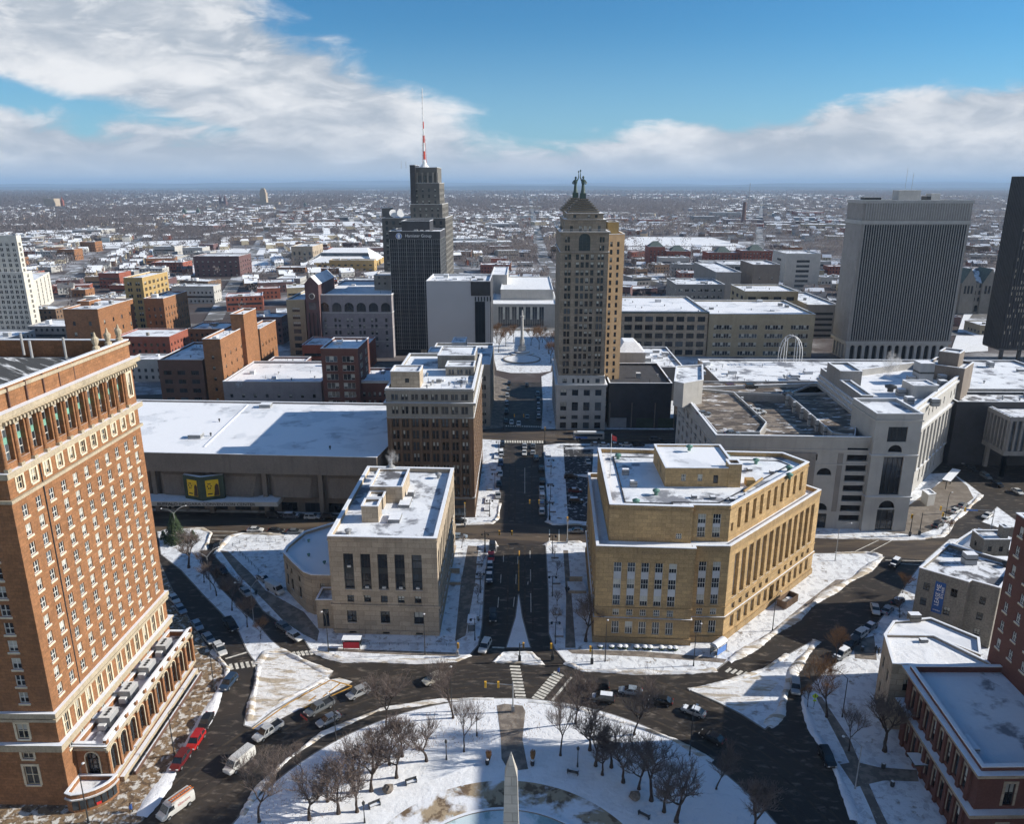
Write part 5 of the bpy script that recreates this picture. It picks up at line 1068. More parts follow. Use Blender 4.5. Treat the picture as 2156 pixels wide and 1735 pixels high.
b = MB(); a_, c_ = p[0][0], p[1][0]; b.add([(a_ + .3, 352.3, h), (c_ - .3, 352.3, h), (c_ - .3, 373.6, h), (a_ + .3, 373.6, h), (a_ + 4, 358, h + 4), (c_ - 4, 358, h + 4), (c_ - 4, 368, h + 4), (a_ + 4, 368, h + 4)], [(0, 1, 5, 4), (1, 2, 6, 5), (2, 3, 7, 6), (3, 0, 4, 7), (4, 5, 6, 7)], 'snow'); q.b('hipped_roof', b); q.done()
q, p, h = tower('mall_building', 'very long low mall with broad snowy flat roof behind the parking ramp', 1530, 2300, 276, 815, 'conc_grey', Y1=G(1700, 757, ZT((0, 276), 815))[1], plain=True, clut=0, roof='roof_snow', par=.7)
q.clutter(70, 120, 285, 318, h - .7, 22, 1.5); q.clutter(150, 215, 285, 318, h - .7, 22, 1.5); q.clutter(62, 110, 280, 296, h - .7, 10, 1.2)
b = MB(); AX = XA(1659, 318, 14)
for k_ in range(2):
    for i in range(9):
        a0, a1 = pi * i / 9, pi * (i + 1) / 9; y_ = 318 + k_ * 3; b.tube((AX + 4.5 * cos(a0), y_, h + 3.5 + 8 * sin(a0)), (AX + 4.5 * cos(a1), y_, h + 3.5 + 8 * sin(a1)), .16, .16, 4, 'steel_white')
for i in range(1, 9): a0 = pi * i / 9; b.tube((AX + 4.5 * cos(a0), 318, h + 3.5 + 8 * sin(a0)), (AX + 4.5 * cos(a0), 321, h + 3.5 + 8 * sin(a0)), .1, .1, 4, 'steel_white')
for s_ in (-4.5, 4.5, -2.2, 2.2):
    for y_ in (318, 321): b.tube((AX + s_, y_, h), (AX + s_, y_, h + (3.6 if abs(s_) > 4 else 10.5)), .13, .13, 4, 'steel_white')
q.b('arched_frame', b); q.done()
go_ = tower('low_store_roofs', 'low building with cluttered snowy roof between white mansard block and mall', 1362, 1440, 346, 772, 'conc_grey', Y1=392, plain=True, clut=16, roof='roof_snow')[0].done()
q, p, h = tower('dark_mall_annex', 'dark brown blank walled annex with patchy snowy roof by the far road', 2014, 2400, 262, 842, 'bronze_dark', Y1=275.5, plain=True, clut=0, roof='roof_patchy')
q.clutter(168, 200, 264, 274, h - .9, 6); q.done()
fx0, fy0 = XA(2094, 252, 0), 250; fh = ZT((0, fy0), 872); fb = Bld('finned_stone_block', 'grey block with close vertical stone fins raised on tall columns', (fx0, fy0)); p = rect(fx0, fx0 + 50, fy0, fy0 + 45)
TAKEN.append(p); fb.block(p, 9, fh, 'glass_mid', {}, par=.8); b = MB()
for i in range(26): b.box(fx0 + 2 * i - .35, fx0 + 2 * i + .35, fy0 - .8, fy0, 9, fh, 'conc_grey')
for i in range(23): b.box(fx0 - .8, fx0, fy0 + 2 * i - .35, fy0 + 2 * i + .35, 9, fh, 'conc_grey')
fb.b('fin_row', b); fb.ring(p, fh - 1.5, fh, .9, 'conc_grey', 'band', 'snow_cap'); fb.ring(p, 8.2, 9.8, .9, 'conc_grey', 'band')
for i in range(5):
    for (a_, c_) in ((fx0 + 1 + 10 * i, fy0 + 1), (fx0 + 1, fy0 + 1 + 10 * i)): b = MB(); b.box(a_ - .6, a_ + .6, c_ - .6, c_ + .6, 0, 9, 'conc_grey'); fb.b('column', b)
fb.done()
py0 = 600; px0, px1 = XA(2004, py0, 0), XA(2110, py0, 0); po = Bld('steep_roofed_stone_block', 'grey stone landmark with steep gables and many arched windows', (px0, py0)); TAKEN.append(rect(px0, px1, 595, 640)); ph = ZT((0, py0), 594); W_ = px1 - px0
po.block(rect(px0, px1, py0, 635), 0, ph, 'stone_grey', {0: grid(W_, 11, 1.6, rows(10, 4, 5.2, 3.2), 'arch', 1) + grid(W_, 9, 2.6, [(2, 5)], 'arch', 1)}, par=0)
b = MB(); b.add([(px0, py0, ph), (px1, py0, ph), (px1, 635, ph), (px0, 635, ph), (px0 + 5, 617, ph + 10), (px1 - 5, 617, ph + 10)], [(0, 1, 5, 4), (1, 2, 5), (2, 3, 4, 5), (3, 0, 4)], 'roof_patchy'); po.b('roof', b)
for t in (.42, .02): 
    b = MB(); xm = px0 + W_ * t + 6; b.prism(rect(xm - 5.5, xm + 5.5, py0 - 1.5, py0 + 4), 0, ph, 'stone_grey'); b.add([(xm - 5.5, py0 - 1.5, ph), (xm + 5.5, py0 - 1.5, ph), (xm, py0 - 1.5, ph + 11), (xm - 5.5, 617, ph), (xm + 5.5, 617, ph), (xm, 617, ph + 11)], [(0, 1, 2)], 'stone_grey'); b.add([(xm - 5.5, py0 - 1.5, ph), (xm + 5.5, py0 - 1.5, ph), (xm, py0 - 1.5, ph + 11), (xm - 5.5, 617, ph), (xm + 5.5, 617, ph), (xm, 617, ph + 11)], [(1, 4, 5, 2), (3, 0, 2, 5)], 'slate')
    for k_ in (-2.6, 0, 2.6): b.box(xm + k_ - .7, xm + k_ + .7, py0 - 1.7, py0 - 1.5, ph - 8, ph - 2, 'glass_dark')
    po.b('gable', b)
po.done()
# --- library and monument on the square
ly = 535; lx0, lx1 = XA(1034, ly, 0), XA(1172, ly, 0); lh = ZT((0, ly), 640)
lq = Bld('white_roofed_library', 'wide low library with dark striped glass front and broad white roof', (lx0, ly)); TAKEN.append(rect(lx0 - 5, lx1 + 10, 530, 660))
lq.block(rect(lx0, lx1, ly, 600), 0, lh, 'stone_white', {0: [((lx1 - lx0) / 2 - 2, 1.0, lx1 - lx0 - 14, lh - 3, 'ribbonw', .8)]}, par=.5, roof='snow')
lq.block(rect(lx0 + 6, lx1 - 2, 558, 640), lh - .6, lh + 7, 'stone_white', {}, par=.5, roof='snow', name='upper_wall', rname='upper_roof'); lq.block(rect(lx0 - 2, lx0 + 10, 590, 650), 0, lh + 14, 'stone_white', {}, par=.5, roof='roof_clean', name='rear_wall', rname='rear_roof'); lq.done()
mx, my = -1.2, 448.0; mo = empty('column_monument', 'tall pale column monument with a figure on top in the snowy square', 'monument', (mx, my, 0)); mhz = ZT((0, my), 652)
b = MB(); b.prism(circ(7, 24, mx, my), 0, .9, 'stone_white', 'snow'); b.prism(circ(4.5, 24, mx, my), .9, 2.0, 'stone_white', 'snow'); b.build('steps', mo)
b = MB(); b.lathe([(2.4, 2), (2.2, 4.5), (2.5, 4.8), (1.5, 5.4), (1.4, 8.5), (1.7, 8.8)], 8, 'stone_white', (mx, my, 0)); b.build('pedestal', mo)
b = MB(); b.lathe([(.95, 8.8), (.8, mhz - 4.6), (1.2, mhz - 4.2), (1.25, mhz - 3.6), (.6, mhz - 3.5)], 14, 'stone_white', (mx, my, 0)); b.build('column', mo)
b = MB(); b.lathe([(.6, mhz - 3.5), (.55, mhz - 2), (.4, mhz - 1.3), (.5, mhz - .8), (.2, mhz - .45), (.25, mhz - .2), (.08, mhz)], 10, 'stone_white', (mx, my, 0)); b.build('figure', mo)

# --- buildings of the middle distance
T = tower
def go(*a, **k): q, p, h = T(*a, **k); q.done(); return p, h
go('white_corner_tower', 'tall white terracotta tower at the far left with paired windows', -40, 34, 520, 575, 'stone_pale', Y1=530, kind='pair', w_=2, wh=2.2, sp=3.6)
go('white_upper_tower', 'narrow white stepped tower top at the far left edge', -40, 19, 524, 497, 'stone_pale', Y1=529, kind='pair', w_=2, wh=2.2, sp=3.6)
p1, p2 = G(48, 683), G(114, 634); hq = ZT(p1, 610); wq = Bld('white_seven_storey_block', 'white seven storey block with paired dark windows and sunny side', p1); v = Vector((p2[0] - p1[0], p2[1] - p1[1])); nn2 = Vector((-v.y, v.x)).normalized()
pw = [tuple(Vector(p1) + nn2 * 22), p1, p2, tuple(Vector(p2) + nn2 * 22)]; TAKEN.append(pw); Lw = elen(pw, 1); wq.block(pw, 0, hq, 'stone_pale', {1: grid(Lw, 8, 3.6, rows(3, 7, (hq - 4) / 7, 2.6), 'pair', 1), 0: grid(22, 5, 3, rows(3, 7, (hq - 4) / 7, 2.6), 'pair', 1)}, par=.8); wq.clutter(*sorted((pw[0][0], p1[0])), p1[1], p1[1] + 10, hq, 3); wq.done()
go('red_brick_warehouse', 'red brick warehouse with sunny side and snowy flat roof left of the tan tower', 119, 194, 430, 653, 'brick_orange', xs=273, kind='sashdark', sp=7, w_=1.6, wh=2.4, step=6.2, clut=4)
go('red_brick_stair_block', 'small brick block rising behind the red brick warehouse', 150, 176, 448, 636, 'brick_orange', xs=196, kind='sashdark', sp=6, step=6, clut=1)
go('tan_brick_tower', 'slim dark fronted tower with bright tan brick side', 250, 290, 505, 586, 'brick_tan', xs=346, kind='pair', w_=3.0, wh=2.2, sp=4.4, step=4.0, clut=3)
go('brick_office_block', 'dark fronted office block with bright orange brick side and many small windows', 293, 335, 468, 630, 'brick_orange', xs=388, kind='sashdark', sp=3.0, w_=1.1, step=4.2, wh=2.2, clut=3)
go('low_brick_office', 'five storey dark brick office block with pale ground floor behind the convention centre', 322, 418, 338, 760, 'brick_dark', Y1=378, kind='ribbon', w_=3.6, wh=2.0, sp=5.4, step=4.2, clut=7)
go('brick_shoulder_block', 'brown brick block with sunny orange side beside the dark brick office', 418, 456, 338, 716, 'brick_orange', Y1=381, kind='sashdark', sp=5.5, w_=1.2, wh=1.6, step=5.0, clut=3)
go('blank_brick_tower', 'blank orange brick tower rising above its brick block', 478, 506, 364, 663, 'brick_orange', Y1=382, plain=True, clut=1)
go('orange_brick_store', 'orange brick block with arched sunny side behind the blank brick tower', 512, 541, 402, 694, 'brick_orange', xs=577, kind='sashdark', sp=4, step=6, clut=2)
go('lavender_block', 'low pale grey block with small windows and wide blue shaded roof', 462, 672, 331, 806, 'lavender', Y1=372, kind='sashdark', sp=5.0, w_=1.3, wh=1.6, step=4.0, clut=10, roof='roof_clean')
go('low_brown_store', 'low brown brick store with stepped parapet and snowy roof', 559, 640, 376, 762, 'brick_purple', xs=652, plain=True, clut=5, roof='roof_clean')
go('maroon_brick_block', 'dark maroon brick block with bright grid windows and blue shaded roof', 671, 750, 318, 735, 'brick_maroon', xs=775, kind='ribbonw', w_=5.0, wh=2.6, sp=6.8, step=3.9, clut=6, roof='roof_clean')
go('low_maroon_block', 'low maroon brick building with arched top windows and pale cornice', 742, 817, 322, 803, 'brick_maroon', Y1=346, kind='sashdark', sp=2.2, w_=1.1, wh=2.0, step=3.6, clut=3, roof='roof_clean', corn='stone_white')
go('beige_loft_block', 'beige loft block with wide windows beside the gabled corner tower', 598, 637, 440, 632, 'stone_beige', Y1=480, kind='grid', w_=4.4, wh=2.6, sp=5.6, step=4.2, clut=2)
go('ornate_stone_store', 'long ornate pale stone store with arched top windows and many bays', 1288, 1492, 443, 655, 'stone_tan', Y1=505, kind='ribbon', w_=4.4, wh=3.0, sp=5.7, step=4.9, clut=10, corn='slate', roof='roof_clean')
go('beige_banded_block', 'beige block with long bands of dark and bright windows', 1494, 1716, 442, 660, 'stone_beige', Y1=498, kind='ribbonw', w_=10.5, wh=2.6, sp=13, step=5.1, clut=8, roof='roof_clean')
go('yellow_beige_upper_block', 'yellow beige block with dark slot windows rising behind the banded block', 1568, 1680, 505, 612, 'stone_beige', Y1=540, kind='ribbon', w_=5, wh=2.4, sp=7.5, step=4.6, clut=8, roof='roof_clean')
go('grey_garage', 'grey open sided garage with dark floors between beige block and ribbed tower', 1700, 1764, 500, 640, 'conc_grey', Y1=560, kind='void', w_=14, wh=1.6, sp=16, step=3.6, clut=3)
go('grey_four_storey_block', 'grey four storey block with rooftop fans and a row of bright windows', 1424, 1526, 570, 598, 'conc_grey', Y1=610, kind='ribbonw', w_=3, wh=2, sp=4.6, step=5, clut=16)
go('grey_slab', 'plain grey slab with one high window band behind the four storey block', 1508, 1560, 600, 572, 'conc_grey', Y1=680, plain=True, clut=2)
go('white_grid_block', 'long white framed block with square red brown window grid', 1490, 1602, 700, 556, 'stone_white', Y1=740, kind='grid', w_=4.6, wh=3.2, sp=5.4, step=4.4, clut=6)
go('dark_brown_block', 'dark brown blank block between white grid block and museum', 1586, 1642, 640, 556, 'conc_brown', Y1=680, kind='sashdark', sp=9, step=7, clut=4)
go('white_museum_wing', 'bright white cube building with tall glass side and snowy roof', 1655, 1727, 720, 533, 'stone_white', Y1=760, kind='ribbon', w_=12, wh=2.2, sp=26, step=4.5, clut=3)
go('dark_office_slab', 'long dark office slab with sunny red brick end in the left distance', 400, 498, 840, 540, 'brick_purple', xs=524, kind='sashdark', sp=5.5, step=4.6, w_=2, wh=2.2, clut=6)
go('tan_hall', 'square tan stone hall with columns of windows left of the white arena', 609, 655, 960, 519, 'stone_tan', Y1=1010, kind='sashdark', sp=6, step=6, w_=2.4, wh=4, clut=2)
go('tan_school_wing', 'long low yellow brick wing below the white arena roof', 690, 786, 900, 548, 'brick_tan', Y1=915, kind='sashdark', sp=7, step=5, w_=3, clut=3)
ax0, ax1, aY = XA(640, 925, 0), XA(782, 925, 0), 925; aw = Bld('white_roofed_arena', 'long arena with sloping white roof bands and clerestory windows', (ax0, aY)); ah = 14
aw.block(rect(ax0, ax1, aY, 1010), 0, 7, 'brick_tan', {0: grid(ax1 - ax0, 12, 4, [(2, 2.5)], 'ribbon', 2)}, par=0, roof='snow'); b = MB()
b.add([(ax0, aY, 7), (ax1, aY, 7), (ax1 - 8, aY + 22, 13), (ax0 + 14, aY + 22, 13), (ax1 - 8, aY + 22, 17), (ax0 + 14, aY + 22, 17), (ax1 - 14, aY + 50, 21), (ax0 + 22, aY + 50, 21)], [(0, 1, 2, 3), (5, 4, 6, 7)], 'snow'); b.add([(ax0 + 14, aY + 22, 13), (ax1 - 8, aY + 22, 13), (ax1 - 8, aY + 22, 17), (ax0 + 14, aY + 22, 17)], [(0, 1, 2, 3)], 'glass_mid'); b.add([(ax1, aY, 7), (ax1, aY + 80, 7), (ax1 - 14, aY + 50, 21), (ax1 - 8, aY + 22, 17)], [(0, 1, 2, 3)], 'snow'); b.add([(ax0, aY, 7), (ax0 + 14, aY + 22, 17), (ax0 + 22, aY + 50, 21), (ax0, aY + 80, 7)], [(0, 1, 2, 3)], 'snow'); aw.b('sloping_roof', b); TAKEN.append(rect(ax0, ax1, aY, 1010)); aw.done()
for i, (a_, c_, Y_, yt, nm) in enumerate(((1366, 1400, 950, 519, 'left'), (1404, 1454, 940, 528, 'right'), (1490, 1560, 930, 531, 'left'), (1562, 1626, 920, 527, 'right'))):
    q, p, h = T('brick_apartment_block', 'red brick apartment block with peaked roof houses, %s one %s the white grid block' % (nm, 'left of' if i < 2 else 'behind'), a_, c_, Y_, yt, 'brick_red', Y1=Y_ + 30, kind='sashdark', sp=3.6, step=3.4, w_=1.5, group='brick apartment blocks', clut=1)
    xm = (p[0][0] + p[1][0]) / 2; b = MB(); b.add([(xm - 9, Y_ + 4, h), (xm + 9, Y_ + 4, h), (xm + 9, Y_ + 22, h), (xm - 9, Y_ + 22, h), (xm - 3, Y_ + 13, h + 6), (xm + 3, Y_ + 13, h + 6)], [(0, 1, 5, 4), (1, 2, 5), (2, 3, 4, 5), (3, 0, 4)], 'slate'); q.b('peaked_roof', b); q.done()
go('grey_works_block', 'distant grey factory block with many windows left of the tall chimney', 1461, 1512, 2050, 455, 'conc_grey', Y1=2100, kind='ribbonw', w_=7, wh=3, sp=9, step=6, clut=0)
go('pale_works_block', 'distant pale factory block behind the grey factory', 1500, 1560, 2300, 447, 'conc_white', Y1=2350, kind='ribbonw', w_=7, wh=3, sp=9, step=6, clut=0)
p, h = go('dark_works_block', 'distant dark factory block around a tall brick chimney', 1528, 1612, 2000, 462, 'brick_purple', Y1=2060, kind='ribbon', w_=6, wh=3, sp=9, step=6, clut=0)
cx_ = XA(1563, 2030, 0); b = MB(); b.lathe([(6, 0), (4, ZT((0, 2030), 425))], 12, 'brick_dark', (cx_, 2030, 0)); tag(b.build('chimney_stack'), 'tall dark brick chimney above the distant dark factory', 'chimney')
cx_ = XA(1573, 3000, 0); b = MB(); b.tube((cx_, 3000, 0), (cx_, 3000, ZT((0, 3000), 385)), 1.6, .8, 6, 'steel_grey'); tag(b.build('radio_mast'), 'thin distant radio mast above the dark factory', 'mast')
dY = 3600; b = MB(); a_ = XA(552, dY, 0); hh = ZT((0, dY), 396); b.box(a_ - 14, a_ + 14, dY, dY + 26, 0, hh * .78, 'stone_tan'); b.box(a_ - 11, a_ + 11, dY + 2, dY + 22, hh * .78, hh * .93, 'stone_tan'); b.box(a_ - 7, a_ + 7, dY + 4, dY + 18, hh * .93, hh, 'stone_tan'); b.box(a_ - 60, a_ - 14, dY, dY + 26, 0, hh * .3, 'stone_tan'); b.box(a_ + 14, a_ + 70, dY, dY + 26, 0, hh * .22, 'stone_tan'); tag(b.build('distant_tower'), 'lone distant tan tower with stepped top on the far left plain', 'building')
for i, (px_, yt, Yc, m_, lb) in enumerate(((383, 436, 2500, 'slate', 'twin pointed church towers nearest the left middle distance'), (412, 436, 2500, 'slate', None), (460, 409, 3600, 'brick_purple', 'pair of dark church spires far left'), (470, 409, 3600, 'brick_purple', None), (95, 418, 3300, 'stone_tan', 'tan block far left beside a red chimney like steeple'), (122, 414, 3300, 'brick_red', 'red brick steeple far left'), (640, 425, 3400, 'slate', 'thin grey church spire right of the lone tower'))):
    if lb is None: continue
    xs_ = [px_] + ([412] if i == 0 else [470] if i == 2 else []); b = MB()
    for x_ in xs_:
        a_ = XA(x_, Yc, 0); hz = ZT((0, Yc), yt); r_ = 5 if i != 4 else 22
        b.box(a_ - r_, a_ + r_, Yc, Yc + 2 * r_, 0, hz * (.7 if i != 4 else 1), m_)
        if i != 4: b.lathe([(r_, hz * .7), (.3, hz)], 6, m_, (a_, Yc + r_, 0))
    if len(xs_) > 1: a0_, a1_ = XA(xs_[0], Yc, 0), XA(xs_[1], Yc, 0); b.box(a0_, a1_, Yc + 4, Yc + 40, 0, hz * .4, m_); b.add([(a0_, Yc + 4, hz * .4), (a1_, Yc + 4, hz * .4), (a1_, Yc + 22, hz * .6), (a0_, Yc + 22, hz * .6)], [(0, 1, 2, 3)], 'roof_snow')
    tag(b.build('distant_church' if i not in (4,) else 'distant_block'), lb, 'church' if i != 4 else 'building')

# --- right-hand foreground buildings
lz = 12.4; lpx = [(1936, 1196), (2040, 1226), (2046, 1222), (2106, 1239), (2146, 1188), (2100, 1175), (1996, 1145)]
lpp = ccw([G(x, y, lz + 2.5) for x, y in lpx]); le = Bld('grey_brick_apartment_house', 'grey tan brick walk-up with blue leasing banner and stepped snowy roof', G(1940, 1290)); lz += 2.5
i0 = min(range(len(lpp)), key=lambda i: hypot(lpp[i][0] - G(1936, 1196, lz)[0], lpp[i][1] - G(1936, 1196, lz)[1])); fcs = {}
for i in range(len(lpp)):
    L = elen(lpp, i)
    if L > 4: fcs[i] = grid(L, max(1, int(L / 3.2)), 1.2, [(2.2, 1.8), (6.2, 1.8), (10.0, 1.8)], 'sashdark', .6)
fcs[i0] = [(2.0, 10.0, 1.3, 1.9, 'sashdark'), (1.8, 6.2, 1.3, 1.9, 'sashdark'), (7.4, 10.4, 1.3, 1.9, 'sashdark'), (6.6, 5.6, 1.3, 1.9, 'sashdark'), (9.4, 6.0, 1.2, 1.5, 'sashdark')]
le.block(lpp, 0, lz, 'brick_grey', fcs, par=.8, th=.35, roof='roof_patchy')
px_ = rect(106.5, 112.5, 163.2, 168.2); le.block(px_, lz - .8, lz + 3.4, 'brick_grey', {0: [(1.6, lz + .3, .9, 1.3, 'sashdark'), (4.2, lz + .3, .9, 1.3, 'sashdark')], 3: [(2, lz + .3, .9, 1.3, 'sashdark')]}, par=.3, th=.25, name='penthouse', rname='penthouse_roof')
le.block(rect(111.0, 112.3, 164, 166), lz + 2.6, lz + 6, 'brick_grey', {}, par=.2, th=.2, name='chimney', rname='chimney_top'); le.unit(101.5, 159.5, lz - .8, 2.6, 2.0, 2.6, 'steel_grey'); le.unit(109, 158, lz - .8, 1.5, 1.5, 1.3, 'steel_dark', 'vent', 'vent'); le.unit(113.5, 163, lz - .8, 2, 2, 1.6, 'steel_grey')
a_, c_ = Vector(lpp[i0]), Vector(lpp[(i0 + 1) % len(lpp)]); dd_ = (c_ - a_).normalized(); no = Vector((dd_.y, -dd_.x)); ang = atan2(dd_.y, dd_.x)
mat('banner_blue', (.03, .09, .28), .7, .1); b = MB(); s0, s1 = a_ + dd_ * 3.6 + no * .08, a_ + dd_ * 5.7 + no * .08
b.quad((*s0, 5.4), (*s1, 5.4), (*s1, 13.0), (*s0, 13.0), 'banner_blue'); le.b('banner', b)
def vtext(s, size, u, z):
    pt = a_ + dd_ * u + no * .12
    text(s, size, (pt.x, pt.y, z), 0, 0, 'sign_white', le.root, align='LEFT', extrude=.01, mtx=Matrix.Rotation(ang, 4, 'Z') @ Matrix.Rotation(pi / 2, 4, 'X') @ Matrix.Rotation(pi / 2, 4, 'Z'))
vtext('LEASE ME', 1.25, 4.85, 7.2); vtext('874.4400', .75, 5.5, 9.2); text('CIMINELLI', .32, (*(a_ + dd_ * 4.65 + no * .12), 6.0), pi / 2, ang, 'sign_white', le.root); TAKEN.append(lpp); le.done()
# brick club: low wing behind, main hall with cornices, tall block at the right edge
cz = 15.5; cA, cB, cC = G(1917, 1401, cz), G(2068, 1616, cz), G(2086, 1401, cz); cl = [cA, cB, (cB[0] + 40, cB[1] + 1.2), (cC[0] + 12, cC[1])]; cl = ccw(cl); e = min(range(4), key=lambda i: hypot(cl[i][0] - cA[0], cl[i][1] - cA[1])); L = elen(cl, e)
club = Bld('brick_club_building', 'dark red brick club hall with tall stone framed windows, balustrade and snowy roof', cB)
cw = [(2 + (L - 4) * (i + .5) / 8, 8.6, 1.5, 3.9, 'sashstone', .3) for i in range(8)] + [(2 + (L - 4) * (i + .5) / 8, 1.5, 1.5, 3.6, 'sashstone', .3) for i in range(8)]
club.block(cl, 0, cz, 'brick_maroon', {e: cw, (e + 1) % 4: grid(38, 6, 1.5, [(8.6, 3.9), (1.5, 3.6)], 'sashstone', 2)}, par=1.1, th=.5, roof='roof_snow')
for z, h_, o_ in ((7.0, .5, .9), (7.6, .3, 1.2), (14.0, .5, .7), (14.5, .3, 1.0)): club.ring(cl, z, z + h_, o_, 'stone_tan', 'cornice', 'snow_cap')
x, y = G(2040, 1570, 14.4); club.unit(x, y, 14.4, 1.4, 3.2, .7, 'steel_white')
d0 = Vector((cB[0] - cA[0], cB[1] - cA[1])).normalized()
for i in range(9): t = 2 + (L - 4) * i / 8; pt = Vector(cA) + d0 * t; no_ = Vector((-abs(d0.y), d0.x * (1 if d0.y > 0 else -1))).normalized(); b = MB(); b.box(pt.x - .45, pt.x + .2, pt.y - .35, pt.y + .35, 0, 14.0, 'brick_maroon'); club.b('pilaster', b)
x, y = G(1930, 1600, 3); b = MB(); b.box(x - 1.2, x + 1.3, y - 1.8, y + 1.2, 3.2, 3.4, 'green_dark', 'snow_cap'); club.b('awning', b)
club.done()
lw_ = ccw([cA, (cA[0] + 16, cA[1] + .5)] + [G(1964, 1340, 13), G(1862, 1322, 13), G(1866, 1372, 13)]); lwb = Bld('cream_low_wing', 'low cream stone wing with sunlit white roof beyond the brick club', G(1850, 1420))
lw_ = ccw([G(1880, 1398, 14), (cA[0] + 18, cA[1] - .1), G(1966, 1338, 14), G(1862, 1336, 14)]); lwb.block(lw_, 0, 14, 'stone_tan', {i: grid(elen(lw_, i), max(1, int(elen(lw_, i) / 4)), 1.2, [(3, 2.4), (8.5, 2.4)], 'sashdark', .5) for i in range(4)}, par=.4, th=.3, roof='snow'); x, y = G(1944, 1352, 13.6); lwb.unit(x, y, 13.6, 1.4, .8, .7); lwb.done()
l2 = ccw([G(1862, 1334, 13), G(1966, 1336, 13), G(2066, 1376, 13), G(2062, 1340, 13), G(1960, 1298, 13), G(1882, 1305, 13)]); lb2 = Bld('low_snowy_roof_block', 'low flat roofed block in shade between brick club and grey apartment house', G(1900, 1330)); lb2.block(l2, 0, 12.6, 'brick_grey', {}, par=.4, th=.3, roof='roof_clean'); x, y = G(1996, 1368, 12.6); lb2.unit(x, y, 12.3, .7, .7, 1.6, 'steel_grey', 'vent', 'vent'); x, y = G(1924, 1304, 12.6); lb2.unit(x, y, 12.3, 2.2, 1.4, 1.6, 'brick_grey'); lb2.done()
tc0 = G(2081, 1376, cz); tb = Bld('tall_brick_block', 'tall dark red brick block at the right edge above the brick club', tc0); tp = [(tc0[0], 60), (tc0[0] + 40, 60), (tc0[0] + 40, tc0[1]), (tc0[0], tc0[1])]; tL = tc0[1] - 60
tb.block(tp, 0, 43, 'brick_maroon', {3: [(2 + 3.5 * i, 18 + 3.6 * j, 1.1, 1.8, 'sash') for i in range(int(tL / 3.5) - 1) for j in range(10)]}, par=.8); tb.done()
TAKEN += [cl, tp, lw_, l2]
h5 = ccw([G(2005, 1145, 9), G(2052, 1115, 9), G(2120, 1130, 9), G(2200, 1160, 9), G(2200, 1230, 9), G(2110, 1182, 9)]); hb5 = Bld('low_gabled_shop', 'low block with pale pitched snowy roof behind the grey apartment house', G(2060, 1160)); hb5.block(h5, 0, 9, 'brick_grey', {}, par=.3, th=.3, roof='roof_clean')
g5 = [G(2026, 1150, 9), G(2060, 1112, 9), G(2108, 1132, 9), G(2096, 1168, 9)]; ct = (sum(p[0] for p in g5) / 4, sum(p[1] for p in g5) / 4); b = MB(); b.add([(p[0], p[1], 9.1) for p in ccw(g5)] + [(*ct, 12)], [(0, 1, 4), (1, 2, 4), (2, 3, 4), (3, 0, 4)], 'snow'); hb5.b('pitched_roof', b); hb5.done()
from mathutils import noise as mn
mat('straw', (.36, .20, .09), .9, .3, 3)
# ------------------------------------------------------------------ vehicles
PAINT = {'white': (.62, .62, .60), 'silver': (.34, .35, .36), 'grey': (.14, .15, .16), 'black': (.018, .018, .020), 'dark blue': (.03, .055, .10), 'blue': (.06, .10, .18), 'dark red': (.12, .012, .016), 'red': (.42, .018, .018), 'cream': (.48, .45, .38), 'brown': (.10, .06, .045), 'pale blue': (.28, .34, .40)}
for k_, v_ in PAINT.items(): mat('paint_' + k_.replace(' ', '_'), v_, .28, .06, 2.0, spec=.6, metal=.15)
def loft(b, st, m, m_end=None):
    """st: (x, [(y, z) half section from bottom to top]) -> closed shell, mirrored"""
    n = len(st[0][1]); vs = []
    for x, sec in st: vs += [(x, y, z) for y, z in sec] + [(x, -y, z) for y, z in reversed(sec)]
    k = 2 * n; fs = []
    for i in range(len(st) - 1):
        for j in range(k): fs.append((i * k + j, (i + 1) * k + j, (i + 1) * k + (j + 1) % k, i * k + (j + 1) % k))
    fs += [tuple(reversed(range(k))), tuple(range((len(st) - 1) * k, len(st) * k))]
    b.add(vs, [f[::-1] for f in fs], m)
SPEC = {  # length, half width, body stations (x, z low, z top, half width factor), cabin (base rear, base front, top rear, top front, belt z, roof z)
 'sedan': (4.7, .91, [(-2.35, .5, .86, .80), (-2.2, .32, 1.0, .95), (-1.3, .26, 1.02, 1), (.9, .26, .98, 1), (1.8, .3, .86, .97), (2.2, .34, .74, .88), (2.35, .45, .62, .74)], (-1.95, 1.15, -1.15, .30, .97, 1.44)),
 'suv': (4.8, .96, [(-2.4, .5, .95, .88), (-2.3, .36, 1.1, .97), (-1.3, .32, 1.12, 1), (1.0, .32, 1.08, 1), (1.9, .34, 1.0, .97), (2.3, .38, .88, .88), (2.4, .5, .72, .8)], (-2.3, 1.25, -2.0, .45, 1.06, 1.74)),
 'pickup': (5.9, 1.0, [(-2.95, .55, 1.08, .95), (-2.85, .42, 1.12, 1), (-.85, .38, 1.12, 1), (1.4, .38, 1.12, 1), (2.4, .4, 1.06, .97), (2.85, .45, .95, .9), (2.95, .55, .8, .84)], (-.85, 1.65, -.6, .85, 1.1, 1.84)),
 'van': (5.9, 1.02, [(-2.95, .45, 2.3, .92), (-2.85, .38, 2.42, .96), (0.9, .36, 2.42, .96), (1.5, .36, 2.25, .96), (2.15, .38, 1.35, .98), (2.8, .42, 1.12, .92), (2.95, .55, .8, .84)], None),
}
PROTO = {}
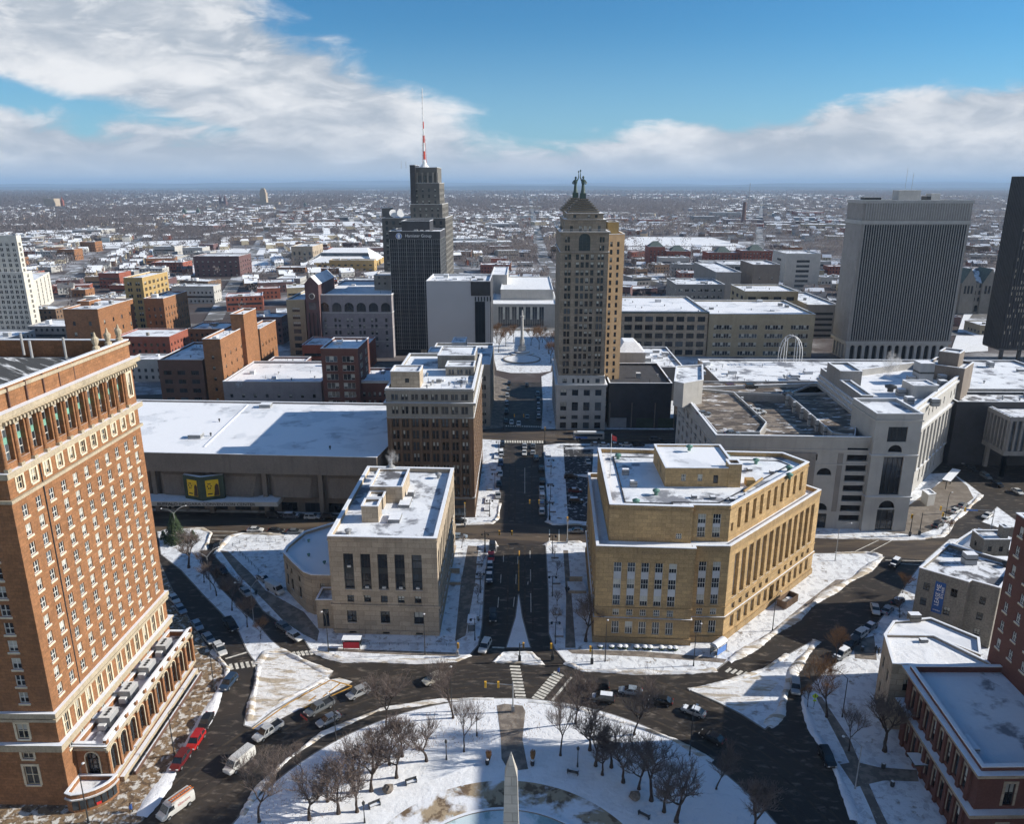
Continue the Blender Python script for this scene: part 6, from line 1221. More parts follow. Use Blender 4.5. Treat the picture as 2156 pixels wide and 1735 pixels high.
def car_proto(kind, col, snow, far=False):
    key = (kind, col, snow, far)
    if key in PROTO: return PROTO[key]
    L, hw, st, cab = SPEC[kind]; pm = 'paint_' + col.replace(' ', '_'); parts = []
    b = MB(); sec = []
    for x, z0, z1, f in st:
        w_ = hw * f; h_ = z1 - z0; sec.append((x, [(w_ * .90, z0), (w_ * .99, z0 + h_ * .25), (w_, z0 + h_ * .6), (w_ * (.93 if kind != 'van' else .86), z1)]))
    loft(b, sec, pm)
    if kind == 'pickup':
        b.box(-2.8, -1.0, -.82, .82, 1.13, 1.14, 'steel_dark')
        for s_ in (-1, 1): b.box(-2.9, -.9, s_ * .97 - .08, s_ * .97 + .08, 1.1, 1.34, pm)
        b.box(-2.95, -2.85, -.9, .9, 1.0, 1.34, pm)
    g = MB()
    if cab:
        r0, f0, r1, f1, zb, zr = cab; wb, wt = hw * .90, hw * .74
        g.add([(r0, -wb, zb), (f0, -wb, zb), (f0, wb, zb), (r0, wb, zb), (r1, -wt, zr), (f1, -wt, zr), (f1, wt, zr), (r1, wt, zr)], [(0, 1, 5, 4), (1, 2, 6, 5), (2, 3, 7, 6), (3, 0, 4, 7)], 'car_glass')
        b.box(r1 - .04, f1 + .06, -wt - .03, wt + .03, zr - .05, zr + .03, pm)
        for s_ in (-1, 1):
            for t in ((0, .06), (.40, .47), (.94, 1.0)) if kind != 'pickup' else ((0, .08), (.52, .60), (.92, 1)):
                x0, x1 = r0 + (f0 - r0) * t[0], r0 + (f0 - r0) * t[1]; X0, X1 = r1 + (f1 - r1) * t[0], r1 + (f1 - r1) * t[1]
                b.quad((x0, s_ * (wb + .012), zb), (x1, s_ * (wb + .012), zb), (X1, s_ * (wt + .012), zr), (X0, s_ * (wt + .012), zr), pm)
    else:
        g.add([(1.52, -.80, 2.22), (1.52, .80, 2.22), (2.2, .92, 1.36), (2.2, -.92, 1.36)], [(3, 2, 1, 0)], 'car_glass')
        for s_ in (-1, 1): g.add([(.7, s_ * .995, 1.4), (1.9, s_ * 1.0, 1.4), (1.5, s_ * .93, 2.1), (.7, s_ * .95, 2.1)], [(0, 1, 2, 3)], 'car_glass')
    sn = MB()
    if snow:
        if cab: sn.box(cab[2] + .05, cab[3] - .05, -hw * .68, hw * .68, cab[5] + .03, cab[5] + .12, 'snow_cap'); sn.box(cab[1] + .15, L / 2 - .4, -hw * .7, hw * .7, st[3][2] - .05, st[3][2] + .04, 'snow_cap')
        else: sn.box(-2.8, 1.2, -.85, .85, 2.42, 2.5, 'snow_cap')
    wr = .34 if kind in ('sedan',) else .38; wxs = (-L * .31, L * .30)
    def wheel():
        w = MB(); w.tube((0, -.11, 0), (0, .11, 0), wr, wr, 14, 'tyre'); w.tube((0, -.12, 0), (0, .12, 0), wr * .6, wr * .6, 10, 'rim'); return w
    t = lambda n, x, y, z, m, a=.06, c2=.18, d=.09: (n, x, y, z, m, a, c2, d)
    lights = [t('headlight', st[-2][0] + .05, s_ * hw * .66, st[-2][2] - .12, 'lamp_glass') for s_ in (-1, 1)] + [t('taillight', st[0][0] + .05, s_ * hw * .72, .9 if cab else 1.3, 'tail') for s_ in (-1, 1)]
    if far:
        for x in wxs:
            for s_ in (-1, 1): b.xf(wheel(), Matrix.Translation((x, s_ * (hw - .1), wr)))
        b.xf(g, Matrix.Identity(4))
        if snow: b.xf(sn, Matrix.Identity(4))
        PROTO[key] = [('body', b.mesh('body'), (0, 0, 0))]; return PROTO[key]
    parts.append(('body', b.mesh('body'), (0, 0, 0))); parts.append(('window', g.mesh('window'), (0, 0, 0)))
    if snow: parts.append(('snow_cover', sn.mesh('snow_cover'), (0, 0, 0)))
    wm = PROTO.setdefault(('wheel', wr), wheel().mesh('wheel'))
    for x in wxs:
        for s_ in (-1, 1): parts.append(('wheel', wm, (x, s_ * (hw - .08), wr)))
    for n, x, y, z, m, a, c2, d in lights:
        q = MB(); q.box(-a, a, -c2, c2, -d, d, m); parts.append((n, q.mesh(n), (x, y, z)))
    PROTO[key] = parts; return parts
KN = {'sedan': ('parked_car', 'car'), 'suv': ('parked_car', 'car'), 'pickup': ('pickup_truck', 'pickup'), 'van': ('delivery_van', 'van')}
def car(kind, col, cx, cy, dx_, dy_, label, group='cars in the streets', snow=False, z=.05, far=None, zr=0.0):
    x, y = G(cx, cy + 3, zr); a, c2 = G(cx, cy, zr), G(cx + dx_, cy + dy_, zr); rz = atan2(c2[1] - a[1], c2[0] - a[0])
    far = y > 235 if far is None else far
    e = empty(KN[kind][0], label, KN[kind][1], (x, y, z + zr), group, rz, own=False)
    for n, me, loc in car_proto(kind, col, snow, far): obj(n, me, e, loc)
    return e
g1 = 'cars by the brick hotel'; g2 = 'cars on the roundabout'; g3 = 'cars parked along the avenue'; g4 = 'cars by the convention centre'; g5 = 'cars on the right hand street'; g6 = 'cars in the far streets'; g7 = 'cars in the snowy car park'; g8 = 'cars on the parking ramp deck'
v1 = car('van', 'white', 371, 1705, -35, 25, 'white van with orange ladder on its roof at the bottom left', g2)
b = MB()
for s_ in (-.35, .35): b.box(-3.0, 1.0, s_ - .05 + .35, s_ + .05 + .35, 2.62, 2.74, 'ladder_orange' if mat('ladder_orange', (.55, .16, .03), .6) else 0)
for i in range(11): b.box(-2.9 + i * .37, -2.84 + i * .37, 0, .7, 2.65, 2.70, 'ladder_orange')
b.build('ladder', v1, off=(0, 0, 0)); mat('letter_red', (.35, .05, .04), .6)
text('abscom', .72, (-1.0, 1.0, 1.45), pi / 2, pi, 'letter_red', v1, extrude=.004); text('abscom', .72, (-.9, -1.0, 1.45), pi / 2, 0, 'letter_red', v1, extrude=.004); text('abscom', .7, (-1.0, -.3, 2.43), 0, 0, 'letter_red', v1, extrude=.004)
for a in [('van', 'white', 505, 1610, -29, 24, 'plain white delivery van driving round the roundabout', g2),
 ('suv', 'dark red', 381, 1606, -24, 34, 'dark red suv parked nearest the hotel corner', g1), ('suv', 'red', 413, 1564, -22, 34, 'bright red car with black top parked between dark red suv and black car', g1),
 ('sedan', 'black', 434, 1523, -18, 32, 'black car at the head of the red parked cars', g1), ('suv', 'dark blue', 482, 1441, -22, 26, 'dark blue suv driving past the hotel wing corner', g1),
 ('suv', 'white', 464, 1371, 15, 21, 'white suv parked first beside the hotel crosswalk', g1), ('sedan', 'silver', 440, 1347, 17, 20, 'silver grey sedan parked second from the hotel crosswalk', g1),
 ('sedan', 'pale blue', 416, 1319, 15, 20, 'pale blue sedan parked third from the hotel crosswalk', g1), ('pickup', 'black', 487, 1319, 15, 19, 'black pickup waiting beside the snowy median', g1),
 ('sedan', 'pale blue', 381, 1285, 15, 17, 'pale sedan parked fourth from the hotel crosswalk', g1), ('sedan', 'white', 367, 1263, 15, 17, 'white sedan half hidden behind the hotel edge', g1),
 ('sedan', 'white', 621, 1342, 24, 15, 'white car with dark roof beside the tan stone building', g4), ('sedan', 'grey', 598, 1322, 24, 15, 'dark car just behind the white car with dark roof', g4),
 ('sedan', 'silver', 518, 1249, 18, 17, 'silver sedan on the curving street below the annex', g4), ('sedan', 'black', 469, 1202, 16, 17, 'black car driving down the shaded curving street', g4),
 ('sedan', 'black', 458, 1149, -7, 14, 'black car turning from the cross street', g4), ('sedan', 'silver', 555, 1220, 20, 12, 'snow dusted silver car parked by the fence', g4, True),
 ('van', 'white', 580, 1244, 22, 13, 'white van parked beside the chamfered stone annex', g4), ('suv', 'black', 577, 1087, 10, 0, 'black suv, leftmost parked under the convention centre', g4),
 ('suv', 'grey', 614, 1088, 10, 0, 'grey jeep second from left under the convention centre', g4, True), ('suv', 'white', 658, 1090, 10, 0, 'white suv third from left under the convention centre', g4),
 ('suv', 'black', 694, 1090, 10, 0, 'dark minivan partly behind the tan stone building', g4), ('sedan', 'white', 538, 1117, 10, 0, 'white car, first in the row above the fenced lawn', g4),
 ('sedan', 'black', 581, 1119, 10, 0, 'dark car, middle of the row above the fenced lawn', g4), ('sedan', 'grey', 621, 1121, 10, 0, 'dark grey car, last in the row above the fenced lawn', g4),
 ('pickup', 'white', 565, 1544, -28, 19, 'white crew cab pickup on the left of the roundabout', g2), ('sedan', 'silver', 692, 1519, -26, 13, 'silver sedan beside the pickup with snow plough', g2),
 ('suv', 'silver', 755, 1462, -24, 11, 'silver suv ahead of the plough pickup', g2), ('suv', 'cream', 914, 1433, -26, 11, 'big cream suv at the top of the roundabout', g2),
 ('suv', 'white', 1021, 1364, -9, 17, 'white small suv turning out of the avenue', g2), ('suv', 'black', 1038, 1300, 0, 10, 'black car driving down the avenue towards the square', g3),
 ('suv', 'black', 1257, 1447, -25, -2, 'black suv in the outer lane right of the crosswalks', g2), ('suv', 'black', 1268, 1474, -25, -3, 'dark suv with white snow covered roof', g2, True),
 ('sedan', 'pale blue', 1327, 1458, -24, -3, 'pale silver sedan behind the black suv', g2), ('sedan', 'black', 1391, 1478, -24, -5, 'small black car in the middle of the right hand line', g2),
 ('sedan', 'silver', 1460, 1501, -22, -8, 'silver car with snow on its bonnet right of the black car', g2, True), ('sedan', 'black', 1499, 1556, -24, -12, 'black car last in the shaded line on the roundabout', g2),
 ('suv', 'silver', 1674, 1450, 1, 15, 'silver jeep pushing snow on the right hand street', g5), ('suv', 'black', 1741, 1600, 8, 15, 'black car parked in shade beside the club lawn', g5),
 ('suv', 'grey', 1771, 1381, -15, 10, 'dark jeep with snowy roof under the bare trees', g5, True), ('suv', 'black', 1793, 1357, -15, 10, 'black car parked below the white suv on the right', g5), ('suv', 'white', 1808, 1340, -15, 10, 'white suv parked by the cream low wing', g5),
 ('sedan', 'grey', 1830, 1323, -15, 10, 'grey car with snowy roof above the white suv', g5, True), ('sedan', 'white', 1842, 1285, 4, 15, 'white taxi by the grey apartment house', g5), ('sedan', 'pale blue', 1868, 1286, 12, -12, 'pale blue car angled beside the taxi', g5),
 ('sedan', 'black', 1890, 1268, 14, -12, 'dark car dusted with snow at the apartment house wall', g5, True), ('suv', 'black', 1884, 1188, -10, 10, 'black suv with snowy roof crossing the right junction', g5, True),
 ('sedan', 'white', 2012, 1076, 15, -8, 'white car parked second on the plaza snow edge', g5), ('sedan', 'grey', 2026, 1065, 15, -8, 'dark car, farthest of the row on the plaza snow edge', g5), ('sedan', 'white', 1992, 1095, 15, -8, 'white car nearest the junction on the plaza edge', g5), ('sedan', 'black', 1974, 1107, 15, -8, 'black car at the near end of the plaza edge row', g5),
 ('sedan', 'white', 2078, 1087, -15, 8, 'white car stopped under the far traffic signal arm', g5), ('sedan', 'silver', 2018, 972, 15, 6, 'silver car below the finned block', g6), ('suv', 'black', 2045, 988, 15, 8, 'black suv below the finned block', g6), ('suv', 'grey', 2075, 1004, 15, 9, 'grey suv in the row facing the plaza', g6), ('sedan', 'black', 2100, 1020, 15, 9, 'dark car right end of the row facing the plaza', g6), ('sedan', 'white', 2142, 1036, 15, 9, 'white car at the picture edge below the finned block', g6),
 ('sedan', 'silver', 1212, 1119, -10, 0, 'silver sedan waiting on the cross street by the golden courthouse', g3), ('sedan', 'pale blue', 967, 1131, 10, 0, 'pale blue car beside the tan stone building wall', g3), ('sedan', 'black', 966, 1098, 10, 0, 'black car at the foot of the brown office block', g3),
 ]: car(*a)
for i, (kd, cl_, x, y, sn_, lb) in enumerate([('suv', 'black', 1036.5, 1154, 0, 'black suv, farthest of the row beside the tan stone building'), ('sedan', 'red', 1034, 1174, 0, 'red car parked beside the tan stone building'), ('sedan', 'grey', 1031.5, 1193, 1, 'grey car between red car and blue pickup'), ('pickup', 'dark blue', 1030, 1217, 1, 'dark blue pickup nearest in the row by the tan stone building'),
 ('sedan', 'silver', 1048.5, 1044, 0, 'silver car, nearest below the brown office block'), ('sedan', 'black', 1050, 1020, 0, 'black car, second below the brown office block'), ('sedan', 'white', 1053, 998, 0, 'white car, third below the brown office block'), ('suv', 'blue', 1054, 976, 0, 'blue suv, fourth below the brown office block'), ('suv', 'grey', 1055.5, 956, 1, 'grey suv, fifth below the brown office block'), ('suv', 'black', 1058, 937, 0, 'black suv at the far corner of the brown office block'),
 ('suv', 'black', 1141.5, 1014, 0, 'black suv, farthest of the right hand kerb row'), ('sedan', 'white', 1140.5, 1030, 0, 'white car behind the black suv on the right kerb'), ('suv', 'white', 1141.5, 1045, 1, 'white suv in the middle of the right kerb row'), ('suv', 'silver', 1140.5, 1061, 0, 'silver suv, second nearest on the right kerb'), ('sedan', 'white', 1141, 1077, 1, 'white car, nearest on the right kerb'), ('suv', 'black', 1139.5, 987, 0, 'black suv by the car park hedge'),
 ('sedan', 'silver', 1104.5, 940, 0, 'silver car waiting at the far crosswalk, left lane'), ('sedan', 'white', 1104, 954, 0, 'white car second in the left lane at the far crosswalk'), ('sedan', 'grey', 1122.5, 939, 0, 'grey car waiting at the far crosswalk, middle lane'), ('sedan', 'silver', 1122, 953, 0, 'silver car second in the middle lane at the far crosswalk'), ('suv', 'grey', 1129, 965, 0, 'grey suv behind the queue at the far crosswalk')]):
    car(kd, cl_, x, y, 0, 10 if x < 1110 else -10, lb, g3, bool(sn_))
for i, (kd, cl_, x, y, sn_, dx_) in enumerate([('sedan', 'white', 1092, 892, 0, 0), ('sedan', 'grey', 1110, 878, 0, 0), ('suv', 'black', 1134, 879, 1, 0), ('suv', 'grey', 1134, 866, 1, 0), ('suv', 'black', 1133.5, 854, 1, 0), ('sedan', 'black', 1109.5, 810, 0, 0), ('sedan', 'white', 1077, 889, 0, 0), ('sedan', 'black', 1065, 887, 0, 0), ('suv', 'black', 1066, 867, 0, 0), ('suv', 'grey', 1067, 850, 1, 0), ('suv', 'silver', 1068, 833, 0, 0), ('sedan', 'grey', 1070, 819, 0, 0), ('sedan', 'black', 1072, 806, 0, 0), ('suv', 'black', 1133, 842, 0, 0), ('suv', 'grey', 1132, 830, 0, 0)]):
    car(kd, cl_, x, y, 0, 10, '%s %s in the shaded avenue by the %s, %s' % (cl_, 'suv' if kd == 'suv' else 'car', 'pale tower' if x > 1100 else 'office block', ['at the crosswalk', 'second from the crosswalk', 'nearest', 'second in line', 'third in line', 'alone far up the road', 'near the junction', 'at the kerb by the junction', 'third up the kerb', 'fourth up the kerb', 'fifth up the kerb', 'sixth up the kerb', 'farthest up the kerb', 'fourth in line', 'fifth in line'][i]), g6, bool(sn_))
for i, (kd, cl_, x, y, dx_, sn_) in enumerate([('sedan', 'white', 1238, 973, 3, 0), ('suv', 'black', 1202, 1005, 10, 0), ('sedan', 'dark red', 1211, 1034, 10, 1), ('suv', 'black', 1213, 1056, 10, 1), ('sedan', 'silver', 1255, 936, 10, 1), ('sedan', 'white', 1272, 937, 10, 1), ('sedan', 'grey', 1296, 937, 10, 1), ('sedan', 'white', 1320, 937, 10, 0), ('suv', 'black', 1344, 937, 10, 0), ('suv', 'black', 1400, 937, 10, 0), ('suv', 'grey', 1380, 926, 10, 0)]):
    car(kd, cl_, x, y, dx_, 0 if dx_ > 5 else 8, '%s %s in the snowy lot, %s' % (cl_, 'suv' if kd == 'suv' else 'car', ['alone by the snow heap', 'farthest of the three near the avenue', 'middle of the three near the avenue', 'nearest of the three near the avenue', 'first of the far row', 'second of the far row', 'third of the far row', 'fourth of the far row', 'fifth of the far row', 'last of the far row', 'on the road above the far row'][i]), g7, bool(sn_), far=False if y > 960 else None)
for kd, cl_, x, y, z_, lb in (('pickup', 'white', 1594, 872, 24.2, 'white pickup on the lower deck of the ramp'), ('sedan', 'grey', 1482, 868, 27.5, 'grey car on the near left of the roof deck'), ('suv', 'dark red', 1541, 812, 27.5, 'red truck at the back of the roof deck'), ('suv', 'black', 1582, 812, 27.5, 'black suv at the back of the roof deck'), ('sedan', 'grey', 1660, 826, 27.5, 'grey car at the far corner of the roof deck'), ('sedan', 'grey', 1542, 910, 27.5, 'dark car at the front rail of the roof deck')):
    x0_, y0_ = G(x, y, z_ + .8); e = empty(KN[kd][0], lb, 'car' if kd != 'pickup' else 'pickup', (x0_, y0_, (24.98 if z_ < 25 else 27.31)), g8, .1, own=False)
    for n, me, loc in car_proto(kd, cl_, False, False): obj(n, me, e, loc)
# plough pickup
pl = car('pickup', 'grey', 673, 1494, -28, 15, 'grey pickup pushing a red snow plough blade', g2); b = MB(); b.add([(3.5, -1.25, .2), (3.5, 1.25, .2), (3.3, 1.25, .5), (3.3, -1.25, .5), (3.55, 1.25, .9), (3.55, -1.25, .9)], [(0, 1, 2, 3), (3, 2, 4, 5)], 'letter_red'); b.box(2.9, 3.3, -.1, .1, .4, .55, 'steel_dark'); b.build('plough_blade', pl, off=(0, 0, 0))
# city bus
x, y = G(1239, 925); bus = empty('city_bus', 'white and blue city bus on the rail street in front of the dark block', 'bus', (x, y, .06), None, radians(-1), own=False)
b = MB(); loft(b, [(-6.1, [(1.15, .4), (1.25, .8), (1.25, 2.6), (1.1, 2.95)]), (-5.9, [(1.2, .35), (1.27, .8), (1.27, 2.7), (1.12, 3.05)]), (5.9, [(1.2, .35), (1.27, .8), (1.27, 2.7), (1.12, 3.05)]), (6.1, [(1.12, .4), (1.2, .8), (1.15, 2.6), (1.0, 2.9)])], 'stone_white'); b.box(-4.5, 3, -.8, .8, 3.02, 3.25, 'steel_white', 'snow_cap'); b.build('body', bus, off=(0, 0, 0))
b = MB(); b.box(-5.5, 5.4, -1.30, -1.26, 1.45, 2.45, 'car_glass'); b.box(-5.5, 5.4, 1.26, 1.30, 1.45, 2.45, 'car_glass'); b.build('window', bus, off=(0, 0, 0)); b = MB(); b.box(-5.9, -.5, -1.295, -1.255, .6, 1.42, 'sign_blue'); b.build('blue_stripe', bus, off=(0, 0, 0))
for x_ in (-3.6, 4.0):
    for s_ in (-1, 1): b = MB(); b.tube((x_, s_ * 1.0 - .15, .48), (x_, s_ * 1.0 + .3 * s_, .48), .48, .48, 14, 'tyre'); b.build('wheel', bus, off=(0, 0, 0))
# box truck under the hotel edge and the open waste container
x, y = G(338, 1070); tr = empty('box_truck', 'white box truck half hidden beside the brick hotel', 'truck', (x, y, .15), None, 0, own=False)
b = MB(); b.box(-4.5, 2.6, -1.25, 1.25, 1.0, 3.9, 'stone_white', 'snow_cap'); b.build('cargo_box', tr, off=(0, 0, 0)); b = MB(); loft(b, [(2.7, [(1.1, .5), (1.15, 1.2), (1.1, 2.3), (.95, 2.6)]), (3.9, [(1.1, .5), (1.15, 1.2), (1.1, 2.2), (.9, 2.5)]), (4.6, [(1.05, .5), (1.1, 1.0), (1.05, 1.4), (.9, 1.5)])], 'stone_white'); b.build('cab', tr, off=(0, 0, 0))
for x_ in (-3, 3.6):
    for s_ in (-1, 1): b = MB(); b.tube((x_, s_ * .9, .5), (x_, s_ * 1.2, .5), .5, .5, 12, 'tyre'); b.build('wheel', tr, off=(0, 0, 0))
text('perdue', 1.0, (-.6, -1.27, 1.9), pi / 2, 0, 'letter_dark', tr, extrude=.01) if 0 else None
x, y = G(1657, 1273); a, c2 = G(1640, 1285), G(1690, 1250); rz = atan2(c2[1] - a[1], c2[0] - a[0]); dm = empty('waste_container', 'dark open topped waste container beside the golden courthouse', 'container', (x, y, .15), None, rz, own=False)
b = MB(); b.box(-2.9, 2.9, -1.2, -1.1, 0.2, 2.0, 'brick_brown'); b.box(-2.9, 2.9, 1.1, 1.2, .2, 2.0, 'brick_brown'); b.box(-2.9, -2.8, -1.1, 1.1, .2, 2.0, 'brick_brown'); b.box(2.8, 2.9, -1.1, 1.1, .2, 2.0, 'brick_brown'); b.box(-2.8, 2.8, -1.1, 1.1, .2, .5, 'slush_pile')
for i in range(9): b.box(-2.7 + i * .66, -2.6 + i * .66, -1.3, -1.2, .2, 2.0, 'brick_brown')
b.build('bin', dm, off=(0, 0, 0)); b = MB(); b.box(-1.6, -.2, -.8, .6, .5, 1.3, 'conc_white'); b.box(.5, 1.8, -.6, .8, .5, 1.1, 'snow_cap'); b.build('rubble', dm, off=(0, 0, 0))

# ------------------------------------------------------------------ bare trees
def grow(seed, h, spread, depth=5, low=.22, twig='twig', tw=.008):
    r = random.Random(seed); tk, cr = MB(), MB()
    def branch(p, d, L, rad, lv):
        n = 3 if lv < depth else 2; q = p
        for i in range(n):
            d2 = (d + Vector((r.uniform(-.2, .2), r.uniform(-.2, .2), r.uniform(-.02, .16)))).normalized(); e = q + d2 * L / n
            ra, rb2 = max(tw, rad * (1 - .38 * i / n)), max(tw, rad * (1 - .38 * (i + 1) / n))
            (tk if lv < 2 else cr).tube(q, e, ra, rb2, 6 if lv < 2 else 3, 'bark' if lv < 3 else twig, caps=False)
            if 1 <= lv < depth and i < n - 1:
                for _ in range(2 if lv > 2 else 1):
                    s_ = (d2 * .8 + Vector((r.uniform(-1, 1), r.uniform(-1, 1), r.uniform(-.1, .7)))).normalized(); branch(e, s_, L * r.uniform(.45, .7), max(tw, rad * .4), max(lv + 1, depth - 1))
            q, d = e, d2
        if lv >= depth: return
        k = (3, 4, 3, 3, 3, 2)[lv]; a0 = r.uniform(0, 6.28)
        for i in range(k):
            a = a0 + 2 * pi * i / k + r.uniform(-.4, .4); tilt = r.uniform(.35, .85) * spread
            side = Vector((cos(a), sin(a), 0)); nd = (d * cos(tilt) + side * sin(tilt) + Vector((0, 0, .10))).normalized()
            branch(q, nd, L * r.uniform(.66, .9), rad * .60, lv + 1)
    L0 = h * low; tk.tube((0, 0, 0), (0, 0, .4), h * .019, h * .013, 8, 'bark', caps=False)
    branch(Vector((0, 0, .3)), Vector((0, 0, 1)), L0, h * .013, 0)
    zs = max(v[2] for v in cr.v); k = h / zs
    for m_ in (tk, cr): m_.v = [(v[0] * k, v[1] * k, v[2] * k) for v in m_.v]
    return tk.mesh('trunk'), cr.mesh('crown')
TV = {}
def tree(px, py, h, label, kind=0, seed=0, group='bare park trees', z=.15, spread=1.0):
    key = (kind, seed)
    if key not in TV: TV[key] = grow(seed * 13 + kind * 101 + 5, 10, (.85, 1.12, .9, .7)[kind], 5 if kind != 3 else 4, (.22, .12, .2, .2)[kind], ('twig', 'twig', 'twig_tan', 'twig')[kind])
    x, y = G(px, py); t = empty('bare_tree', label, 'tree', (x, y, z), group, R.uniform(0, 6.2), own=False); s_ = h / 10 * (1.22 if kind == 1 else 1.12); t.scale = (s_, s_, s_)
    for n, me in zip(('trunk', 'crown'), TV[key]): obj(n, me, t)
    return t
for i, a in enumerate([(813, 1537, 11.5, 'tall bare tree, left one on the upper rim of the round park', 0), (954, 1514, 11.8, 'tall reddish bare tree on the upper rim, left of the central path', 0), (977, 1585, 9.5, 'spreading bare tree left of the brown central path', 0),
 (847, 1595, 7.2, 'low bare tree between the rim tree and the twin small trees', 1), (898, 1605, 7.0, 'low bare tree just left of the short black lamp', 1), (835, 1640, 7.4, 'low bare tree above the boulder, in the left thicket', 1), (782, 1668, 8.2, 'dense low tree left of the boulder', 1), (786, 1628, 7.4, 'dense low tree at the top of the left thicket', 1),
 (713, 1715, 8.4, 'broad low tree at the bottom of the left thicket', 1), (638, 1634, 5.6, 'small young bare tree alone near the left rim', 0), (652, 1728, 7.6, 'low bare tree near the bottom edge, left of the thicket', 1), (546, 1733, 12.0, 'tall bare tree at the bottom left rim of the round park', 0), (745, 1672, 7.4, 'dense low tree in the middle of the left thicket', 1),
 (1212, 1526, 11.6, 'tall bare tree on the upper rim just right of the crosswalks', 0), (1335, 1549, 12.6, 'tall bare tree on the right upper rim', 0), (1180, 1593, 10.5, 'wide bare tree right of the brown central path', 0), (1242, 1582, 7.8, 'bare tree behind the right hand black lamp', 1), (1254, 1615, 7.6, 'low bare tree right of the black lamp', 1), (1287, 1618, 7.6, 'low bare tree at the left of the right thicket', 1),
 (1312, 1650, 7.4, 'low bare tree above the right boulder', 1), (1371, 1688, 8.8, 'dense broad tree in the middle of the right thicket', 1), (1424, 1733, 9.4, 'dense broad tree at the bottom of the right thicket', 1), (1508, 1664, 9.0, 'bare tree alone on the shaded right rim', 0), (1586, 1770, 9.0, 'bare tree cut by the bottom edge on the right', 1)]):
    tree(a[0], a[1], a[2], a[3], a[4], i % 4)
for i, a in enumerate([(398, 1197, 9, 'bare tree on the island next to the fir', 1), (430, 1228, 8.5, 'bare street tree, first down the narrow snowy strip', 0), (456, 1256, 8.5, 'bare street tree, second down the narrow snowy strip', 0), (489, 1287, 9, 'bare street tree, third down the narrow snowy strip', 0), (521, 1322, 8, 'bare street tree, fourth down the narrow snowy strip', 0), (549, 1347, 5, 'small bush like bare tree at the tip of the snowy strip', 2)]): tree(*a[:4], a[4], (i + 1) % 4, 'street trees on the snowy strip')
for i, a in enumerate([(1233, 1352, 8.5, 'bare tree at the left front corner of the golden courthouse', 1), (1740, 1512, 11.5, 'bushy tan twigged tree on the right pavement', 2), (1787, 1583, 8.0, 'thin bare tree on the club lawn', 0), (1862, 1584, 9.5, 'bare tree with snow on its limbs by the club wall', 1), (1758, 1398, 7.5, 'tan twigged tree beside the snowy roofed jeep', 2), (1700, 1490, 4, 'low twiggy sapling by the yellow sign', 2), (1900, 1250, 5.5, 'twiggy bush in front of the apartment house', 2), (1998, 1128, 4.5, 'twiggy bush at the junction corner by the low shop', 2), (1894, 1302, 5, 'dark bush at the foot of the apartment house', 3)]): tree(*a[:4], a[4], i % 4, 'trees on the right hand pavement')
for i, (x, y, hh2) in enumerate([(1172, 1214, 4.2), (1173, 1280, 4.5), (1173, 1318, 4.5), (1168, 1178, 3.5), (1006, 1270, 4.5), (1014, 1195, 4.2), (972, 1155, 4.2), (1011, 1232, 3.4)]): tree(x, y, hh2, 'small planter tree on the %s side of the avenue, %s' % (('right', 'left')[x < 1100], ('second from far', 'second from near', 'nearest the square', 'farthest', 'nearest the bus shelter', 'by the red car', 'at the cross street corner', 'behind the lamp')[i]), 3, i % 3, 'small planter trees')
for i, (x, y, hh2) in enumerate([(1050, 742, 13), (1065, 730, 12), (1118, 728, 12), (1135, 736, 13), (1155, 745, 13), (1082, 722, 11), (1142, 722, 11), (1046, 722, 12), (1160, 765, 12)]): tree(x, y, hh2, 'reddish bare tree in the monument square, %s' % ('left front', 'left inner', 'right of the column', 'right middle', 'right front', 'behind the column', 'right rear', 'left rear', 'right kerb')[i], 2, i % 4, 'trees of the monument square')
for i, a in enumerate([(690, 1690, 6.6, 'low bare tree at the left side of the left thicket'), (752, 1712, 7.0, 'low bare tree between the thicket and the lower bench'), (820, 1612, 6.4, 'low bare tree at the top of the left thicket, under the rim tree'), (1345, 1664, 7.0, 'low bare tree at the heart of the right thicket'), (1398, 1712, 7.4, 'low bare tree between the two broad right thicket trees'), (1268, 1634, 6.0, 'small bare tree below the black lamp thicket')]): tree(*a, 1, (i + 2) % 4)
b = MB(); rr = random.Random(4)
for i in range(2600):
    a, q = rr.uniform(pi * .45, pi * 1.0), CR * rr.uniform(.72, .97); x, y = CX + q * cos(a), CY + q * sin(a)
    if rr.random() < .5 and mn.noise(Vector((x / 6, y / 6, 1))) < 0: continue
    h_ = rr.uniform(.15, .5); dx_, dy_ = rr.uniform(-.25, .25), rr.uniform(-.25, .25); b.add([(x - .03, y, .14), (x + .03, y, .14), (x + dx_, y + dy_, .15 + h_)], [(0, 1, 2)], 'straw')
b.build('dry_grass', off=(0, 0, 0), kind='stuff')
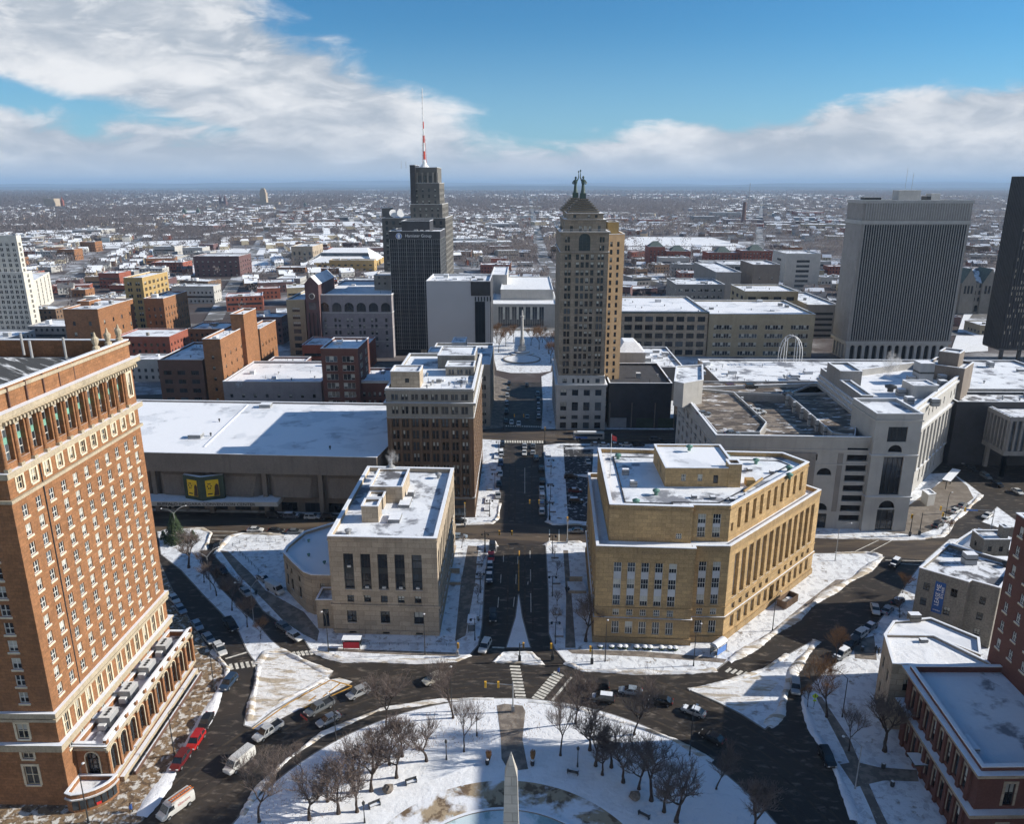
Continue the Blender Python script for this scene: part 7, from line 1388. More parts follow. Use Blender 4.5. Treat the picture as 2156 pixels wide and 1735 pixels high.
# fir and clipped shrubs
def fir(px, py, h, r_, label, nm='fir_tree'):
    mat('fir', (.045, .070, .035), .9, .4, 1.5, fine=.5); x, y = G(px, py); t = empty(nm, label, 'tree' if h > 3 else 'shrub', (x, y, .15), None, 0, own=False); rr = random.Random(int(px)); b = MB(); b.tube((0, 0, 0), (0, 0, h * .9), .18 * h / 8, .03, 6, 'bark', False); b.build('trunk', t, off=(0, 0, 0)); b = MB()
    for i in range(int(330 * h)):
        z = h * (.06 + .94 * rr.random() ** 1.25); R_ = r_ * (1 - z / h) * rr.uniform(.35, 1.08) + .05; a = rr.uniform(0, 6.28); c_ = Vector((cos(a) * R_, sin(a) * R_, z)); s_ = rr.uniform(.22, .5) * min(1, h / 5)
        o_ = Vector((cos(a), sin(a), -.35)).normalized() * s_ * 1.6; p_ = Vector((-sin(a), cos(a), rr.uniform(-.3, .3))) * s_ * .6; b.add([c_ - p_, c_ + p_, c_ + o_], [(0, 1, 2)], 'fir')
    b.build('crown', t, off=(0, 0, 0))
fir(371, 1142, 9.0, 3.2, 'big green fir tree on the corner island'); fir(345, 1136, 2.6, 1.1, 'small clipped cone shrub left of the fir', 'clipped_shrub'); fir(407, 1135, 2.6, 1.1, 'small clipped cone shrub right of the fir', 'clipped_shrub')
for x_, y_, lb in ((1029, 1604, 'tan dry ornamental grass left of the central path'), (1122, 1603, 'tan dry ornamental grass right of the central path')):
    x, y = G(x_, y_); b = MB(); rr = random.Random(int(x_))
    for i in range(240): a = rr.uniform(0, 6.28); l_ = rr.uniform(.2, .55); zt_ = rr.uniform(1.2, 2.1); b.tube((x + cos(a) * .15, y + sin(a) * .15, .15), (x + cos(a) * l_, y + sin(a) * l_, .15 + zt_), .025, .02, 3, 'straw', False)
    o = b.build('ornamental_grass', off=(0, 0, 0)); tag(o, lb, 'plant')

# ------------------------------------------------------------------ lamps, signals, signs, small things
def lamp(px, py, h, label, kind='arm', dirs=((-1, 0),), col='steel_dark', reach=2.2, group='street lamps', z=.15):
    x, y = G(px, py); t = empty('street_lamp', label, 'lamp', (x, y, z), group, 0, own=False); b = MB(); b.tube((0, 0, 0), (0, 0, .8), .17, .13, 8, col)
    if kind == 'globe': h_ = h; b.tube((0, 0, .8), (0, 0, h - .5), .09, .07, 8, col)
    else: b.tube((0, 0, .8), (0, 0, h), .11, .07, 8, col)
    b.build('pole', t, off=(0, 0, 0))
    if kind == 'globe':
        b = MB(); b.lathe([(.08, h - .5), (.22, h - .35), (.24, h - .05), (.28, h), (.12, h + .25), (.03, h + .45)], 10, col); b.build('lamp_head', t, off=(0, 0, 0))
    elif kind == 'hang':
        for s_ in dirs: b = MB(); b.tube((0, 0, h - .4), (s_[0] * .8, s_[1] * .8, h - .1), .05, .05, 6, col); b.lathe([(.05, .2), (.3, 0), (.25, -.35), (.05, -.45)][::-1], 10, col, (s_[0] * .85, s_[1] * .85, h - .3)); b.build('lamp_head', t, off=(0, 0, 0))
    else:
        for dx_, dy_ in dirs:
            n = hypot(dx_, dy_); ux, uy = dx_ / n, dy_ / n; b = MB(); pts = [(ux * reach * s2, uy * reach * s2, h - .05 + 1.3 * sin(pi / 2 * min(1, s2 * 1.25))) for s2 in (0, .25, .5, .75, 1)]
            for p_, q_ in zip(pts[:-1], pts[1:]): b.tube(p_, q_, .06, .05, 6, col)
            b.build('arm', t, off=(0, 0, 0)); b = MB(); e_ = pts[-1]; b.lathe([(.06, -.14), (.24, -.1), (.26, .02), (.1, .12)], 8, 'steel_white', (e_[0] + ux * .3, e_[1] + uy * .3, e_[2])); b.build('lamp_head', t, off=(0, 0, 0))
for a in [(708, 1561, 8.6, 'tall black lamp on the left rim of the round park', 'arm', ((-1, .3),), 'steel_dark', .7), (692, 1374, 8.2, 'black lamp at the left corner of the tan stone building', 'arm', ((-1, .5),), 'steel_dark', .8), (895, 1380, 8.2, 'black lamp in front of the tan stone building, by the right window', 'arm', ((0, 1),), 'steel_dark', .4),
 (951, 1500, 8.2, 'black lamp between the rim trees of the park', 'arm', ((0, 1),), 'steel_dark', .4), (1274, 1394, 8.2, 'black lamp before the left half of the golden courthouse', 'arm', ((.4, 1),), 'steel_dark', .5), (1460, 1404, 8.6, 'black lamp before the right half of the golden courthouse', 'arm', ((1, .4),), 'steel_dark', .8), (1452, 1592, 9.0, 'black lamp on the shaded right rim of the park', 'arm', ((1, .5),), 'steel_dark', .5),
 (452, 1458, 9.2, 'black curved lamp at the corner of the hotel pavement', 'arm', ((1, .3),), 'steel_dark', 2.4), (368, 1596, 9.2, 'black curved lamp beside the dark red suv', 'arm', ((1, .2),), 'steel_dark', 2.4), (187, 1735, 9.0, 'lamp post at the bottom edge below the hotel', 'arm', ((0, 1),), 'steel_dark', 1.0),
 (535, 1314, 9.0, 'grey twin armed lamp, nearest on the snowy strip', 'arm', ((-1, .1), (.6, .9)), 'steel_grey', 3.2), (444, 1243, 9.0, 'grey twin armed lamp, second on the snowy strip', 'arm', ((-1, .1), (.6, .9)), 'steel_grey', 3.2), (374, 1144, 9.0, 'grey twin armed lamp beside the fir', 'arm', ((-1, .1), (.8, .8)), 'steel_grey', 3.2),
 (1773, 1512, 8.5, 'lamp with long arm by the tan twigged tree', 'arm', ((-1, .3),), 'steel_dark', 2.6), (1800, 1663, 8.5, 'lamp with curved arm at the club lawn path', 'arm', ((-1, .3),), 'steel_grey', 2.6), (1626, 1330, 8.5, 'lamp on the pavement below the waste container', 'arm', ((1, .5),), 'steel_dark', 1.0), (1758, 1182, 9.5, 'grey curved lamp at the right street corner', 'arm', ((1, .2),), 'steel_grey', 3.0), (1988, 1102, 8.5, 'black lamp on the plaza snow edge', 'arm', ((1, .2),), 'steel_dark', .6)]: lamp(*a)
for i, (x, y, lb, k_) in enumerate([(1216, 1617, 'short black lamp by the right park bench', 'globe'), (940, 1602, 'short black lamp left of the dry grass', 'globe'), (1004, 1552, 'short black lamp nearest the central path', 'globe'), (768, 1735, 'short black lamp at the bottom of the park', 'globe')]): lamp(x, y, 3.9, lb, k_, group='short park lamps')
for i, (x, y) in enumerate([(1169, 1357), (1163, 1257), (1163, 1167), (1157, 1096), (1159, 1056), (1160, 1000), (1000, 1350), (1012, 1250), (1022, 1163), (1031, 1089), (1042, 1030), (1050, 960)]): lamp(x, y, 5.6, 'black ornamental lamp on the %s side of the avenue, %s' % (('right', 'left')[x < 1100], ('nearest the square', 'second', 'third', 'fourth', 'fifth', 'farthest')[i % 6]), 'hang', ((-1, 0), (1, 0)), group='ornamental avenue lamps')
def signal(px, py, h, reach, ang, label, n=2, col='steel_dark', sign=False):
    x, y = G(px, py); t = empty('traffic_signal', label, 'traffic light', (x, y, .15), 'traffic signals', ang, own=False); b = MB(); b.tube((0, 0, 0), (0, 0, h), .14, .1, 8, col); b.box(-.3, .3, -.25, .25, .1, 1.3, col); b.build('pole', t, off=(0, 0, 0))
    b = MB(); b.tube((0, 0, h - .6), (reach, 0, h - .2), .08, .06, 6, col); b.build('mast_arm', t, off=(0, 0, 0))
    for i in range(n):
        b = MB(); xx = reach - .2 - i * reach * .45; b.box(xx - .2, xx + .2, -.2, .2, h - 1.15, h + .1, 'signal_yellow')
        for k_ in range(3): b.tube((xx, -.2, h - .95 + k_ * .38), (xx, -.32, h - .95 + k_ * .38), .12, .14, 8, 'steel_dark')
        b.build('signal_head', t, off=(0, 0, 0))
    if sign: b = MB(); b.box(reach * .3, reach * .55, -.05, .05, h - .9, h - .4, 'sign_blue'); b.build('street_sign', t, off=(0, 0, 0))
signal(1080, 1501, 6.6, 5.4, pi, 'mast arm signal at the top of the round park path', 2, 'steel_grey'); signal(1094, 1394, 4.4, 1.0, 0, 'short signal post on the little central island', 1); signal(1246, 1400, 4.2, .6, pi, 'short signal post at the corner of the golden courthouse pavement', 1); signal(1163, 1392, 4.0, .5, pi, 'yellow signal post by the right avenue corner', 1)
signal(1021, 1164, 6.4, 7.6, 0, 'mast arm signal over the near cross street, left side', 2); signal(1157, 1096, 6.4, 6.2, pi, 'mast arm signal over the avenue below the car park', 2, sign=True); signal(1194, 1144, 7.5, 1.0, pi / 2, 'tall grey signal post beside the courthouse corner', 2, 'steel_grey'); signal(979, 1110, 7.2, 1.0, pi / 2, 'grey signal post at the brown office block corner', 1, 'steel_grey')
signal(963, 1384, 3.2, .4, 0, 'short yellow signal post at the tan building corner', 1, 'steel_grey'); signal(1052, 1092, 5.0, .5, 0, 'signal at the brown block kerb', 1) if 0 else None
signal(1060, 905, 6.5, 8.5, 0, 'mast arm signal at the far junction, left', 2); signal(1147, 935, 6.5, .8, pi / 2, 'signal post at the far junction, right corner', 2); signal(1189, 790, 6, .6, pi, 'yellow signal by the square', 1); signal(1826, 1185, 6.5, 6, pi * .75, 'signal with slanting arm at the right junction', 1, 'steel_grey') if 0 else None
signal(2086, 1116, 6.5, 15, pi * .97, 'long mast arm signal above the far right road', 2, 'steel_grey', True); signal(1935, 1128, 7, 6.0, 0, 'black signal with arm on the plaza corner', 1); signal(1915, 1130, 6.5, .6, pi / 2, 'second black signal post on the plaza corner', 1)
def shelter(px, py, w_, d_, rz, label, panel, arched=False):
    x, y = G(px, py); t = empty('bus_shelter', label, 'bus shelter', (x, y, .15), None, rz, own=False)
    for sx_ in (-1, 1):
        for sy_ in (-1, 1): b = MB(); b.box(sx_ * w_ / 2 - .06, sx_ * w_ / 2 + .06, sy_ * d_ / 2 - .06, sy_ * d_ / 2 + .06, 0, 2.4, 'steel_dark'); b.build('post', t, off=(0, 0, 0))
    b = MB()
    if arched:
        for i in range(6): a0, a1 = pi * i / 6, pi * (i + 1) / 6; b.quad((-w_ / 2 - .2, -cos(a0) * d_ * .6, 2.4 + sin(a0) * .7), (w_ / 2 + .2, -cos(a0) * d_ * .6, 2.4 + sin(a0) * .7), (w_ / 2 + .2, -cos(a1) * d_ * .6, 2.4 + sin(a1) * .7), (-w_ / 2 - .2, -cos(a1) * d_ * .6, 2.4 + sin(a1) * .7), 'snow_cap')
    b.box(-w_ / 2 - .25, w_ / 2 + .25, -d_ / 2 - .2, d_ / 2 + .2, 2.4, 2.55, 'steel_grey', 'snow_cap'); b.build('roof', t, off=(0, 0, 0))
    b = MB(); b.box(-w_ / 2, w_ / 2, -d_ / 2 - .03, -d_ / 2 + .03, .4, 1.9, panel); b.build('panel', t, off=(0, 0, 0)); b = MB(); b.box(-w_ / 2, w_ / 2, d_ / 2 - .03, d_ / 2 + .03, .3, 2.2, 'glass_mid'); b.build('pane', t, off=(0, 0, 0))
mat('ad_red', (.42, .015, .03), .5, .1); shelter(742, 1366, 3.6, 1.5, 0, 'bus shelter with red advert in front of the tan stone building', 'ad_red'); text('M&T Bank', .5, (0, -.8, .95), pi / 2, 0, 'sign_white', bpy.data.objects['bus_shelter'], extrude=.005) if 0 else None
shelter(994, 1325, 1.5, 3.4, 0, 'narrow glass shelter on the avenue pavement near the square', 'glass_mid'); shelter(1512, 1376, 3.6, 1.6, .75, 'blue bus shelter with arched snowy roof at the courthouse corner', 'sign_blue', True)
def bench(px, py, ang, label):
    x, y = G(px, py); t = empty('park_bench', label, 'bench', (x, y, .16), 'park benches', ang, own=False); b = MB(); b.box(-1.0, 1.0, -.28, .25, .4, .48, 'steel_dark', 'snow_cap'); b.build('seat', t, off=(0, 0, 0)); b = MB(); b.box(-1.0, 1.0, .22, .30, .5, .95, 'steel_dark'); b.build('backrest', t, off=(0, 0, 0))
    for s_ in (-.9, .9): b = MB(); b.box(s_ - .05, s_ + .05, -.28, .28, 0, .7, 'steel_dark'); b.build('leg', t, off=(0, 0, 0))
bench(866, 1652, .45, 'dark bench by the cleared path, upper left'); bench(789, 1701, .55, 'dark bench by the cleared path, lower left'); bench(1206, 1632, -.3 + pi, 'snow covered bench below the right black lamp'); bench(1356, 1722, -.6 + pi, 'snow covered bench below the right boulder'); bench(745, 1735, .6, 'dark bench at the bottom edge') if 0 else None
def simple(nm, cat, label, px, py, fn, group=None, z=.15):
    x, y = G(px, py); b = MB(); fn(b); o = bpy.data.objects.new(nm, b.mesh(nm)); COL.objects.link(o); o.location = (x, y, z); tag(o, label, cat, group); return o
binf = lambda b: (b.lathe([(.28, 0), (.36, .3), (.36, .95), (.3, 1.05)], 12, 'steel_dark'), b.lathe([(.3, 1.05), (.2, 1.12)], 12, 'steel_white'))
for x, y, lb in ((1026, 1612, 'black litter bin left of the central path'), (1121, 1614, 'black litter bin right of the central path'), (1859, 1620, 'black litter bin with snow above the club path'), (1878, 1658, 'black litter bin with snow below the club path'), (1815, 1372, 'litter bin by the club forecourt')): simple('litter_bin', 'litter bin', lb, x, y, binf, 'litter bins')
def rock(b, s=1.0):
    r = random.Random(3); b.lathe([(.7 * s, 0), (.95 * s, .35 * s), (.8 * s, .8 * s), (.35 * s, 1.05 * s), (.05, 1.1 * s)], 8, 'conc_brown'); b.v = [(v[0] * r.uniform(.8, 1.2), v[1] * r.uniform(.8, 1.2), v[2] * r.uniform(.85, 1.1)) for v in b.v]
simple('boulder', 'boulder', 'brown boulder in the left thicket', 818, 1668, rock); simple('boulder', 'boulder', 'brown boulder in the right thicket snow', 1337, 1683, rock)
def box_planter(x0, y0, w_, l_, label): simple('planter', 'planter', label, x0, y0, lambda b: (b.ring(rect(-w_ / 2, w_ / 2, -l_ / 2, l_ / 2), 0, .5, 0, .2, 'concrete', 'snow_cap'), b.box(-w_ / 2 + .15, w_ / 2 - .15, -l_ / 2 + .15, l_ / 2 - .15, .1, .42, 'bark', 'walk_snow')), 'raised snowy planters')
for i, (x, y, l_) in enumerate([(1032, 1028, 5), (1028, 1056, 5), (1026, 1074, 3), (1040, 985, 6), (1046, 962, 6)]): box_planter(x, y, 1.8, l_, 'snowy raised planter below the brown office block, %s' % ('third from near', 'second from near', 'nearest', 'fourth from near', 'farthest')[i])
for i, (x, y, l_) in enumerate([(1158, 1015, 6), (1160, 1053, 6), (1163, 1075, 4), (1156, 975, 9), (1154, 958, 6)]): box_planter(x, y, 2.0, l_, 'snowy raised planter beside the car park, %s' % ('third from near', 'second from near', 'nearest', 'fourth from near', 'farthest')[i])
for i, (x, y, l_) in enumerate([(1011, 1184, 4), (1009, 1215, 3.5), (1002, 1290, 5.5)]): box_planter(x, y, 1.8, l_, 'snowy raised planter beside the tan stone building, %s' % ('farthest', 'middle', 'nearest')[i])
for i, (x, y, l_) in enumerate([(1168, 1174, 2), (1171, 1224, 4), (1173, 1288, 4), (1176, 1332, 4.5)]): box_planter(x, y, 2.0, l_, 'snowy raised planter beside the golden courthouse, %s' % ('farthest', 'third', 'second', 'nearest')[i])
for i in range(10):
    x_ = 1264 + i * 17.5 + (6 if i % 3 else 0); simple('round_shrub', 'shrub', 'snow capped shrub at the foot of the golden courthouse, %s from left' % ('first', 'second', 'third', 'fourth', 'fifth', 'sixth', 'seventh', 'eighth', 'ninth', 'tenth')[i], x_, 1366 + i * .5, lambda b: (b.lathe([(.4, 0), (.65, .3), (.6, .6)], 9, 'fir'), b.lathe([(.6, .6), (.55, .8), (.2, .95)], 9, 'snow_cap')), 'snow capped shrubs')
def wedge(b): b.box(-2.2, 2.2, -2.5, 2.5, 0, .5, 'stone_tan', 'walk_snow'); b.box(-2.2, 2.2, -2.6, -2.5, 0, .8, 'stone_tan', 'snow_cap'); b.box(-1.6, 1.6, 2.5, 2.9, 0, 1.9, 'stone_tan', 'snow_cap')
simple('area_wall', 'wall', 'low stone light well wall at the right side of the tan stone building', 953, 1222, wedge); simple('area_wall', 'wall', 'low stone light well wall at the left side of the golden courthouse', 1214, 1240, wedge)
# yellow warning sign, small signs, parking meters and fences
x, y = G(1713, 1491); t = empty('warning_sign', 'bright yellow diamond pedestrian sign on the right pavement', 'sign', (x, y, .15), None, 0, own=False); mat('sign_lime', (.55, .75, .02), .5, .03); b = MB(); b.tube((0, 0, 0), (0, 0, 3.0), .05, .05, 6, 'steel_dark'); b.build('post', t, off=(0, 0, 0))
b = MB(); b.add([(0, -.06, 1.9), (.65, -.06, 2.55), (0, -.06, 3.2), (-.65, -.06, 2.55)], [(0, 1, 2, 3)], 'sign_lime'); b.box(-.3, .3, -.07, -.05, 1.35, 1.75, 'sign_lime'); b.build('sign_panel', t, off=(0, 0, 0)); b = MB(); b.box(-.07, .07, -.08, -.07, 2.3, 2.75, 'steel_dark'); b.box(-.2, .2, -.08, -.07, 2.5, 2.58, 'steel_dark'); b.box(-.08, .08, -.08, -.07, 2.78, 2.92, 'steel_dark'); b.build('walking_figure_mark', t, off=(0, 0, 0))
def fence(pts, label, h=1.1):
    P_ = [Vector(G(*p)) for p in pts]; t = empty('railing', label, 'fence', (P_[0].x, P_[0].y, .15)); k_ = MB(); posts = []
    for a_, c_ in zip(P_[:-1], P_[1:]):
        n = max(1, int((c_ - a_).length / 2)); 
        for z_ in (.55, 1.0): k_.tube((*a_, .15 + z_ * h), (*c_, .15 + z_ * h), .03, .03, 4, 'steel_dark')
        for i in range(n): p = a_ + (c_ - a_) * i / n; b = MB(); b.tube((*p, .15), (*p, .15 + h), .045, .045, 5, 'steel_dark'); b.build('post', t)
    k_.build('rail', t)
fence([(600, 1143), (560, 1140), (520, 1141), (490, 1152), (500, 1162), (530, 1192), (560, 1222), (598, 1254)], 'low black railing around the snowy lawn by the annex')
fence([(690, 1356), (800, 1360), (960, 1362), (963, 1340)], 'low rail in front of the tan stone building', .6)
# people
def person(px, py, ang, label, coat, legs, h=1.75, stride=.25):
    """one continuous walking figure (lofted rings joined limb to trunk), with coat and hair as children"""
    x, y = G(px, py); bm = bmesh.new(); V_ = [(0, 0, .95), (0, 0, 1.2), (0, 0, 1.40), (.02, 0, 1.52), (.05, 0, 1.64), (.04, 0, 1.73), (stride * .5, .1, .5), (stride, .1, .08), (stride + .16, .1, .05), (-stride * .3, -.1, .5), (-stride, -.1, .1), (-stride + .15, -.1, .05), (0, .2, 1.40), (-.12, .25, 1.12), (.05, .25, .92), (0, -.2, 1.40), (.14, -.25, 1.12), (.28, -.25, .95)]
    E_ = [(0, 1), (1, 2), (2, 3), (3, 4), (4, 5), (0, 6), (6, 7), (7, 8), (0, 9), (9, 10), (10, 11), (2, 12), (12, 13), (13, 14), (2, 15), (15, 16), (16, 17)]
    r_ = [.15, .16, .15, .06, .11, .07, .09, .06, .05, .09, .06, .05, .08, .06, .045, .08, .06, .045]
    lay = bm.verts.layers.skin.verify(); vs = [bm.verts.new(v) for v in V_]
    for v, q_ in zip(vs, r_): v[lay].radius = (q_, q_)
    vs[0][lay].use_root = True
    for a, c2 in E_: bm.edges.new((vs[a], vs[c2]))
    me = bpy.data.meshes.new('person'); bm.to_mesh(me); bm.free(); me.materials.append(M[legs])
    o = bpy.data.objects.new('person', me); COL.objects.link(o); o.location = (x, y, .06); o.rotation_euler = (0, 0, ang); tag(o, label, 'person', 'pedestrians')
    o.modifiers.new('skin', 'SKIN'); s_ = o.modifiers.new('sub', 'SUBSURF'); s_.levels = 1; s_.render_levels = 1
    b = MB(); b.lathe([(.24, .72), (.23, .95), (.21, 1.2), (.23, 1.42), (.10, 1.53)], 12, coat); b.tube((0, .22, 1.42), (-.13, .27, 1.12), .1, .08, 8, coat); b.tube((-.13, .27, 1.12), (.04, .27, .95), .08, .065, 8, coat); b.tube((0, -.22, 1.42), (.15, -.27, 1.12), .1, .08, 8, coat); b.tube((.15, -.27, 1.12), (.26, -.27, .98), .08, .065, 8, coat); b.build('coat', o, off=(0, 0, 0))
    b = MB(); b.lathe([(.12, 1.66), (.14, 1.72), (.1, 1.82), (.03, 1.85)], 10, 'steel_dark', (.03, 0, 0)); b.build('hat', o, off=(0, 0, 0)); return o
import bmesh
for a in [(1176, 1421, 2.2, 'person in blue coat stepping onto the right crosswalk', 'coat_blue'), (277, 1712, 2.6, 'person in bright blue jacket on the pavement by the corner shop', 'coat_blue'), (1192, 1248, 1.4, 'person in black coat on the path beside the golden courthouse, left one', 'steel_dark'), (1197, 1250, 1.4, 'person in black coat on the path beside the golden courthouse, right one', 'steel_dark'),
 (1843, 1376, 1.0, 'person in dark coat on the club forecourt, left one', 'steel_dark'), (1849, 1380, 1.0, 'person in dark coat on the club forecourt, right one', 'steel_dark'), (668, 1254, 1.0, 'person in dark coat on the wet path by the white van', 'steel_dark') if 0 else (540, 1256, -1, 'person in dark coat on the path near the silver sedan', 'steel_dark'), (1216, 932, .3, 'person in black waiting near the bus', 'steel_dark'), (1210, 929, .3, 'person in grey waiting near the bus', 'steel_grey')]:
    mat('coat_blue', (.03, .07, .22), .8, .1); person(*a, 'steel_dark')
# tall tapering stone obelisk in the middle of the round park
ox, oy = -1.4, 80.0; ob = empty('obelisk', 'tall pale stone obelisk at the bottom centre of the round park', 'monument', (ox, oy, 0)); b = MB(); zT = 28.9; zP = zT - 3.4
def sq(w_, z): return [(ox + sx_ * w_, oy + sy_ * w_, z) for sx_, sy_ in ((-1, -1), (1, -1), (1, 1), (-1, 1))]
mat('obelisk_stone', (.46, .44, .40), .8, .10, .8, course=1.35, stain=.35)
b.add(sq(1.35, 4.5) + sq(.80, zP), [(0, 1, 5, 4), (1, 2, 6, 5), (2, 3, 7, 6), (3, 0, 4, 7)], 'obelisk_stone'); b.build('shaft', ob)
b = MB(); b.add(sq(.80, zP) + [(ox, oy, zT)], [(0, 1, 4), (1, 2, 4), (2, 3, 4), (3, 0, 4)], 'obelisk_stone'); b.build('tip', ob)
b = MB(); b.box(ox - 2.2, ox + 2.2, oy - 2.2, oy + 2.2, .2, 4.5, 'obelisk_stone'); b.box(ox - 5, ox + 5, oy - 5, oy + 5, .17, 1.2, 'conc_grey', 'snow_cap'); b.build('pedestal', ob)
# ------------------------------------------------------------------ the city to the horizon
from mathutils import noise as mn
rf = random.Random(21)
dens = lambda x, y: mn.noise(Vector((x / (170 + y * .09), y / (170 + y * .13), 3.3))) + .35 * mn.noise(Vector((x / 90, y / 90, 9.1)))
HC = [('white', (.55, .55, .53)), ('cream', (.46, .41, .30)), ('grey', (.25, .26, .28)), ('blue grey', (.20, .25, .30)), ('brown', (.15, .10, .075)), ('red brick', (.24, .085, .055)), ('tan', (.36, .28, .19)), ('dark', (.09, .085, .09))]
for n_, c_ in HC: mat('house_' + n_.replace(' ', '_'), c_, .85, .15, .5)
mat('house_roof_snow', (.80, .83, .88), .8, .04, .3); mat('house_roof_bare', (.14, .14, .15), .85, .2, .6)
def house_mb(w_, l_, h_, rise, col, snow, windows=True):
    b = MB(); m = 'house_' + col.replace(' ', '_'); x, y = w_ / 2, l_ / 2
    b.add([(-x, -y, 0), (x, -y, 0), (x, y, 0), (-x, y, 0), (-x, -y, h_), (x, -y, h_), (x, y, h_), (-x, y, h_), (0, -y, h_ + rise), (0, y, h_ + rise)], [(0, 1, 5, 8, 4), (1, 2, 6, 5), (2, 3, 7, 9, 6), (3, 0, 4, 7)], m)
    o = .35; b.add([(-x - o, -y - o, h_ - .15), (0, -y - o, h_ + rise + .1), (0, y + o, h_ + rise + .1), (-x - o, y + o, h_ - .15)], [(0, 1, 2, 3)], 'house_roof_snow' if snow > 0 else 'house_roof_bare')
    b.add([(x + o, -y - o, h_ - .15), (0, -y - o, h_ + rise + .1), (0, y + o, h_ + rise + .1), (x + o, y + o, h_ - .15)], [(3, 2, 1, 0)], 'house_roof_snow' if snow > 1 else 'house_roof_bare')
    if windows:
        for z in (1.2, 4.0):
            if z + 1.4 > h_: continue
            for q in (-x * .5, x * .5): b.box(q - .5, q + .5, -y - .05, -y + .02, z, z + 1.5, 'glass_dark')
            for k_ in (-.6, 0, .6):
                for s_ in (-1, 1): b.box(s_ * x - .05, s_ * x + .05, y * k_ - .5, y * k_ + .5, z, z + 1.5, 'glass_dark')
        b.box(x * .3, x * .3 + .8, y * .3, y * .3 + .8, h_, h_ + rise + 1.2, 'brick_dark')
    return b
def blocked(x, y, m=6):
    for p in TAKEN:
        xs_, ys_ = [q[0] for q in p], [q[1] for q in p]
        if min(xs_) - m < x < max(xs_) + m and min(ys_) - m < y < max(ys_) + m: return True
    return False
ROADS = [[G(1150, 690), (40, 700), (24, 1100), (26, 2000), (30, 6000)], [(-20, 600), (-45, 760), (-75, 900), (-120, 1100), (-190, 1500), (-420, 2200), (-900, 3600)], [(-90, 560), (-60, 700), (-75, 860), (-150, 1050), (-165, 1250)],
         [(-420, 620), (-560, 1000), (-760, 1600), (-1100, 2600), (-2200, 6000)], [(-230, 560), (-330, 900), (-560, 1700), (-1500, 5200)], [(200, 700), (330, 1100), (620, 2100), (1400, 4700)], [(330, 560), (560, 900), (1150, 1800)], [(-500, 800), (500, 830)], [(-900, 1250), (900, 1290)], [(-1300, 1900), (1300, 1950)], [(-250, 540), (300, 515)]]
def near_road(x, y, w_):
    for r_ in ROADS:
        for a_, c_ in zip(r_[:-1], r_[1:]):
            dx_, dy_ = c_[0] - a_[0], c_[1] - a_[1]; L2 = dx_ * dx_ + dy_ * dy_; t = max(0, min(1, ((x - a_[0]) * dx_ + (y - a_[1]) * dy_) / L2))
            if hypot(x - a_[0] - t * dx_, y - a_[1] - t * dy_) < w_: return True
    return False
mat_cover('far_road_grey', [(.16, .155, .15), ((.62, .64, .68), .05, .50, .62)], 0)
b = MB()
for r_ in ROADS:
    for a_, c_ in zip(r_[:-1], r_[1:]):
        d_ = Vector((c_[0] - a_[0], c_[1] - a_[1])); n_ = Vector((-d_.y, d_.x)).normalized() * (9 if r_ is ROADS[0] else 6.5); a2, c2 = Vector(a_), Vector(c_); k_ = .3 + .04 * (len(b.f) % 7)
        b.quad((*(a2 - n_), k_), (*(c2 - n_), k_), (*(c2 + n_), k_), (*(a2 + n_), k_), 'far_road_grey')
structure('far_road', b)
FIELDS = [gp([(1310, 506), (1330, 498), (1500, 500), (1575, 520), (1550, 532), (1320, 526)]), gp([(760, 575), (880, 560), (960, 600), (900, 620)]), gp([(380, 560), (560, 548), (600, 570), (400, 580)]), gp([(2030, 660), (2080, 655), (2080, 740), (2000, 745)]), gp([(180, 512), (420, 505), (430, 518), (190, 524)]), gp([(420, 528), (560, 522), (600, 536), (430, 540)]), gp([(560, 470), (760, 466), (770, 474), (560, 478)])]
b = MB()
for i, p in enumerate(FIELDS): b.poly(ccw(p), .25 + .02 * i, 'snow')
structure('snow_field', b)
infield = lambda x, y: any(inside((x, y), p) for p in FIELDS)
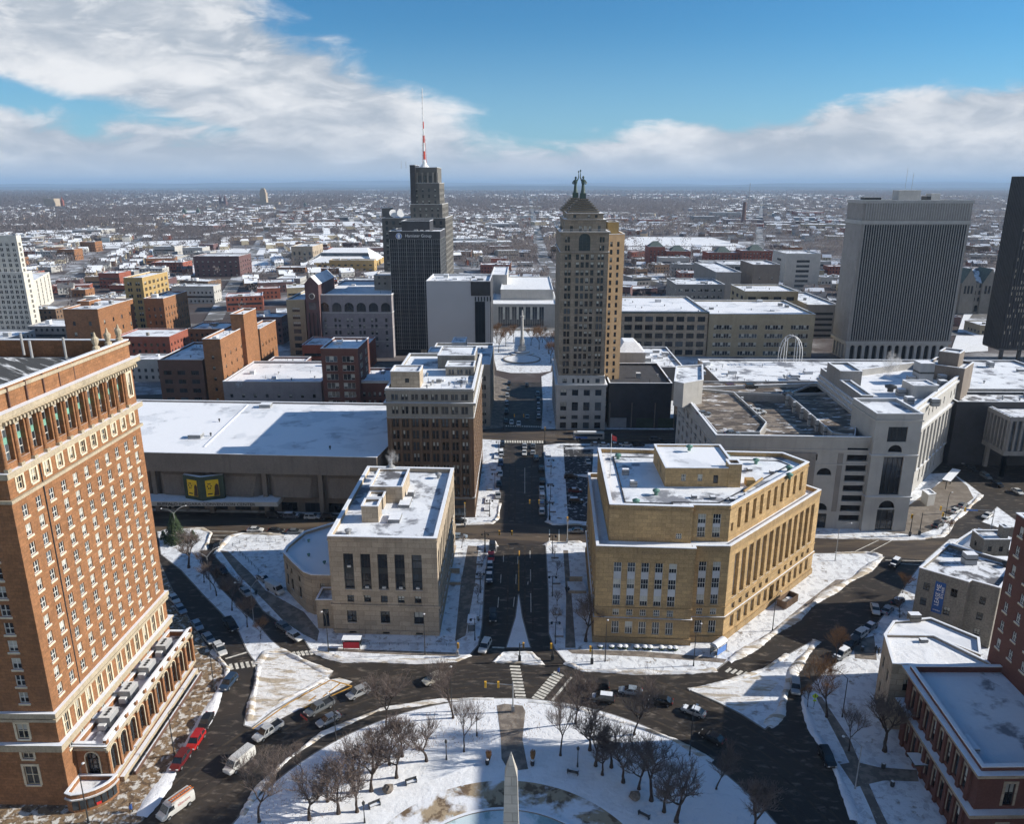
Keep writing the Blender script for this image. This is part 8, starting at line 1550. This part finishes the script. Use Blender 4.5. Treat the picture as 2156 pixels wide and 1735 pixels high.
# flat-roofed commercial buildings, each one a thing
lowc = [('red brick', 'brick_red'), ('dark brick', 'brick_purple'), ('beige', 'stone_beige'), ('pale grey', 'conc_white'), ('grey', 'conc_grey'), ('orange brick', 'brick_orange'), ('brown', 'brick_brown'), ('white', 'stone_white')]
cands = []
for gy in range(345, 1500, 34):
    for gx in range(-int(gy * .72), int(gy * .72), 46):
        x, y = gx + rf.uniform(-12, 12), gy + rf.uniform(-8, 8)
        if x > 20 and y < 480: continue
        if abs(x) < 28 and y < 560: continue
        if blocked(x, y, 16) or near_road(x, y, 20) or infield(x, y): continue
        if rf.random() > (.85 if y < 900 else .45 if y < 1200 else .3): continue
        cands.append((x, y))
n_low = 0
for x, y in cands[:235]:
    nm, wm = rf.choice(lowc); w_, d_, h_ = rf.uniform(14, 36), rf.uniform(12, 26), rf.choice((5, 6, 7, 9, 11, 14)) * (1.2 if y < 620 and rf.random() < .2 else 1); a_ = rf.choice((0, 0, .3, -.25)) if y > 560 else 0
    b = MB(); b.box(-w_ / 2, w_ / 2, -d_ / 2, d_ / 2, 0, h_, wm, 'roof_snow'); b.ring(rect(-w_ / 2, w_ / 2, -d_ / 2, d_ / 2), h_, h_ + .7, .1, .35, wm, 'snow_cap')
    for j in range(int(h_ / 3.6)):
        if rf.random() < .3: b.box(-w_ / 2 + 1, w_ / 2 - 1, -d_ / 2 - .06, -d_ / 2, 1.2 + 3.6 * j, 2.8 + 3.6 * j, 'glass_dark')
        else:
            for i in range(int(w_ / 3.4)): q = -w_ / 2 + 1.9 + 3.4 * i; b.box(q - .65, q + .65, -d_ / 2 - .06, -d_ / 2, 1.2 + 3.6 * j, 2.9 + 3.6 * j, 'glass_dark')
            s_ = 1 if x < 0 else -1
            for i in range(int(d_ / 4)): q = -d_ / 2 + 2 + 4 * i; b.box(s_ * w_ / 2 - .06, s_ * w_ / 2 + .06, q - .6, q + .6, 1.2 + 3.6 * j, 2.8 + 3.6 * j, 'glass_dark')
    for i in range(rf.randint(1, 5)): q, v = rf.uniform(-w_ * .4, w_ * .4), rf.uniform(-d_ * .35, d_ * .35); s2 = rf.uniform(.6, 1.8); b.box(q - s2, q + s2, v - s2, v + s2, h_, h_ + rf.uniform(.8, 2.6), rf.choice(('steel_grey', 'steel_white', 'brick_grey')), 'snow_cap')
    o = b.build('low_building', off=(0, 0, 0)); o.location = (x, y, 0); o.rotation_euler = (0, 0, a_); n_low += 1
    px__ = PX(x, y, 0)[0]; sd_ = ('above the far left edge', 'above the hotel roof', 'near the tan tower', 'above the low brown store', 'beside the white arena', 'left of the antenna tower', 'behind the glass slab', 'behind the library', 'behind the pale tower', 'right of the pale tower', 'above the ornate store', 'near the white grid block', 'left of the ribbed tower', 'behind the ribbed tower', 'by the black tower')[max(0, min(14, int(px__ / 143.8)))]; shp = 'long' if w_ > 1.5 * d_ else 'deep' if d_ > w_ else 'small' if w_ < 20 else 'square'; n_st = ('one', 'two', 'three', 'four', 'five')[min(4, int(h_ / 3.6))]
    tag(o, '%s %s %s storey flat roofed building, %s, %s' % (shp, nm, n_st, 'near' if y < 560 else 'halfway out' if y < 760 else 'further out' if y < 1000 else 'distant', sd_), 'building', 'flat roofed city buildings')
    TAKEN.append(rect(x - w_ / 2, x + w_ / 2, y - d_ / 2, y + d_ / 2))
mat('house_roof_snow', (.80, .83, .88), .8, .04, .3)
for i in range(60):
    y = 930 + 1900 * rf.random() ** 1.3; x = y * rf.uniform(-.68, .68)
    if blocked(x, y, 40) or near_road(x, y, 34) or infield(x, y): continue
    w_, d_, h_ = rf.uniform(45, 115), rf.uniform(28, 55), rf.uniform(7, 13); nm, wm = rf.choice(lowc); a_ = rf.choice((0, .3, -.25, .15)); b = MB(); b.box(-w_ / 2, w_ / 2, -d_ / 2, d_ / 2, 0, h_, wm, 'house_roof_snow'); b.box(-w_ * .4, w_ * .42, -d_ / 2 - .1, -d_ / 2, h_ * .35, h_ * .6, 'glass_dark')
    for k_ in range(5): q, v, s2 = rf.uniform(-w_ * .4, w_ * .4), rf.uniform(-d_ * .35, d_ * .35), rf.uniform(1.5, 5); b.box(q - s2, q + s2, v - s2, v + s2, h_, h_ + rf.uniform(1.5, 4), 'steel_grey', 'house_roof_snow')
    o = b.build('warehouse', off=(0, 0, 0)); o.location = (x, y, 0); o.rotation_euler = (0, 0, a_); px__ = PX(x, y, 0)[0]; TAKEN.append(rect(x - w_ / 2, x + w_ / 2, y - d_ / 2, y + d_ / 2))
    tag(o, '%s %s warehouse, white roof, %s, %s' % (('long', 'large', 'wide')[i % 3], nm, 'beyond the flat city blocks' if y < 1500 else 'among the far houses', ('far left', 'left of the arena', 'behind the arena', 'by the antenna tower', 'behind the library', 'right of the pale tower', 'near the tall chimney', 'left of the ribbed tower', 'far right')[max(0, min(8, int(px__ / 240)))]), 'warehouse', 'distant warehouses')
# houses along streets in differently turned grids
hs = []
def zone(x0, x1, y0, y1, ang, step, lot, keep):
    cx_, cy_ = (x0 + x1) / 2, (y0 + y1) / 2; R_ = hypot(x1 - x0, y1 - y0) / 2; n = int(R_ / step) + 1
    for i in range(-n, n):
        for s_ in (-1, 1):
            m_ = int(R_ / lot)
            for j in range(-m_, m_):
                if rf.random() > keep: continue
                u, v = i * step + s_ * step * .27 + rf.uniform(-1.5, 1.5), j * lot + rf.uniform(-1.5, 1.5)
                if j % 12 == 0: continue
                x, y = cx_ + u * cos(ang) - v * sin(ang), cy_ + u * sin(ang) + v * cos(ang)
                if x0 <= x < x1 and y0 <= y < y1 and abs(x - y * .0) < y * .74 + 20: hs.append((x, y, ang + (pi / 2) + rf.uniform(-.05, .05)))
zone(-1000, -30, 700, 1500, .35, 66, 13, .80); zone(-30, 1000, 620, 1500, -.2, 66, 13, .62)
zone(-1900, 100, 1500, 2600, .25, 70, 15, .62); zone(100, 1900, 1500, 2600, -.3, 70, 15, .55)
zone(-3300, 3300, 2600, 4500, .15, 95, 26, .30); zone(-5200, 5200, 4500, 7600, .3, 140, 60, .25)
hs = [h_ for h_ in hs if not (blocked(h_[0], h_[1], 8) if h_[1] < 2900 else False) and not near_road(h_[0], h_[1], 14) and not infield(h_[0], h_[1])]
hs = [h_ for h_ in hs if dens(h_[0], h_[1]) > -.12 or rf.random() < .2]
hs.sort(key=lambda q: q[1])
prot = []
for i in range(28):
    cn = HC[i % 8][0]; sn_ = (2, 1, 2, 1, 2, 0, 2)[i % 7]; prot.append((house_mb(rf.uniform(7, 9.5), rf.uniform(10, 15), rf.uniform(5, 7), rf.uniform(2.4, 3.6), cn, sn_), cn, sn_))
pm = [p[0].mesh('house') for p in prot]
for i, (x, y, a_) in enumerate(hs[:296]):
    k_ = rf.randrange(len(pm)); o = obj('gabled_house', pm[k_], None, (x, y, 0), a_ + (pi if rf.random() < .5 else 0)); cn, sn_ = prot[k_][1:]
    tag(o, '%s gabled house, %s roof, %s' % (cn, ('bare dark', 'half snowy', 'snow white')[sn_], ('above the hotel roof', 'above the tan tower', 'beside the arena', 'left of the antenna tower', 'between the two towers', 'right of the pale tower', 'above the apartment blocks', 'behind the ribbed tower')[max(0, min(7, int(PX(x, y, 0)[0] / 270)))]), 'house', 'nearest gabled houses beyond downtown')
hm = MB(); mi_ = {}
for (x, y, a_) in hs[296:]:
    big = 1 if y < 2600 else 1.6 if y < 4500 else 2.6
    sp_ = .7 if y < 1800 else .55 if y < 3000 else .4; cn = rf.choice(HC)[0]; w_, l_, h_ = rf.uniform(7, 10) * big, rf.uniform(10, 16) * big, rf.uniform(5, 7.5) * (1 if big < 2 else 1.1)
    if rf.random() < .075: w_, l_, h_ = w_ * rf.uniform(2.5, 5), l_ * rf.uniform(2.5, 5), h_ * 1.2; sp_ = .95
    x_, y_ = w_ / 2, l_ / 2; ca, sa = cos(a_), sin(a_); rise = 2.8 * big ** .5 if w_ < 14 * big else .2
    P_ = [(-x_, -y_, 0), (x_, -y_, 0), (x_, y_, 0), (-x_, y_, 0), (-x_, -y_, h_), (x_, -y_, h_), (x_, y_, h_), (-x_, y_, h_), (0, -y_, h_ + rise), (0, y_, h_ + rise)]
    P_ = [(x + p[0] * ca - p[1] * sa, y + p[0] * sa + p[1] * ca, p[2]) for p in P_]; sr = 'house_roof_snow' if rf.random() < sp_ else 'house_roof_bare'; s2 = 'house_roof_snow' if rf.random() < sp_ else 'house_roof_bare'
    o_ = len(hm.v); hm.v += P_; mw = hm.mi('house_' + cn.replace(' ', '_')); m1, m2 = hm.mi(sr), hm.mi(s2)
    for f, m_ in (((0, 1, 5, 8, 4), mw), ((1, 2, 6, 5), mw), ((2, 3, 7, 9, 6), mw), ((3, 0, 4, 7), mw), ((4, 8, 9, 7), m1), ((8, 5, 6, 9), m2)): hm.f.append(tuple(o_ + j for j in f)); hm.m.append(m_)
o = hm.build('houses', off=(0, 0, 0), kind='stuff')
# bare trees too many to count: sprays of thin twigs in each crown
def far_trees(name, n, y0, y1, pw, k, size, tri, pat, m):
    b = MB(); c_ = 0; mi__ = b.mi(m); cl = [(rf.uniform(-.74, .74), y0 + (y1 - y0) * rf.random() ** pw, rf.uniform(.02, .09)) for _ in range(pat)]
    while c_ < n:
        if rf.random() < .55: q = rf.choice(cl); y = q[1] * (1 + rf.gauss(0, .06)); x = q[1] * (q[0] + rf.gauss(0, q[2]))
        else: y = y0 + (y1 - y0) * rf.random() ** pw; x = y * rf.uniform(-.76, .76)
        if dens(x, y) > .0 and rf.random() < .72: continue
        c_ += 1
        if y < 560 or (y < 1600 and blocked(x, y, 3)) or near_road(x, y, 8): continue
        if infield(x, y) and rf.random() < .85: continue
        h_ = rf.uniform(.7, 1.25) * size; r_ = h_ * .42
        for i in range(k):
            a = rf.uniform(0, 6.28); zz = rf.uniform(.3, 1); rr_ = r_ * rf.random() ** .6 * (1.1 - abs(zz - .6) * 1.2); px_, py_, pz_ = x + cos(a) * rr_, y + sin(a) * rr_, zz * h_
            t = tri * rf.uniform(.6, 1.3); dx_, dz_ = rf.uniform(-1, 1) * t, rf.uniform(.4, 1) * t; o_ = len(b.v)
            b.v += [(px_ - t * .22, py_ - t * .2, pz_ - dz_ * .5), (px_ + t * .22, py_ + t * .2, pz_ - dz_ * .5), (px_ + dx_, py_ + rf.uniform(-1, 1) * t * .6, pz_ + dz_)]; b.f.append((o_, o_ + 1, o_ + 2)); b.m.append(mi__)
    b.build(name, off=(0, 0, 0), kind='stuff')
mat('far_twig', (.098, .086, .09), .95, .3, .05)
far_trees('distant_trees', 6500, 560, 1700, .7, 26, 12, 1.8, 40, 'far_twig'); far_trees('distant_trees', 16000, 1500, 4200, .8, 12, 14, 4.2, 70, 'far_twig'); far_trees('distant_woods', 20000, 3800, 12000, 1.1, 6, 18, 11, 110, 'far_twig')
# low hills on the horizon
b = MB(); nh = 120
for rk, (Y_, hh3, sd2) in enumerate(((19000, 60, 1), (27000, 150, 4), (36000, 250, 9))):
    pr = [(-.9 * Y_ * 1.1 + 1.98 * Y_ * i / nh, hh3 * (.55 + .25 * sin(i * .11 + sd2) + .15 * sin(i * .31 + sd2 * 2) + .05 * sin(i * .9)) * (1 + .25 * (i / nh))) for i in range(nh + 1)]
    for (xa, za), (xb, zb_) in zip(pr[:-1], pr[1:]):
        b.quad((xa, Y_ - 3000, 0), (xb, Y_ - 3000, 0), (xb, Y_, zb_), (xa, Y_, za), 'hill_wood' if mat('hill_wood', (.05, .055, .055), .95, .35, .002) else 0); b.quad((xb, Y_ + 3000, 0), (xa, Y_ + 3000, 0), (xa, Y_, za), (xb, Y_, zb_), 'hill_wood')
structure('hills', b)

# ------------------------------------------------------------------ rising steam
sm = bpy.data.materials.new('steam'); sm.use_nodes = True; MATS['steam'] = sm; k = N(sm.node_tree); k.n.clear()
ou = k.add('ShaderNodeOutputMaterial'); pv_ = k.add('ShaderNodeVolumePrincipled'); tc_ = k.add('ShaderNodeTexCoord'); nz = k.noise(tc_.outputs['Object'], 1.1, 4, .7, .8)
ln = k.add('ShaderNodeVectorMath', operation='LENGTH'); k.l.new(tc_.outputs['Object'], ln.inputs[0])
k.l.new(k.math('MULTIPLY', k.ramp(k.math('SUBTRACT', nz, k.math('MULTIPLY', ln.outputs['Value'], .10)), .36, .6), .9), pv_.inputs['Density']); pv_.inputs['Color'].default_value = (.95, .95, .97, 1); k.l.new(pv_.outputs[0], ou.inputs['Volume'])
for x, y, z, sx_, sz_, lb in ((-34.0, 186, 29.2, 1.9, 2.6, 'white steam puff rising from the flue of the tan stone building'), (*G(503, 815, 14), 15.5, 1.8, 2.4, 'white steam puff above the low lavender block'), (*G(1880, 755, 40), 38, 3.2, 5.5, 'thin steam rising above the angled courthouse roof')):
    b = MB(); b.lathe([(.3, -2), (1.2, -1.2), (1.7, 0), (1.5, 1.2), (.4, 2)], 12, 'steam'); o = b.build('steam', off=(0, 0, 0)); o.location = (x, y, z); o.scale = (sx_ / 1.7, sx_ / 1.7, sz_ / 2); tag(o, lb, 'steam', None, 'stuff')
# ------------------------------------------------------------------ air
hz = bpy.data.materials.new('haze'); hz.use_nodes = True; k = N(hz.node_tree); k.n.clear(); ou = k.add('ShaderNodeOutputMaterial'); v_ = k.add('ShaderNodeVolumePrincipled')
v_.inputs['Density'].default_value = HAZE_D; v_.inputs['Color'].default_value = (.45, .66, .95, 1); v_.inputs['Anisotropy'].default_value = 0.0; k.l.new(v_.outputs[0], ou.inputs['Volume']); MATS['haze'] = hz
b = MB(); b.box(-61000, 61000, -300, 71000, -1.5, 330, 'haze'); b.build('haze', off=(0, 0, 0), kind='stuff')
